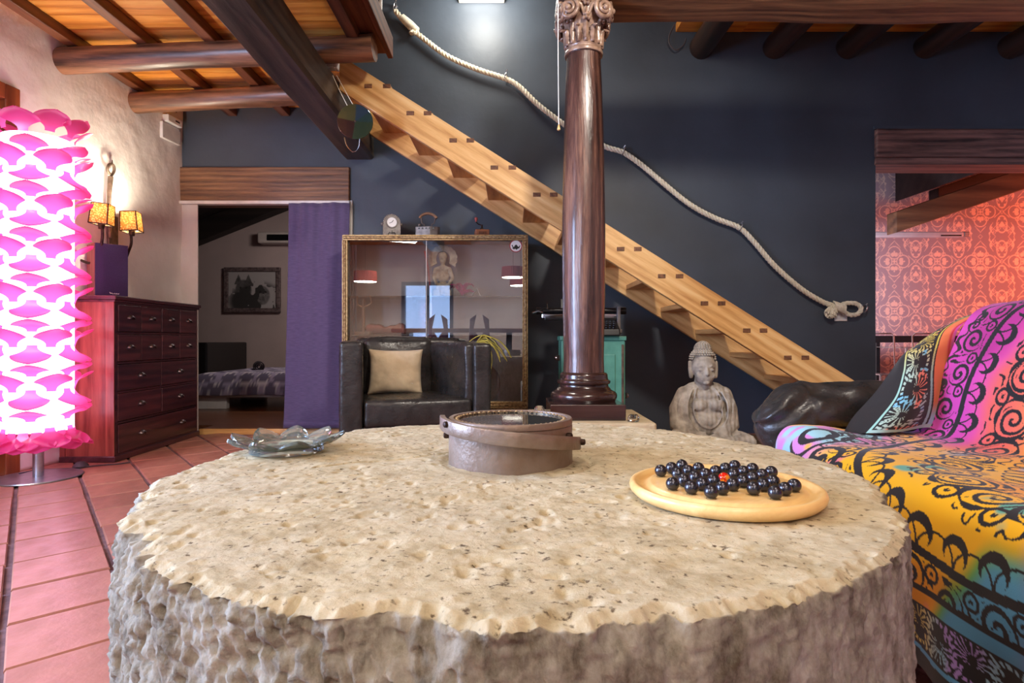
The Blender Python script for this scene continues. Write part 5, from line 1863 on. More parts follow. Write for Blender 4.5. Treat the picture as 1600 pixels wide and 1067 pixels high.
# ------------------------------------------------------------------ loudspeaker on the chest
sp_ = thing('loudspeaker', 'bookshelf loudspeaker with dark cloth front coloured as purple-lit on the drawer chest', 'loudspeaker', (P(148, 460, 3.86).x + 0.0, 3.86, 1.058), (0, 0, math.radians(50)))
SWd, SHh, SDp = 0.190, 0.352, 0.17
build('case', MB().box(0, SWd, 0.012, SDp, 0, SHh), M['speaker_wood'], parent=sp_, bevel=0.004)
rows = []
for i in range(13):
    f = i / 12
    x = 0.004 + (SWd - 0.008) * f
    yv = -0.012 + 0.012 * (1 - sstep(0.0, 0.22, f))
    rows.append([(x, float(yv), 0.004), (x, float(yv), SHh - 0.004), (x, 0.012, SHh - 0.004), (x, 0.012, 0.004)])
mb = MB().grid(rows, closed_v=True)
mb.f += [(0, 1, 2, 3), (48 + 3, 48 + 2, 48 + 1, 48)]
build('cloth_front', mb, M['speaker_cloth'], parent=sp_, smooth=True, sharp=30)
mb = MB().tube([(0.080, -0.0135, 0.032), (0.085, -0.0135, 0.022), (0.091, -0.0135, 0.026), (0.097, -0.0135, 0.020)], 0.0024, 5)
for q in range(6):
    mb.tube([(0.101 + 0.006 * q, -0.0135, 0.019), (0.103 + 0.006 * q, -0.0135, 0.025 + 0.002 * (q % 2))], 0.0013, 4)
build('badge', mb, M['white'], parent=sp_)

# ------------------------------------------------------------------ wall sconce
sc_ = thing('wall_sconce', 'rustic wall sconce with two beaded square shades and a forked stem, behind the loudspeaker', 'wall lamp', (wlx(4.2), 4.2, 1.55))
g = WM[sc_.name].inverted()
yw = 4.19
def wp(px, py, off):
    # a point OFF metres in front of the left wall
    y_ = (3.2845 - off) / (0.11 + (CX - px) / F)
    return Vector((wlx(y_) + off, y_, H - (py - CY) / F * y_))
stem = [wp(172, 372, 0.05), wp(170, 330, 0.03), wp(171, 300, 0.03), wp(173, 276, 0.03)]
build('stem', MB().tube([g @ p for p in stem], [0.012, 0.013, 0.015, 0.017], 8), M['rustic_iron'], parent=sc_, smooth=True)
lp = [wp(173, 276, 0.03), wp(178, 268, 0.03), wp(178, 260, 0.035), wp(174, 256, 0.04), wp(169, 259, 0.04), wp(168, 266, 0.035), wp(172, 272, 0.03)]
build('loop', MB().tube(catmull([g @ p for p in lp], 5), 0.009, 8).tube([g @ wp(175, 258, 0.035), g @ wp(175.5, 250, 0.03)], [0.008, 0.002], 7), M['rustic_iron'], parent=sc_, smooth=True)
build('wall_plate', MB().box(0.0, 0.016, -0.05, 0.05, -0.14, 0.10), M['rustic_iron'], parent=sc_, bevel=0.004)
M['bead_shade'] = None
t = NT('beaded_shade')
vor = t.n('ShaderNodeTexVoronoi')
vor.inputs['Scale'].default_value = 95
t.l(t.coord(), vor.inputs['Vector'])
cc = t.ramp(vor.outputs['Distance'], [(0.25, C(250, 232, 190)), (0.55, C(170, 124, 78))])
df = t.n('ShaderNodeBsdfDiffuse')
tl = t.n('ShaderNodeBsdfTranslucent')
t.l(cc, df.inputs[0])
t.l(cc, tl.inputs[0])
mx = t.n('ShaderNodeMixShader')
mx.inputs[0].default_value = 0.7
t.l(df.outputs[0], mx.inputs[1])
t.l(tl.outputs[0], mx.inputs[2])
t.l(mx.outputs[0], t.out.inputs[0])
M['bead_shade'] = t.m
M['bulb'] = emitter('bulb_glow', (1.0, 0.82, 0.55, 1), 26)
for (px, py, off, tilt) in ((160, 335, 0.19, 5), (205, 347, 0.19, -4)):
    c = wp(px, py, off)
    h2, w0, w1 = 0.066, 0.048, 0.054
    Mt = g @ Matrix.Translation(c) @ Matrix.Rotation(math.radians(tilt), 4, 'Y') @ Matrix.Rotation(math.radians(12), 4, 'Z')
    def fru(sx, sy):
        return [(sx * w1, sy * w1, -h2), (sx * w0, sy * w0, h2)]
    cs = [(-1, -1), (1, -1), (1, 1), (-1, 1)]
    mb = MB()
    vs_ = [fru(*c_)[0] for c_ in cs] + [fru(*c_)[1] for c_ in cs]
    mb.add(vs_, [(0, 1, 5, 4), (1, 2, 6, 5), (2, 3, 7, 6), (3, 0, 4, 7)], Mt)
    shd = build('shade', mb, M['bead_shade'], parent=sc_, solid=0.005)
    mb = MB()
    for q in range(4):
        mb.tube([Mt @ Vector(vs_[q]), Mt @ Vector(vs_[q + 4])], 0.004, 6)
        mb.tube([Mt @ Vector(vs_[q]), Mt @ Vector(vs_[(q + 1) % 4])], 0.004, 6)
        mb.tube([Mt @ Vector(vs_[q + 4]), Mt @ Vector(vs_[(q + 1) % 4 + 4])], 0.003, 6)
    build('wire_frame', mb, M['iron'], parent=shd, smooth=True)
    mb = MB().lathe([(0.016, -h2 - 0.03), (0.02, -h2 - 0.005), (0.02, -h2 + 0.02), (0.012, -h2 + 0.035)], 12, M=Mt)
    build('socket', mb, M['iron'], parent=sc_, smooth=True)
    build('bulb', MB().ellipsoid((0, 0, -0.012), (0.015, 0.015, 0.026), M=Mt, seg=12, rings=8), M['bulb'], parent=sc_, smooth=True)
    foot = wp(170 if px < 180 else 192, 425, 0.01)
    mid = c + Vector((0.0, 0.0, -0.26 if px < 180 else -0.22))
    pts = [c + Vector((0, 0, -h2 - 0.03)), c + Vector((0, 0, -0.15)), mid + Vector((-0.02, 0.01, 0.03)), mid + Vector((-0.06, 0.03, -0.03)), mid + Vector((-0.12, 0.05, -0.05)), Vector((wlx(mid.y + 0.06) + 0.0, mid.y + 0.06, mid.z - 0.03))]
    build('arm', MB().tube(catmull([g @ p for p in pts], 6), 0.009, 8), M['iron'], parent=sc_, smooth=True)
    light('sconce_light', 'POINT', c + Vector((0, 0, 0.035)), 17, (1.0, 0.88, 0.68), 0.03)

# ------------------------------------------------------------------ pink floor lamp
LX, LY = -2.671, 3.36
pk = thing('floor_lamp', 'tall glowing pink floor lamp made of curled plastic petals on a steel foot', 'floor lamp', (LX, LY, 0.0))
build('foot_plate', MB().lathe([(0.0001, 0.0), (0.208, 0.0), (0.211, 0.004), (0.208, 0.009), (0.0001, 0.009)], 64, caps=False), M['steel'], parent=pk, smooth=True, sharp=30)
build('pole', MB().lathe([(0.026, 0.009), (0.026, 1.85)], 28), M['steel'], parent=pk, smooth=True, sharp=30)
CR = 0.165
t = NT('lamp_core')
e = t.n('ShaderNodeEmission')
e.inputs[0].default_value = (1.0, 0.58, 0.84, 1)
e.inputs[1].default_value = 4.0
t.l(e.outputs[0], t.out.inputs[0])
core = MB().lathe([(CR, 0.27), (CR, 1.90)], 40, caps=False)
build('diffuser', core, t.m, parent=pk, smooth=True)
t = NT('pink_petal_plastic')
df = t.n('ShaderNodeBsdfDiffuse')
df.inputs[0].default_value = (0.84, 0.09, 0.36, 1)
tl = t.n('ShaderNodeBsdfTranslucent')
tl.inputs[0].default_value = (0.92, 0.15, 0.42, 1)
gl = t.n('ShaderNodeBsdfGlossy')
gl.inputs['Roughness'].default_value = 0.3
mx = t.n('ShaderNodeMixShader')
mx.inputs[0].default_value = 0.55
t.l(df.outputs[0], mx.inputs[1])
t.l(tl.outputs[0], mx.inputs[2])
mx2 = t.n('ShaderNodeMixShader')
mx2.inputs[0].default_value = 0.06
t.l(mx.outputs[0], mx2.inputs[1])
t.l(gl.outputs[0], mx2.inputs[2])
t.l(mx2.outputs[0], t.out.inputs[0])
M['petal'] = t.m


def petal_mesh(updown, ln=0.145, w=0.090, curl=66, reach=0.080):
    """A tongue that leaves the core on a narrow neck, widens and curls outwards (updown +1 up, -1 down)."""
    rows = []
    ns_, nw = 14, 14
    for i in range(ns_ + 1):
        f = i / ns_
        x = CR + 0.002 + reach * f ** 1.7
        z = ln * (f - 0.30 * f ** 2.6)
        if f < 0.55:
            hw = w * (0.26 + 0.74 * float(sstep(0.08, 0.55, f)))
        else:
            hw = w * math.sqrt(max(0.0, 1 - ((f - 0.55) / 0.45) ** 2.2))
        row = []
        for j in range(nw + 1):
            s = -1 + 2 * j / nw
            y_ = s * max(hw, 0.003)
            bend = y_ * y_ / (2 * CR) * (1 - 0.75 * f)
            row.append((x - bend + 0.012 * s * s * f, y_, updown * (z - 0.018 * s * s * (hw / w) * float(sstep(0.2, 0.7, f)))))
        rows.append(row)
    return MB().grid(rows)


pu = mesh_from('petal', petal_mesh(1), True, 80)
pd = mesh_from('petal', petal_mesh(-1), True, 80)
ps = mesh_from('petal', petal_mesh(1, 0.095, 0.085, 60, 0.086), True, 80)
for me_ in (pu, pd, ps):
    me_.materials.append(M['petal'])
NCOL, PITCH = 12, 0.2435
for cidx in range(NCOL):
    a = 2 * PI * cidx / NCOL + math.radians(-92)
    for r_ in range(-1, 8):
        tip = 0.40 + PITCH * r_
        lst = [(pd, tip + 0.105, 0), (ps, tip - 0.066, 0)] if cidx % 2 else [(pu, tip - 0.150, 0)]
        for (me_, zz_, ro) in lst:
            if zz_ < 0.29 or zz_ > 1.90:
                continue
            o = bpy.data.objects.new('petal', me_)
            COL.objects.link(o)
            o.parent = pk
            o.location = (0, 0, zz_)
            o.rotation_euler = (0, 0, a + random.uniform(-0.02, 0.02))
for k in range(18):
    for (zz_, tl_, me_) in ((1.90, 0.0, pu), (0.275, 0.0, pd)):
        if k % 2 and zz_ > 1:
            continue
        o = bpy.data.objects.new('petal', me_)
        COL.objects.link(o)
        o.parent = pk
        o.location = (0, 0, zz_ + (0.02 if k % 4 == 0 else 0))
        o.rotation_euler = (0, 0, 2 * PI * k / 18 + 0.1)
cbl = thing('lamp_cable', 'grey lamp cable with a foot switch on the tiles behind the pink lamp', 'cable', (-2.62, 3.62, 0.0))
g = WM[cbl.name].inverted()
build('wire', MB().tube(catmull([g @ Vector(p) for p in ((LX - 0.15, LY + 0.05, 0.012), (-2.80, 3.52, 0.007), (-2.66, 3.56, 0.007), (-2.60, 3.60, 0.007), (-2.52, 3.66, 0.007), (-2.44, 3.70, 0.007), (-2.40, 3.745, 0.007))], 6), 0.004, 6), M['cable'], parent=cbl, smooth=True)
build('foot_switch', MB().lathe([(0.0001, 0), (0.04, 0), (0.042, 0.012), (0.032, 0.026), (0.022, 0.036), (0.0001, 0.038)], 24, caps=False), M['cable'], parent=cbl, smooth=True)

# ------------------------------------------------------------------ curtain of the bedroom
cu = thing('curtain', 'long violet fabric curtain pulled to the right of the bedroom doorway', 'curtain', (P(497, 500, 4.88).x, 4.88, 0))
g = WM[cu.name].inverted()
rows = []
for i in range(61):
    f = i / 60
    row = []
    for j in range(31):
        s = j / 30
        xa = 450 + (-8) * s ** 1.5
        xb = 546 + (-16) * s ** 1.2
        y_ = 4.885 + 0.010 * math.sin(f * 14 + 0.6) * (0.35 + 0.65 * (1 - s)) + 0.006 * math.sin(f * 37 + 2) * (1 - s) ** 3 + 0.008 * math.sin(f * 6 + s * 2)
        px = xa + (xb - xa) * f
        pz = 1.898 + (0.052 - 1.898) * s
        row.append(g @ Vector(((px - CX) / F * 4.88, y_, pz)))
    rows.append(row)
cl_ = build('cloth', MB().grid(rows), M['curtain'], parent=cu, smooth=True, solid=0.004)
mb = MB()
mb.grid([[Vector(r[-2]) + Vector((0, -0.006, 0)), Vector(r[-1]) + Vector((0, -0.006, 0))] for r in rows])
build('hem', mb, M['curtain'], parent=cu, smooth=True, solid=0.004)

# ------------------------------------------------------------------ turquoise trunk with a typewriter
tk = thing('metal_trunk', 'tall turquoise painted trunk standing on end behind the carved column', 'trunk', (0.572, 4.32, 0))
zt_ = zpx(525, 4.20)
build('body', MB().box(-0.222, 0.232, -0.09, 0.17, 0, zt_ - 0.03), M['green_paint'], parent=tk, bevel=0.008)
build('lid', MB().box(-0.230, 0.240, -0.10, 0.18, zt_ - 0.032, zt_), M['green_paint'], parent=tk, bevel=0.006)
build('raised_panel', MB().box(-0.16, 0.16, -0.096, -0.088, 0.06, zt_ - 0.13), M['green_paint'], parent=tk, bevel=0.004)
build('edge_strip', MB().box(0.205, 0.222, -0.096, -0.088, 0.02, zt_ - 0.06), M['rustic_iron'], parent=tk, bevel=0.002)
for (x, zq) in ((-0.23, 560), (0.24, 620)):
    z = zpx(zq, 4.2)
    sgn = -1 if x < 0 else 1
    build('latch', MB().box(min(x, x + sgn * 0.018), max(x, x + sgn * 0.018), -0.03, 0.02, z - 0.02, z + 0.02).ellipsoid((x + sgn * 0.02, -0.005, z), (0.016, 0.018, 0.018), seg=12, rings=8), M['chrome'], parent=tk, smooth=True, sharp=40)
tw = thing('typewriter', 'old black typewriter standing on the turquoise trunk behind the column', 'typewriter', (0.46, 4.33, zt_))
build('body', MB().prism([(-0.16, 0.0), (0.16, 0.0), (0.16, 0.13), (0.05, 0.14), (-0.04, 0.10), (-0.15, 0.05)], 'x', -0.02, 0.30), M['black'], parent=tw, bevel=0.01)
build('platen', MB().tube([(-0.24, 0.03, 0.185), (0.34, 0.03, 0.185)], 0.022, 16), M['black'], parent=tw, smooth=True, sharp=40)
build('carriage', MB().box(-0.24, 0.32, 0.045, 0.09, 0.135, 0.165).box(-0.24, 0.32, -0.005, 0.012, 0.145, 0.158), M['chrome'], parent=tw, bevel=0.003)
build('carriage_tray', MB().box(-0.22, 0.30, 0.0, 0.10, 0.118, 0.138), M['black'], parent=tw, bevel=0.003)
build('paper_table', MB().prism([(0.06, 0.19), (0.07, 0.19), (0.10, 0.275), (0.09, 0.275)], 'x', -0.10, 0.22), M['black'], parent=tw, bevel=0.002)
for x in (-0.265, 0.355):
    build('knob', MB().tube([(x - 0.018, 0.03, 0.185), (x + 0.018, 0.03, 0.185)], 0.026, 14), M['black'], parent=tw, smooth=True, sharp=40)
build('lever', MB().tube([(-0.235, 0.01, 0.17), (-0.275, -0.03, 0.18), (-0.315, -0.07, 0.165)], 0.006, 7).tube([(-0.20, 0.02, 0.19), (-0.205, 0.0, 0.235)], 0.006, 7), M['chrome'], parent=tw, smooth=True)
build('end_plate', MB().box(0.30, 0.325, -0.03, 0.10, 0.0, 0.215).box(0.30, 0.335, -0.04, 0.02, 0.02, 0.05), M['pewter'], parent=tw, bevel=0.004)
for r_ in range(4):
    for q in range(10):
        build('key', MB().lathe([(0.0001, 0), (0.009, 0), (0.009, 0.006), (0.0001, 0.007)], 10, c=(0.02 + 0.026 * q + 0.006 * r_, -0.15 + 0.026 * r_, 0.055 + 0.016 * r_), caps=False), M['black'], parent=tw)

# ------------------------------------------------------------------ stone buddha on a low bench
bn = thing('low_bench', 'low dark wooden bench under the seated stone statue', 'bench', (1.42, 3.60, 0))
build('seat_board', MB().box(-0.58, 0.65, -0.27, 0.24, 0.128, 0.168), M['bench_wood'], parent=bn, bevel=0.006)
for x in (-0.5, 0.57):
    build('leg', MB().box(x - 0.03, x + 0.03, -0.24, 0.21, 0, 0.128), M['bench_wood'], parent=bn, bevel=0.004)
bd_ = thing('seated_buddha', 'weathered grey stone statue of a robed seated buddha beside the stairs', 'statue', (1.165, 3.60, 0.168), (0, 0, math.radians(-4)))
kb = 3.6 / F


def bz(py):
    return H - (py - CY) * kb - 0.168


def bx(px):
    return (px - 1101) * kb


hx = bx(1098)
hd_ = [('e', (hx, -0.01, bz(572)), (0.071, 0.078, 0.082)), ('e', (hx + 0.002, -0.035, bz(585)), (0.056, 0.058, 0.062)), ('e', (hx, 0.005, bz(546)), (0.045, 0.045, 0.045)), ('e', (hx, 0.012, bz(556)), (0.066, 0.07, 0.055)),
       ('e', (hx + 0.004, -0.088, bz(582)), (0.011, 0.014, 0.018)), ('t', [(hx + 0.003, -0.082, bz(572)), (hx + 0.004, -0.094, bz(583))], [0.008, 0.012]), ('e', (hx + 0.003, -0.076, bz(590)), (0.021, 0.014, 0.0075)), ('e', (hx + 0.003, -0.072, bz(597)), (0.02, 0.016, 0.012)),
       ('e', (hx - 0.026, -0.076, bz(577)), (0.017, 0.010, 0.008)), ('e', (hx + 0.032, -0.076, bz(577)), (0.017, 0.010, 0.008)),
       ('t', [(hx - 0.045, -0.066, bz(573)), (hx - 0.026, -0.079, bz(570.5)), (hx - 0.008, -0.080, bz(573))], 0.006), ('t', [(hx + 0.050, -0.066, bz(573)), (hx + 0.032, -0.079, bz(570.5)), (hx + 0.013, -0.080, bz(573))], 0.006),
       ('e', (hx - 0.032, -0.062, bz(586)), (0.022, 0.02, 0.022)), ('e', (hx + 0.037, -0.062, bz(586)), (0.022, 0.02, 0.022)),
       ('t', [(hx - 0.075, 0.0, bz(566)), (hx - 0.078, -0.004, bz(576)), (hx - 0.072, -0.008, bz(588))], [0.013, 0.011, 0.013]), ('t', [(hx + 0.075, 0.0, bz(566)), (hx + 0.078, -0.004, bz(576)), (hx + 0.072, -0.008, bz(588))], [0.013, 0.011, 0.013]),
       ('t', [(hx, 0.0, bz(588)), (hx, 0.005, bz(606))], [0.048, 0.056])]
sh_l, sh_r = bx(1070), bx(1130)
bz0 = 0.02
body = [('t', [(hx, 0.008, bz(605)), (bx(1083), 0.01, bz(610)), (bx(1071), 0.01, bz(618))], [0.045, 0.05, 0.05]), ('t', [(hx, 0.008, bz(605)), (bx(1117), 0.01, bz(610)), (bx(1129), 0.01, bz(618))], [0.045, 0.05, 0.05]), ('e', (0, 0.01, bz(640)), (0.150, 0.082, 0.120)), ('e', (0, 0.0, bz(655)), (0.155, 0.085, 0.085)), ('e', (0, 0.01, bz(617)), (0.118, 0.075, 0.055)), ('e', (0, 0.0, bz(664)), (0.125, 0.095, 0.085)), ('e', (-0.045, -0.055, bz(632)), (0.05, 0.032, 0.036)), ('e', (0.05, -0.055, bz(632)), (0.05, 0.032, 0.036)),
        ('e', (0, -0.065, bz(656)), (0.07, 0.038, 0.045)),
        ('t', [(sh_l, 0.01, bz(617)), (bx(1061), 0.012, bz(640)), (bx(1060), -0.02, bz(663)), (bx(1075), -0.09, bz(676))], [0.052, 0.058, 0.058, 0.045]),
        ('t', [(sh_r, 0.01, bz(617)), (bx(1137), 0.012, bz(640)), (bx(1137), -0.02, bz(663)), (bx(1122), -0.09, bz(676))], [0.052, 0.058, 0.058, 0.045]),
        ('t', [(bx(1075), -0.09, bz(676)), (bx(1096), -0.125, bz(681))], [0.034, 0.026]), ('t', [(bx(1122), -0.09, bz(676)), (bx(1104), -0.125, bz(681))], [0.034, 0.026]),
        ('e', (bx(1100), -0.132, bz(682)), (0.045, 0.024, 0.016)),
        ('t', [(bx(1080), -0.02, bz(683)), (bx(1050), -0.07, bz(685)), (bx(1040), -0.10, bz(686.5)), (bx(1080), -0.15, bz(687))], [0.06, 0.058, 0.05, 0.042]),
        ('t', [(bx(1120), -0.02, bz(683)), (bx(1150), -0.07, bz(685)), (bx(1162), -0.10, bz(686.5)), (bx(1120), -0.15, bz(687))], [0.06, 0.058, 0.05, 0.042]),
        ('e', (0, -0.06, bz(688)), (0.25, 0.14, 0.035)), ('e', (0, 0.03, bz(685)), (0.17, 0.10, 0.05))]
# robe edges and folds as ridges
def ridge(p, r=0.008):
    body.append(('t', catmull([Vector(q) for q in p], 5), r))
ridge([(bx(1086), -0.045, bz(606)), (bx(1080), -0.072, bz(622)), (bx(1080), -0.080, bz(645)), (bx(1088), -0.092, bz(660)), (bx(1100), -0.098, bz(666))], 0.005)
ridge([(bx(1114), -0.045, bz(606)), (bx(1121), -0.072, bz(622)), (bx(1122), -0.080, bz(645)), (bx(1114), -0.092, bz(660)), (bx(1104), -0.098, bz(666))], 0.005)
for q in range(4):
    d = 4.5 * (q + 1)
    ridge([(bx(1084 - d), -0.045, bz(608 + q * 2)), (bx(1076 - d), -0.072 + 0.006 * q, bz(626 + q)), (bx(1075 - d * 0.9), -0.080 + 0.008 * q, bz(648)), (bx(1083 - d * 0.9), -0.09 + 0.004 * q, bz(664 + q))], 0.006)
    ridge([(bx(1116 + d), -0.045, bz(608 + q * 2)), (bx(1125 + d), -0.072 + 0.006 * q, bz(626 + q)), (bx(1126 + d * 0.9), -0.080 + 0.008 * q, bz(648)), (bx(1118 + d * 0.9), -0.09 + 0.004 * q, bz(664 + q))], 0.006)
for q in range(3):
    ridge([(bx(1056 + 3 * q), -0.05, bz(662 + 5 * q)), (bx(1075), -0.105, bz(669 + 4 * q)), (bx(1094), -0.125, bz(671 + 4 * q))], 0.006)
    ridge([(bx(1142 - 3 * q), -0.05, bz(662 + 5 * q)), (bx(1124), -0.105, bz(669 + 4 * q)), (bx(1106), -0.125, bz(671 + 4 * q))], 0.006)
    ridge([(bx(1150), -0.10, bz(678 + 2 * q)), (bx(1130), -0.14, bz(681 + 2 * q)), (bx(1112), -0.16, bz(685 + q))], 0.006)
for q in range(4):
    body.append(('t', [(bx(1092 + 1.5 * q), -0.135 - 0.006 * q, bz(679 + q)), (bx(1100 + 1.5 * q), -0.152, bz(682 + q))], 0.006))
ob = blob('body', body, M['robe_stone'], bd_, 0.0055, 2)
blob('head', hd_, M['buddha'], bd_, 0.0042, 2)
# hair curls on the head and topknot
mb = MB()
for (cen, R, z0_) in (((hx, 0.008, bz(560)), (0.073, 0.080, 0.062), -0.15), ((hx, 0.005, bz(546)), (0.047, 0.047, 0.047), -0.2)):
    for i in range(9):
        th = math.radians(8 + i * 12)
        nn = max(3, int(2 * PI * math.sin(th) * R[0] / 0.0145))
        for k in range(nn):
            a = 2 * PI * (k + 0.5 * (i % 2)) / nn
            d = (R[0] * math.sin(th) * math.cos(a), R[1] * math.sin(th) * math.sin(a), R[2] * math.cos(th))
            if d[2] < z0_ * R[2] or (d[1] < -0.045 and d[2] < 0.012 and R[0] > 0.05):
                continue
            mb.ellipsoid((cen[0] + d[0], cen[1] + d[1], cen[2] + d[2]), (0.0075, 0.0075, 0.0065), seg=6, rings=4)
o = build('hair', mb, M['buddha'], parent=bd_, smooth=True)

# ------------------------------------------------------------------ bedroom furniture seen through the doorway
bed = thing('bed', 'low white bed with a grey duvet of round medallions in the bedroom', 'bed', (-2.55, 6.9, 0.03))
M['bed_white'] = mat('bed_white', C(206, 200, 200), rough=0.6)
build('mattress_base', MB().box(-0.95, 1.3, -0.55, 0.65, 0.13, 0.20), M['bed_white'], parent=bed, bevel=0.01)
for x in (-0.80, 1.1):
    build('leg', MB().box(x - 0.03, x + 0.28, -0.50, -0.42, 0.0, 0.13), M['bed_white'], parent=bed, bevel=0.006)
    build('leg', MB().box(x - 0.03, x + 0.28, 0.5, 0.58, 0.0, 0.13), M['bed_white'], parent=bed, bevel=0.006)
n1, n2 = 150, 90
U, V = np.meshgrid(np.linspace(0, 1, n1), np.linspace(0, 1, n2), indexing='ij')
Xd = -1.02 + 2.34 * U
Yd = -0.60 + 1.28 * V
edge = np.minimum(np.clip(U / 0.20, 0, 1), 1)
ev = np.clip(np.minimum(V, 1 - V) / 0.10, 0, 1)
Zd = 0.20 + 0.17 * np.sqrt(1 - (1 - edge) ** 2) * (0.35 + 0.65 * np.sqrt(1 - (1 - ev) ** 2)) - 0.10 * (1 - ev) ** 2 + 0.02 * (fbm(Xd * 4, Yd * 4, 0, 3, 2) - 0.5)
me = grid_mesh('duvet', np.stack([Xd, Yd, Zd], -1))
sx_, sy_ = Xd + 0.3 * (1 - edge), Yd + Zd * 0.9
cell = 0.185
row_ = np.floor(sy_ / (cell * 0.87))
fx = (sx_ + (row_ % 2) * cell / 2) % cell - cell / 2
fy = sy_ % (cell * 0.87) - cell * 0.435
rho = np.hypot(fx, fy)
disc = (rho < 0.078) * 1.0
rim = (np.abs(rho - 0.070) < 0.006) * (np.cos(np.arctan2(fy, fx) * 18) > 0)
cross_ = (rho > 0.083) * (np.minimum(np.abs(fx), np.abs(np.abs(fy) - 0.08)) < 0.008)
base_c = np.array(C(150, 140, 168)[:3])
disc_c = np.array(C(96, 88, 112)[:3])
white_c = np.array(C(214, 206, 214)[:3])
col_ = base_c + (disc_c - base_c) * disc[..., None]
col_ = col_ + (white_c - col_) * (0.8 * np.clip(rim + cross_, 0, 1))[..., None]
set_color(me, 'print', col_.reshape(-1, 3))
t = attr_mat('medallion_duvet', rough=0.9, bump=0.1, bs=60)
o = link_mesh('duvet', me, t.m, parent=bed)
m = o.modifiers.new('thickness', 'SOLIDIFY')
m.thickness = 0.03
m.offset = -1
rc = P(405, 573, 6.9)
tr_ = thing('rolled_towel', 'rolled dark grey towel lying on the patterned bed', 'towel', (rc.x, 6.9, 0.415))
sp2 = []
for i in range(60):
    a = 2 * PI * 2.6 * i / 59
    r = 0.012 + 0.048 * i / 59
    sp2.append((r * math.cos(a), 0.05 + r * math.sin(a)))
mb = MB()
mb.grid([[(x, -0.12, z) for x, z in sp2], [(x, 0.12, z) for x, z in sp2]])
build('roll', mb, mat('dark_towel', C(64, 56, 62), C(48, 42, 48), rough=0.95, ns=60, bump=0.3, bs=200, bdist=0.003), parent=tr_, smooth=True, solid=0.012)
tr_.rotation_euler = (0, 0, math.radians(25))
hb = P(320, 570, 7.3)
finish(build('headboard', MB().box(hb.x - 0.12, hb.x + 0.075, 7.2, 8.3, 0.03, H - (535 - CY) / F * 7.2), M['black'], world=True, bevel=0.02), 'dark padded headboard end at the left edge of the bedroom doorway', 'headboard')
pc = P(310, 603, 6.7)
o = blob('pillow', [('e', (0, 0, 0.17), (0.10, 0.2, 0.165))], mat('yellow_flowers', C(206, 200, 196), C(206, 190, 70), rough=0.9, ns=9, lo=0.55, hi=0.6), None, 0.02, 2)
o.location = (pc.x - 0.02, 6.95, 0.03 + 0.0)
finish(o, 'white pillow with yellow flowers standing at the left of the bedroom doorway', 'pillow')
pic = thing('framed_picture', 'framed grey drawing of two animal heads on the bedroom wall', 'picture', (P(395, 453, 8.58).x, 8.59, P(395, 453, 8.58).z))
kp = 8.58 / F
w2, h2 = 44 * kp, 35 * kp
fr_ = MB()
for (x0, x1, z0, z1) in ((-w2, w2, h2 - 0.06, h2), (-w2, w2, -h2, -h2 + 0.06), (-w2, -w2 + 0.06, -h2 + 0.06, h2 - 0.06), (w2 - 0.06, w2, -h2 + 0.06, h2 - 0.06)):
    fr_.box(x0, x1, -0.045, 0, z0, z1)
build('frame', fr_, mat('silver_frame', C(120, 104, 104), C(70, 58, 60), rough=0.5, ns=30), parent=pic, bevel=0.008)
xs = np.linspace(-w2 + 0.05, w2 - 0.05, 110)
zs = np.linspace(-h2 + 0.05, h2 - 0.05, 84)
Xp, Zp = np.meshgrid(xs, zs, indexing='ij')
me = grid_mesh('drawing', np.stack([Xp, np.full_like(Xp, -0.02), Zp], -1))
def head(cx, cz, r, ears):
    d = np.hypot((Xp - cx) / r, (Zp - cz) / (r * 1.25))
    m = sstep(1.0, 0.8, d)
    if ears:
        for s in (-1, 1):
            m = np.maximum(m, ((np.abs(Xp - cx - s * r * 0.55) < (cz + r * 1.75 - Zp) * 0.42) & (Zp > cz + r * 0.6)) * 1.0)
    return m
ink = np.maximum(head(-0.13, 0.0, 0.13, True) * (0.65 + 0.35 * fbm(Xp * 20, Zp * 20, 0, 3, 6)), head(0.14, -0.08, 0.12, False) * (0.3 + 0.7 * fbm(Xp * 26, Zp * 26, 0, 3, 8)))
ink = np.maximum(ink, 0.95 * sstep(0.32, 0.22, np.hypot((Xp - 0.06) / 1.5, Zp + 0.16)) * (fbm(Xp * 9, Zp * 9, 0, 3, 4) > 0.45))
for (ex, ez) in ((-0.17, 0.03), (-0.09, 0.03), (0.11, -0.03), (0.19, -0.03)):
    ink = np.maximum(ink, (np.hypot(Xp - ex, Zp - ez) < 0.016) * 1.0)
g_ = 0.40 * (1 - ink) + 0.02 * ink
set_color(me, 'print', np.stack([g_ * 1.02, g_ * 0.95, g_ * 0.96], -1).reshape(-1, 3))
link_mesh('drawing', me, attr_mat('drawing_paper', rough=0.5).m, parent=pic)
ac_ = thing('air_conditioner', 'white wall air conditioner above the curtain edge in the bedroom', 'air conditioner', (P(452, 373, 8.55).x, 8.60, P(452, 373, 8.55).z))
build('housing', puffy(-0.40, 0.45, -0.2, 0, -0.085, 0.075, 0.03, 3, 1, 0), mat('bedroom_white', C(200, 190, 186), rough=0.5), parent=ac_, smooth=True, sharp=60)
build('outlet', MB().box(-0.26, 0.42, -0.205, -0.195, -0.05, 0.035), M['black'], parent=ac_)

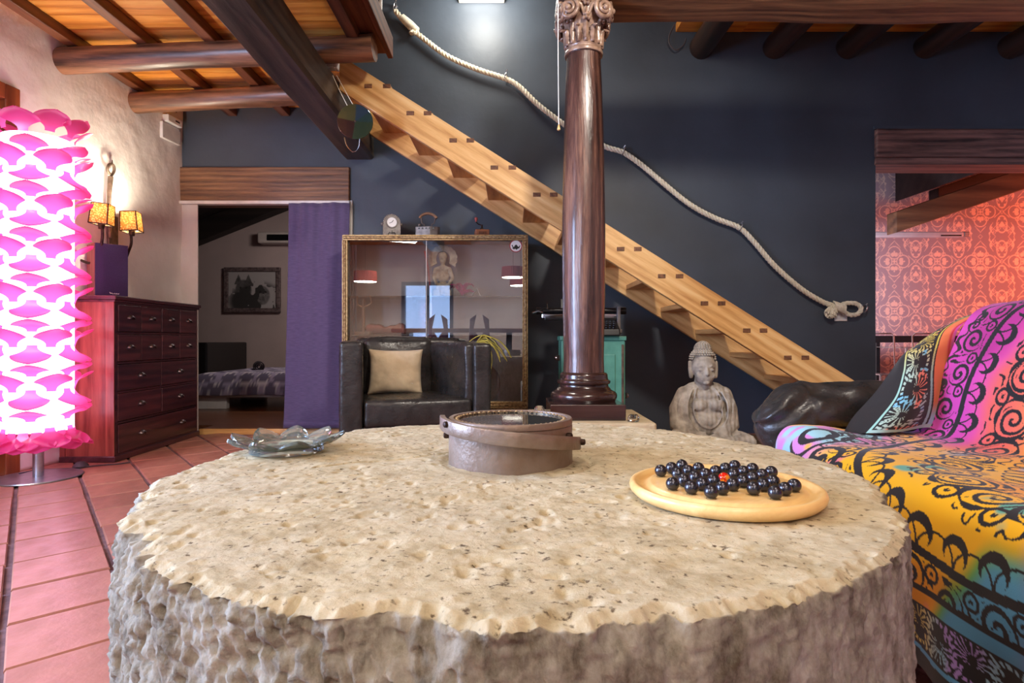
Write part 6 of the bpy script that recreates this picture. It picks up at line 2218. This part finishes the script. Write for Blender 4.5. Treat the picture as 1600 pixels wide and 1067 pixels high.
# ------------------------------------------------------------------ furniture of the red-lit room
lt = thing('linear_lamp', 'slim silver linear lamp across the wallpaper in the red-lit room', 'lamp', (P(1436, 367, 6.6).x, 6.6, P(1436, 367, 6.6).z))
kl = 6.6 / F
build('housing', MB().box(3.021 - P(1436, 367, 6.6).x, 66 * kl, -0.04, 0.04, -0.028, 0.030), mat('satin_alu', C(206, 200, 204), C(190, 184, 190), rough=0.35, metal=0.5), parent=lt, bevel=0.012)
build('end_cap', MB().box(66 * kl, 76 * kl, -0.042, 0.042, -0.024, 0.032), M['steel'], parent=lt, bevel=0.012)
build('slot', MB().box(30 * kl, 62 * kl, -0.0415, -0.03, -0.020, -0.006), M['black'], parent=lt)
gt = thing('glass_table', 'clear glass dining table on steel legs in the red-lit room', 'table', (5.0, 6.55, 0))
zt2 = zpx(542, 6.3)
build('tabletop', MB().box(-0.95, 0.9, -0.35, 0.35, zt2 - 0.012, zt2), M['shelf_glass'], parent=gt, bevel=0.002)
build('apron', MB().box(-0.80, -0.05, -0.32, -0.29, zt2 - 0.05, zt2 - 0.014), M['steel'], parent=gt)
for x in (-0.86, 0.82):
    for y_ in (-0.3, 0.3):
        build('leg', MB().tube([(x, y_, 0), (x, y_, zt2 - 0.012)], 0.018, 10), M['chrome'], parent=gt, smooth=True)
for q, (px, lab) in enumerate(((1368, 'thin chrome wire chair against the jamb of the red-lit opening'), (1458, 'thin chrome wire chair at the glass table, just left of the throw'))):
    wc = thing('wire_chair', lab, 'chair', (P(px, 560, 6.1).x, 6.1, 0), group='chrome wire chairs')
    w = 0.20
    zt3 = zpx(521, 6.1)
    path = [(-w * 1.05, -0.02, 0), (-w, 0.0, 0.45), (-w, 0.02, zt3 - 0.03), (-w + 0.03, 0.02, zt3), (w - 0.03, 0.02, zt3), (w, 0.02, zt3 - 0.03), (w, 0.0, 0.45), (w * 1.05, -0.02, 0)]
    build('back_frame', MB().tube([Vector(p) for p in path], 0.008, 8), M['chrome'], parent=wc, smooth=True)
    build('seat', MB().box(-w, w, -0.42, 0.0, 0.435, 0.455), M['crystal'] if q < 0 else M['shelf_glass'], parent=wc, bevel=0.004)
    for x in (-w, w):
        build('leg', MB().tube([(x, -0.40, 0), (x, -0.40, 0.44), (x, 0, 0.44)], 0.008, 8), M['chrome'], parent=wc, smooth=True)
sb = thing('dark_sideboard', 'long dark shelf board behind the glass table, in front of the wallpaper', 'shelf', (4.75, 6.72, zpx(535, 6.7)))
build('board', MB().box(-0.75, 0.5, -0.08, 0.08, 0.0, 0.075), M['black'], parent=sb, bevel=0.004)
build('leg', MB().box(-0.7, -0.66, -0.10, 0.10, -zpx(535, 6.7), 0.0), M['black'], parent=sb)
build('leg', MB().box(0.40, 0.44, -0.10, 0.10, -zpx(535, 6.7), 0.0), M['black'], parent=sb)

# ------------------------------------------------------------------ the room behind the camera, seen in the cabinet glass
M['red_pleat'] = mat('red_pleated_shade', C(196, 70, 58), C(150, 40, 36), rough=0.7, ns=3)
for (x, y_, z, q) in ((0.02, -1.1, 1.92, 'over the rear room, nearer the cabinet'), (0.16, -2.0, 1.86, 'over the rear room, farther from the cabinet'), (-2.55, -1.2, 1.86, 'over the rear room, by the left wall')):
    pdn = thing('pendant_lamp', 'red pleated drum pendant lamp ' + q, 'pendant lamp', (x, y_, z), group='red pendant lamps')
    build('shade', MB().lathe([(0.20, -0.08), (0.19, 0.10)], 72, caps=False, amp=lambda a, z_: 0.02 * math.cos(36 * a)), M['red_pleat'], parent=pdn, smooth=True)
    build('diffuser', MB().lathe([(0.0001, -0.085), (0.19, -0.082), (0.19, -0.076), (0.0001, -0.076)], 40, caps=False), emitter('pendant_glow', (1, 0.90, 0.76, 1), 22.0), parent=pdn)
    build('cord', MB().tube([(0, 0, 0.10), (0, 0, 3.3 - z if x > -0.8 else 2.69 - z)], 0.004, 6), M['cable'], parent=pdn)
bt = thing('bar_table', 'rustic reddish bar table standing behind the camera', 'table', (-0.95, -1.5, 0))
build('top', MB().box(-1.15, 1.15, -0.3, 0.3, 0.90, 0.97), wood('bar_wood', C(84, 44, 34), C(160, 96, 70), 'x', 0.8), parent=bt, bevel=0.01)
for x in (-0.9, 0.9):
    build('leg', MB().box(x - 0.05, x + 0.05, -0.2, 0.2, 0, 0.90), M['black'], parent=bt)
for (x, q) in ((-1.25, 'left'), (-0.55, 'right')):
    cs_ = thing('bar_chair', 'brown wooden bar chair behind the camera, %s of the pair' % q, 'chair', (x, -0.95, 0), group='bar chairs')
    build('back', MB().prism([(-0.18, 0.72), (0.18, 0.72), (0.16, 1.12), (0.05, 1.20), (0.10, 0.95), (0.0, 0.80), (-0.10, 0.95), (-0.05, 1.20), (-0.16, 1.12)], 'y', 0.0, 0.03), M['chest'], parent=cs_, bevel=0.006)
    build('seat', MB().box(-0.2, 0.2, -0.36, 0.03, 0.68, 0.72), M['chest'], parent=cs_, bevel=0.01)
    for xx in (-0.17, 0.17):
        for yy in (-0.32, 0.0):
            build('leg', MB().tube([(xx * 1.15, yy, 0), (xx, yy, 0.68)], 0.016, 8), M['chest'], parent=cs_, smooth=True)

# ------------------------------------------------------------------ leather sofa under a tie-dyed throw
sf = thing('leather_sofa', 'black leather sofa at the right, its plump far arm showing beside the throw', 'sofa', (1.30, 1.0, 0))
g = WM[sf.name].inverted()


def sv(x, y, z):
    return tuple(g @ Vector((x, y, z)))


def sbox(x0, x1, y0, y1, z0, z1, **k):
    return puffy(x0 - 1.30, x1 - 1.30, y0 - 1.0, y1 - 1.0, z0, z1, **k)


build('base', sbox(0.905, 1.62, -0.45, 2.05, 0.06, 0.30, e=0.02, amp=0.004), M['leather'], parent=sf, smooth=True, sharp=80)
build('seat_cushion', sbox(0.90, 1.40, -0.40, 0.86, 0.29, 0.437, e=0.05, amp=0.008), M['leather'], parent=sf, smooth=True, sharp=80)
build('seat_cushion', sbox(0.90, 1.40, 0.865, 1.95, 0.29, 0.437, e=0.05, amp=0.008), M['leather'], parent=sf, smooth=True, sharp=80)
mb = sbox(1.43, 1.62, -0.45, 2.06, 0.22, 0.845, e=0.05, amp=0.006)
mb.v = [(x + 0.26 * max(0, (z - 0.43)), y, z) for x, y, z in mb.v]
build('back', mb, M['leather'], parent=sf, smooth=True, sharp=80)
build('arm', sbox(0.92, 1.60, -0.62, -0.44, 0.06, 0.60, e=0.06, amp=0.01), M['leather'], parent=sf, smooth=True, sharp=80)
for (x, y_) in ((0.95, -0.55), (0.95, 2.1), (1.56, -0.55), (1.56, 2.1)):
    build('foot', MB().lathe([(0.03, 0), (0.03, 0.065)], 12, c=sv(x, y_, 0)), M['steel'], parent=sf, smooth=True, sharp=40)
# far arm: a fat creased roll narrowing to a gathered neck at the front
N1, N2 = 90, 64
rows = []
for i in range(N1 + 1):
    f = i / N1
    x = 0.845 + 0.80 * f
    ry = 0.105 * (1 - (1 - min(1, f / 0.20)) ** 2.6) ** 0.5 + 0.03 * f
    rz = 0.100 * (1 - (1 - min(1, f / 0.24)) ** 2.4) ** 0.5
    zc = 0.492 + 0.055 * f + 0.015 * math.sin(f * 5)
    yc = 2.075 + 0.07 * f
    row = []
    for j in range(N2):
        a = 2 * PI * j / N2
        ca_, sa_ = math.cos(a), math.sin(a)
        sq = 1.0 / (abs(ca_) ** 2.4 + abs(sa_) ** 2.4) ** (1 / 2.4)
        wr = (float(fbm(f * 3.2 + 0.8 * ca_, a * 1.1 + f * 5.5, 0, 3, 12)) - 0.5)
        fold = 0.013 * math.sin(a * 3 + f * 16 + wr * 5) * math.exp(-((f - 0.10) / 0.30) ** 2) + 0.007 * math.sin(a * 5 - f * 26) * (f > 0.2)
        d = 1 + wr * 0.16
        lowp = 0.022 * max(0, -sa_) * math.sin(f * 30) * math.exp(-(f / 0.3) ** 2)
        row.append(sv(x + 0.01 * wr, yc + (ry * sq * d + fold) * ca_, zc + (rz * sq * d + fold + lowp) * sa_))
    rows.append(row)
mb = MB().grid(rows, closed_v=True)
mb.f.append(tuple(range(N2)))
mb.f.append(tuple(N1 * N2 + k for k in range(N2 - 1, -1, -1)))
build('arm', mb, M['leather'], parent=sf, smooth=True, sharp=80)
rows = []
for i in range(31):
    f = i / 30
    z = 0.05 + 0.40 * f
    rr_ = 0.050 + 0.012 * math.sin(f * 9) + 0.03 * (1 - f) + 0.02 * math.exp(-((f - 0.72) / 0.08) ** 2)
    row = []
    for j in range(40):
        a = 2 * PI * j / 40
        w = rr_ * (1 + 0.07 * math.sin(a * 9 + f * 4))
        row.append(sv(0.925 + w * math.cos(a) * 0.7, 2.065 + w * 1.15 * math.sin(a), z))
    rows.append(row)
mb = MB().grid(rows, closed_v=True)
mb.f.append(tuple(range(40)))
build('arm_front', mb, M['leather'], parent=sf, smooth=True, sharp=80)
build('arm_side', sbox(0.96, 1.62, 1.99, 2.16, 0.06, 0.46, e=0.03, amp=0.008), M['leather'], parent=sf, smooth=True, sharp=80)

# ---- the throw: printed cotton, laid over back, seat and front
prof = [(0.862, 0.080), (0.860, 0.16), (0.858, 0.24), (0.856, 0.32), (0.862, 0.39), (0.882, 0.440), (0.925, 0.463), (1.00, 0.466), (1.10, 0.458), (1.20, 0.456), (1.30, 0.462), (1.355, 0.478), (1.392, 0.53), (1.42, 0.62), (1.455, 0.72), (1.495, 0.81), (1.535, 0.868), (1.59, 0.896), (1.66, 0.900), (1.72, 0.885), (1.76, 0.83), (1.77, 0.74)]
pp = catmull([Vector((x, 0, z)) for x, z in prof], 10)
seg = np.array([0] + [(b - a).length for a, b in zip(pp[:-1], pp[1:])]).cumsum()
STOT = seg[-1]
PX, PZc = np.array([p.x for p in pp]), np.array([p.z for p in pp])


def swirl(x, y, rmax, pitch, w, hand=1.0, ph0=0.0):
    rho, ph = np.hypot(x, y), np.arctan2(y * hand, x) + ph0
    f = (rho / pitch - ph / (2 * PI)) % 1.0
    return (np.abs(f - 0.5) < w / pitch / 2) & (rho < rmax)


def ndil(b, k=3):
    o = b.copy()
    for d in range(1, k + 1):
        o[d:] |= b[:-d]
        o[:-d] |= b[d:]
        o[:, d:] |= b[:, :-d]
        o[:, :-d] |= b[:, d:]
    return o


def lineart(S_, Y_):
    """Black print of the mandala cloth at cloth coordinates (s along the profile, Y along the sofa)."""
    ds, dy = S_ - 1.0, Y_ - 1.10
    jit = (fbm(S_ * 9, Y_ * 9, 0, 3, 5) - 0.5) * 0.030
    r = np.hypot(ds, dy) + jit * 0.35
    th = np.arctan2(dy, ds)
    blk = np.abs(r - 0.755) < 0.010
    # outer band of swirls and leaves
    n = 44
    tw_ = 2 * PI / n
    k = np.floor(th / tw_)
    a = (th - (k + 0.5) * tw_) * 0.82
    b = r - 0.815
    alt = np.where(k % 2 == 0, 1.0, -1.0)
    band = (r > 0.765) & (r < 0.90)
    sw1 = swirl(a, b * alt + 0.006, 0.042, 0.026, 0.012, 1.0, 0.6)
    sw2 = swirl(a - 0.045 * alt, b - 0.045, 0.026, 0.018, 0.009, -1.0)
    sw3 = swirl(np.abs(a) - 0.057, b + 0.025, 0.024, 0.016, 0.008, 1.0)
    leaf = (np.abs(b - 0.062 - 0.014 * np.sin(a * 120) - 0.01 * np.cos(a * 47)) < 0.009 + 0.006 * np.sin(a * 75)) & (np.abs(a) < 0.085)
    leaf2 = (np.abs(b - 0.02 - 0.03 * np.sin(a * 60 + k)) < 0.006) & (np.abs(a) > 0.05)
    blk |= band & (sw1 | sw2 | sw3 | leaf | leaf2)
    # scallops inside the ring
    n2_ = 46
    t2 = 2 * PI / n2_
    k2 = np.floor(th / t2 + 0.5)
    a2 = (th - k2 * t2) * 0.70
    b2 = r - 0.700
    d2 = np.hypot(a2, b2)
    blk |= (np.abs(np.hypot(a2, b2 - 0.045) - 0.046) < 0.0026) & (r < 0.748)
    cres = (np.hypot(np.abs(a2) - 0.047, b2 - 0.012) < 0.034) & (np.hypot(np.abs(a2) - 0.047, b2 - 0.026) > 0.026) & (r < 0.740)
    blk |= cres
    # paisley leaf ring
    n3 = 28
    t3 = 2 * PI / n3
    k3 = np.floor(th / t3)
    a3 = (th - (k3 + 0.5) * t3) * 0.56
    b3 = r - 0.565
    alt3 = np.where(k3 % 2 == 0, 1.0, -1.0)
    inn = (r < 0.650) & (r > 0.475)
    blk |= inn & swirl(a3, b3 * alt3, 0.048, 0.027, 0.0105, 1.0)
    blk |= inn & (np.abs(np.hypot(a3 * 0.95, b3) - 0.056) < 0.005 + 0.003 * np.sin(th * 50))
    blk |= inn & swirl(np.abs(a3) - 0.062, b3 - 0.050, 0.028, 0.020, 0.009, -1.0)
    blk |= inn & ((np.abs(a3) > 0.040) & (np.abs(b3 + 0.055 + 0.014 * np.sin(a3 * 190)) < 0.008))
    # row of feathers
    n4 = 70
    t4 = 2 * PI / n4
    a4 = (th - (np.floor(th / t4) + 0.5) * t4) * 0.45
    blk |= (r > 0.405) & (r < 0.470) & ((np.abs(np.abs(a4) - 0.0155) < 0.0035) & (r < 0.455) | (np.abs(np.hypot(a4, (r - 0.452)) - 0.0155) < 0.003) & (r > 0.452))
    blk |= np.abs(r - 0.402) < 0.005
    # inner swirls
    n5 = 18
    t5 = 2 * PI / n5
    k5 = np.floor(th / t5)
    a5 = (th - (k5 + 0.5) * t5) * 0.32
    alt5 = np.where(k5 % 2 == 0, 1.0, -1.0)
    blk |= (r < 0.395) & (r > 0.23) & (swirl(a5, (r - 0.31) * alt5, 0.050, 0.028, 0.012, 1.0) | (np.abs(np.hypot(a5, (r - 0.31) * 0.9) - 0.058) < 0.006))
    blk |= (np.abs(r - 0.215) < 0.010) | ((r < 0.20) & (np.cos(th * 8) > 0.1) & (r > 0.06))
    # scrollwork filling the gaps of the two swirl bands
    fil = np.abs(fbm(S_ * 24 + 3, Y_ * 24, 0, 2, 83) - 0.5) < 0.040
    near_ = ndil(blk)
    blk |= fil & ~near_ & (((r > 0.770) & (r < 0.885)) | ((r > 0.480) & (r < 0.655)) | ((r > 0.235) & (r < 0.39)))
    # border along the hem (small s)
    s = S_
    blk |= (s < 0.142)
    blk |= np.abs(s - 0.178 - jit * 0.1) < 0.0065
    return blk, r, th


def border_dots(u, w):
    """Bright dots and strokes on the black border; u along, w across (0..0.095)."""
    p = 0.16
    x = (u + p / 2) % p - p / 2
    ax = np.abs(x)
    out = np.zeros_like(u, bool)
    # fans of strokes springing from a point
    for c in (-0.5, 0.5):
        xx = np.abs(ax - (0.0 if c < 0 else 0.08))
        yy = w - (0.055 if c < 0 else 0.040)
        rho, ph = np.hypot(xx, yy), np.arctan2(yy, xx)
        sgn = 1 if c < 0 else -1
        f = (ph * sgn / 0.36) % 1
        out |= (rho > 0.010) & (rho < 0.036) & (np.abs(f - 0.5) < 0.17) & (yy * sgn > -0.01)
        f2 = (ph * sgn / 0.28) % 1
        out |= (np.abs(rho - 0.045) < 0.0042) & (np.abs(f2 - 0.5) < 0.30)
        out |= (np.abs(rho - 0.058) < 0.0034) & (np.abs(f - 0.5) < 0.26) & (yy * sgn > 0)
    # dotted columns
    for cx_ in (0.028, 0.052):
        dd = np.hypot(ax - cx_, ((w / 0.011) % 1 - 0.5) * 0.011)
        out |= (dd < 0.0034) & ((w > 0.066) | (w < 0.020))
    # dotted arcs
    rho = np.hypot(ax - 0.08, w - 0.0)
    f3 = (np.arctan2(w, ax - 0.08) / 0.22) % 1
    out |= (np.abs(rho - 0.030) < 0.0036) & (np.abs(f3 - 0.5) < 0.3)
    return out


def Cn(*a):
    return np.array(C(*a)[:3])


def blend(base, col, m):
    return base + (col - base) * np.clip(m, 0, 1)[..., None]


def dye(S_, Y_):
    w1, w2 = (fbm(S_ * 4, Y_ * 4, 0, 4, 11) - 0.5), (fbm(S_ * 4 + 9, Y_ * 4, 0, 4, 15) - 0.5)
    s, y = S_ + 0.10 * w1, Y_ + 0.10 * w2
    r = np.hypot(s - 1.0, y - 1.10)
    c = np.zeros(S_.shape + (3,)) + Cn(240, 182, 0)
    c = blend(c, Cn(232, 132, 20), sstep(0.52, 0.62, fbm(S_ * 5, Y_ * 5, 2, 3, 19)) * 0.5)
    # blue patch low on the front, nearer the camera
    c = blend(c, Cn(96, 170, 70), sstep(1.17, 1.13, y + 0.6 * (s - 0.20)) * sstep(0.34, 0.28, s))
    c = blend(c, Cn(84, 160, 205), sstep(1.145, 1.10, y + 0.6 * (s - 0.20)) * sstep(0.32, 0.26, s))
    c = blend(c, Cn(128, 104, 180), sstep(1.02, 0.94, y) * sstep(0.5, 0.3, s))
    # small multicolour blots
    bl = fbm(S_ * 7 + 3, Y_ * 7, 4, 3, 23)
    c = blend(c, Cn(92, 168, 150), sstep(0.75, 0.80, bl) * (s < 0.6))
    c = blend(c, Cn(220, 90, 150), sstep(0.30, 0.24, bl) * (s < 0.6) * 0.8)
    # far corner of the seat: lilac and pale blue
    fc = sstep(1.66, 1.80, y) * sstep(0.74, 0.62, s)
    c = blend(c, Cn(206, 130, 196), fc)
    c = blend(c, Cn(150, 200, 214), fc * sstep(0.50, 0.56, fbm(S_ * 9, Y_ * 9, 1, 3, 27)))
    c = blend(c, Cn(236, 176, 60), fc * sstep(0.56, 0.62, fbm(S_ * 8 + 4, Y_ * 8, 7, 3, 28)))
    # the back: magenta outside the ring, salmon to amber inside
    bk = sstep(0.70, 0.84, s)
    mag = blend(np.zeros(S_.shape + (3,)) + Cn(206, 66, 168), Cn(176, 40, 130), sstep(0.45, 0.6, fbm(S_ * 3, Y_ * 3, 9, 3, 31)))
    ins = blend(np.zeros(S_.shape + (3,)) + Cn(226, 98, 84), Cn(236, 160, 52), sstep(0.58, 0.44, r))
    ins = blend(ins, Cn(214, 74, 150), sstep(0.62, 0.70, r))
    bcol = blend(ins, mag, sstep(0.66, 0.74, r))
    c = blend(c, bcol, bk)
    # pale blue streak where seat meets back
    st = np.exp(-((s - 0.74) / 0.05) ** 2) * sstep(1.72, 1.58, y) * sstep(0.42, 0.58, fbm(S_ * 10, Y_ * 14, 3, 3, 35))
    c = blend(c, Cn(150, 186, 214), st)
    return c


ys_ = np.concatenate([np.arange(-0.30, 0.93, 0.025), np.arange(0.93, 1.985, 0.0024)])
ss_ = np.arange(0.0, STOT, 0.0024)
S_, Y_ = np.meshgrid(ss_, ys_, indexing='ij')
Xb, Zb = np.interp(S_, seg, PX), np.interp(S_, seg, PZc)
fold = (fbm(S_ * 3.0, Y_ * 3.0, 0, 3, 44) - 0.5)
ridgy = np.sin(Y_ * 18 + S_ * 6 + fold * 9) * 0.5
onback = sstep(0.80, 0.92, S_)
front = sstep(0.38, 0.22, S_)
off = fold * 0.020 + ridgy * (0.004 + 0.004 * front + 0.004 * onback) + 0.006
far = sstep(1.70, 1.95, Y_) * sstep(0.84, 0.70, S_)
dXds = np.gradient(Xb, ss_, axis=0)
dZds = np.gradient(Zb, ss_, axis=0)
nx_, nz_ = -dZds, dXds                                            # up/outward normal of the profile
Xc = Xb + nx_ * off
Zc = Zb + nz_ * off + far * (0.018 + 0.020 * (fbm(S_ * 8, Y_ * 8, 0, 3, 48) - 0.3)) * sstep(0.28, 0.45, S_)
Xc = Xc + 0.035 * far * sstep(0.45, 0.25, S_)
# back bulges a little where it meets the arm
Yc = Y_ + 0.0
# hem waves
hem = sstep(0.25, 0.0, S_)
Xc = Xc - hem * 0.012 * np.sin(Y_ * 23)
Zc = Zc + hem * (0.008 * np.sin(Y_ * 11 + 1))
me_main = grid_mesh('throw', np.stack([Xc, Yc, Zc], -1))
blk, r_, th_ = lineart(S_, Y_)
colr = dye(S_, Y_)
ink_c = Cn(18, 15, 22)
# knobs on the far seat corner: loose bands of black strokes
fcm = (Y_ > 1.70) & (S_ < 0.70)
xk, yk = S_ - 0.43, Y_ - 1.83
blk |= fcm & (np.abs(np.hypot(xk, yk * 1.3) - 0.05) < 0.012) | fcm & (np.abs(np.hypot(xk, yk * 1.3) - 0.095) < 0.008) & (yk < 0.05) | fcm & swirl(S_ - 0.58, Y_ - 1.88, 0.055, 0.035, 0.015)
blk |= (S_ < 0.5) & (np.abs(np.hypot(S_ - 0.36, (Y_ - 1.68)) - 0.055) < 0.010)
c_ = colr.copy()
c_[blk] = ink_c
dots = border_dots(Y_ + 0.02 * np.sin(S_ * 20), S_ - 0.048) & (S_ > 0.050) & (S_ < 0.138)
dd = dye(S_ + 0.1, Y_)
hue = blend(np.zeros(S_.shape + (3,)) + Cn(150, 196, 220), Cn(222, 206, 110), sstep(1.17, 1.26, Y_))
hue = blend(hue, Cn(170, 140, 214), sstep(0.6, 0.7, fbm(S_ * 8, Y_ * 8, 0, 2, 52)))
c_[dots] = hue[dots]
ln1 = np.abs(S_ - 0.0405 - 0.002 * np.sin(Y_ * 30)) < 0.0050
c_[ln1] = blend(np.zeros(S_.shape + (3,)) + Cn(92, 170, 220), Cn(150, 170, 200), sstep(1.3, 1.6, Y_))[ln1]
ln2 = (S_ > 0.142) & (S_ < 0.171)
c_[ln2] = colr[ln2]
set_color(me_main, 'print', c_.reshape(-1, 3))
t = attr_mat('tie_dyed_cotton', rough=0.85, bump=0.15, bs=500)
t.b.inputs['Sheen Weight'].default_value = 0.15
M['throw'] = t.m
tw_root = thing('tie_dyed_throw', 'tie-dyed cotton throw with black mandala print covering the sofa', 'throw', (1.30, 1.0, 0))
o = link_mesh('cloth', me_main, M['throw'], parent=tw_root)
me_main.transform(Matrix.Translation((-1.30, -1.0, 0)))

# its far edge: the dark border drawn over the corner of arm and back
ctl = [  # rows from bottom to top; columns from the outer black edge to the inner edge
    [(1318, 676, 1.90), (1340, 677, 1.88), (1372, 676, 1.86), (1408, 674, 1.88), (1448, 668, 1.93), (1480, 672, 1.97)],
    [(1334, 650, 1.92), (1362, 652, 1.89), (1392, 652, 1.87), (1424, 652, 1.88), (1456, 640, 1.94), (1484, 640, 1.985)],
    [(1366, 615, 1.96), (1390, 618, 1.92), (1412, 620, 1.90), (1438, 618, 1.91), (1462, 608, 1.95), (1486, 605, 1.99)],
    [(1392, 580, 2.00), (1404, 580, 1.965), (1422, 582, 1.945), (1442, 582, 1.945), (1464, 572, 1.97), (1488, 568, 2.00)],
    [(1404, 563, 2.03), (1410, 556, 2.00), (1426, 552, 1.98), (1446, 548, 1.975), (1466, 543, 1.985), (1490, 538, 2.005)],
    [(1424, 546, 2.06), (1428, 541, 2.04), (1442, 534, 2.02), (1456, 527, 2.01), (1474, 520, 2.01), (1496, 515, 2.01)],
    [(1456, 523, 2.08), (1460, 518, 2.06), (1470, 512, 2.045), (1480, 508, 2.03), (1494, 504, 2.025), (1512, 502, 2.02)],
    [(1500, 498, 2.10), (1503, 496, 2.08), (1509, 494, 2.06), (1516, 492, 2.05), (1526, 491, 2.035), (1538, 490, 2.03)],
    [(1550, 487, 2.12), (1552, 486, 2.10), (1556, 486, 2.08), (1562, 486, 2.06), (1570, 485, 2.05), (1580, 486, 2.04)],
]
ctlv = [[P(*q) for q in row] for row in ctl]
pr_ = 24
rows1 = [catmull(row, pr_) for row in ctlv]
cols = list(zip(*rows1))
gridp = [catmull(list(c), 26) for c in cols]
G = np.array([[tuple(v) for v in c] for c in gridp])              # (across, along, 3)
na, nl, _ = G.shape
uu, ll = np.meshgrid(np.linspace(0, 1, na), np.linspace(0, 1, nl), indexing='ij')
wv = 0.008 * (fbm(uu * 3, ll * 7, 0, 3, 61) - 0.5) + 0.004 * np.sin(uu * 9 + ll * 3)
G[..., 1] += wv
G[..., 0] += wv * 0.5
# finer mesh
from_idx = np.linspace(0, na - 1, 220)
to_idx = np.linspace(0, nl - 1, 360)


def res(Gm):
    i0 = np.clip(from_idx.astype(int), 0, na - 2)
    fi = (from_idx - i0)[:, None, None]
    A_ = Gm[i0] * (1 - fi) + Gm[i0 + 1] * fi
    j0 = np.clip(to_idx.astype(int), 0, nl - 2)
    fj = (to_idx - j0)[None, :, None]
    return A_[:, j0] * (1 - fj) + A_[:, j0 + 1] * fj


G = res(G)
uu, ll = np.meshgrid(np.linspace(0, 1, G.shape[0]), np.linspace(0, 1, G.shape[1]), indexing='ij')
me2 = grid_mesh('border', G)
lin = ll * 0.55
wid = uu
dark = np.zeros(uu.shape + (3,)) + Cn(28, 26, 28)
salm = blend(np.zeros(uu.shape + (3,)) + Cn(222, 120, 70), Cn(206, 66, 168), sstep(0.88, 1.0, uu + 0.1 * (fbm(uu * 4, ll * 9, 0, 3, 63) - 0.5)))
salm = blend(salm, Cn(196, 40, 50), np.exp(-((uu - 0.93) / 0.02) ** 2) * (ll > 0.25))
salm = blend(salm, Cn(150, 190, 214), sstep(0.18, 0.06, ll))
c2 = dark.copy()
yl = blend(np.zeros(uu.shape + (3,)) + Cn(206, 190, 80), Cn(150, 200, 190), sstep(0.55, 0.3, ll))
e0 = 0.30 - 0.16 * sstep(0.45, 0.7, ll)
e1 = 0.74 + 0.02 * np.sin(ll * 14)
m1 = np.abs(uu - e0) < 0.014
c2[m1] = yl[m1]
dts = border_dots(lin * 1.0, np.clip((uu - e0) / (e1 - e0), 0, 1) * 0.10) & (uu > e0 + 0.03) & (uu < e1 - 0.04)
dcol = blend(np.zeros(uu.shape + (3,)) + Cn(170, 200, 190), Cn(214, 190, 80), sstep(0.35, 0.6, ll))
dcol = blend(dcol, Cn(120, 190, 220), sstep(0.58, 0.66, fbm(uu * 5, ll * 9, 0, 2, 66)))
dcol = blend(dcol, Cn(224, 130, 110), sstep(0.62, 0.70, fbm(uu * 5 + 4, ll * 9, 0, 2, 67)))
c2[dts] = dcol[dts]
m2 = (uu > e1) & (uu < e1 + 0.028)
c2[m2] = yl[m2]
m3 = uu > e1 + 0.048
c2[m3] = salm[m3]
low = (ll < 0.035) & (uu > 0.30)
c2[low] = (np.zeros(uu.shape + (3,)) + Cn(160, 196, 190))[low]
set_color(me2, 'print', c2.reshape(-1, 3))
me2.transform(Matrix.Translation((-1.30, -1.0, 0)))
o = link_mesh('border', me2, M['throw'], parent=tw_root)
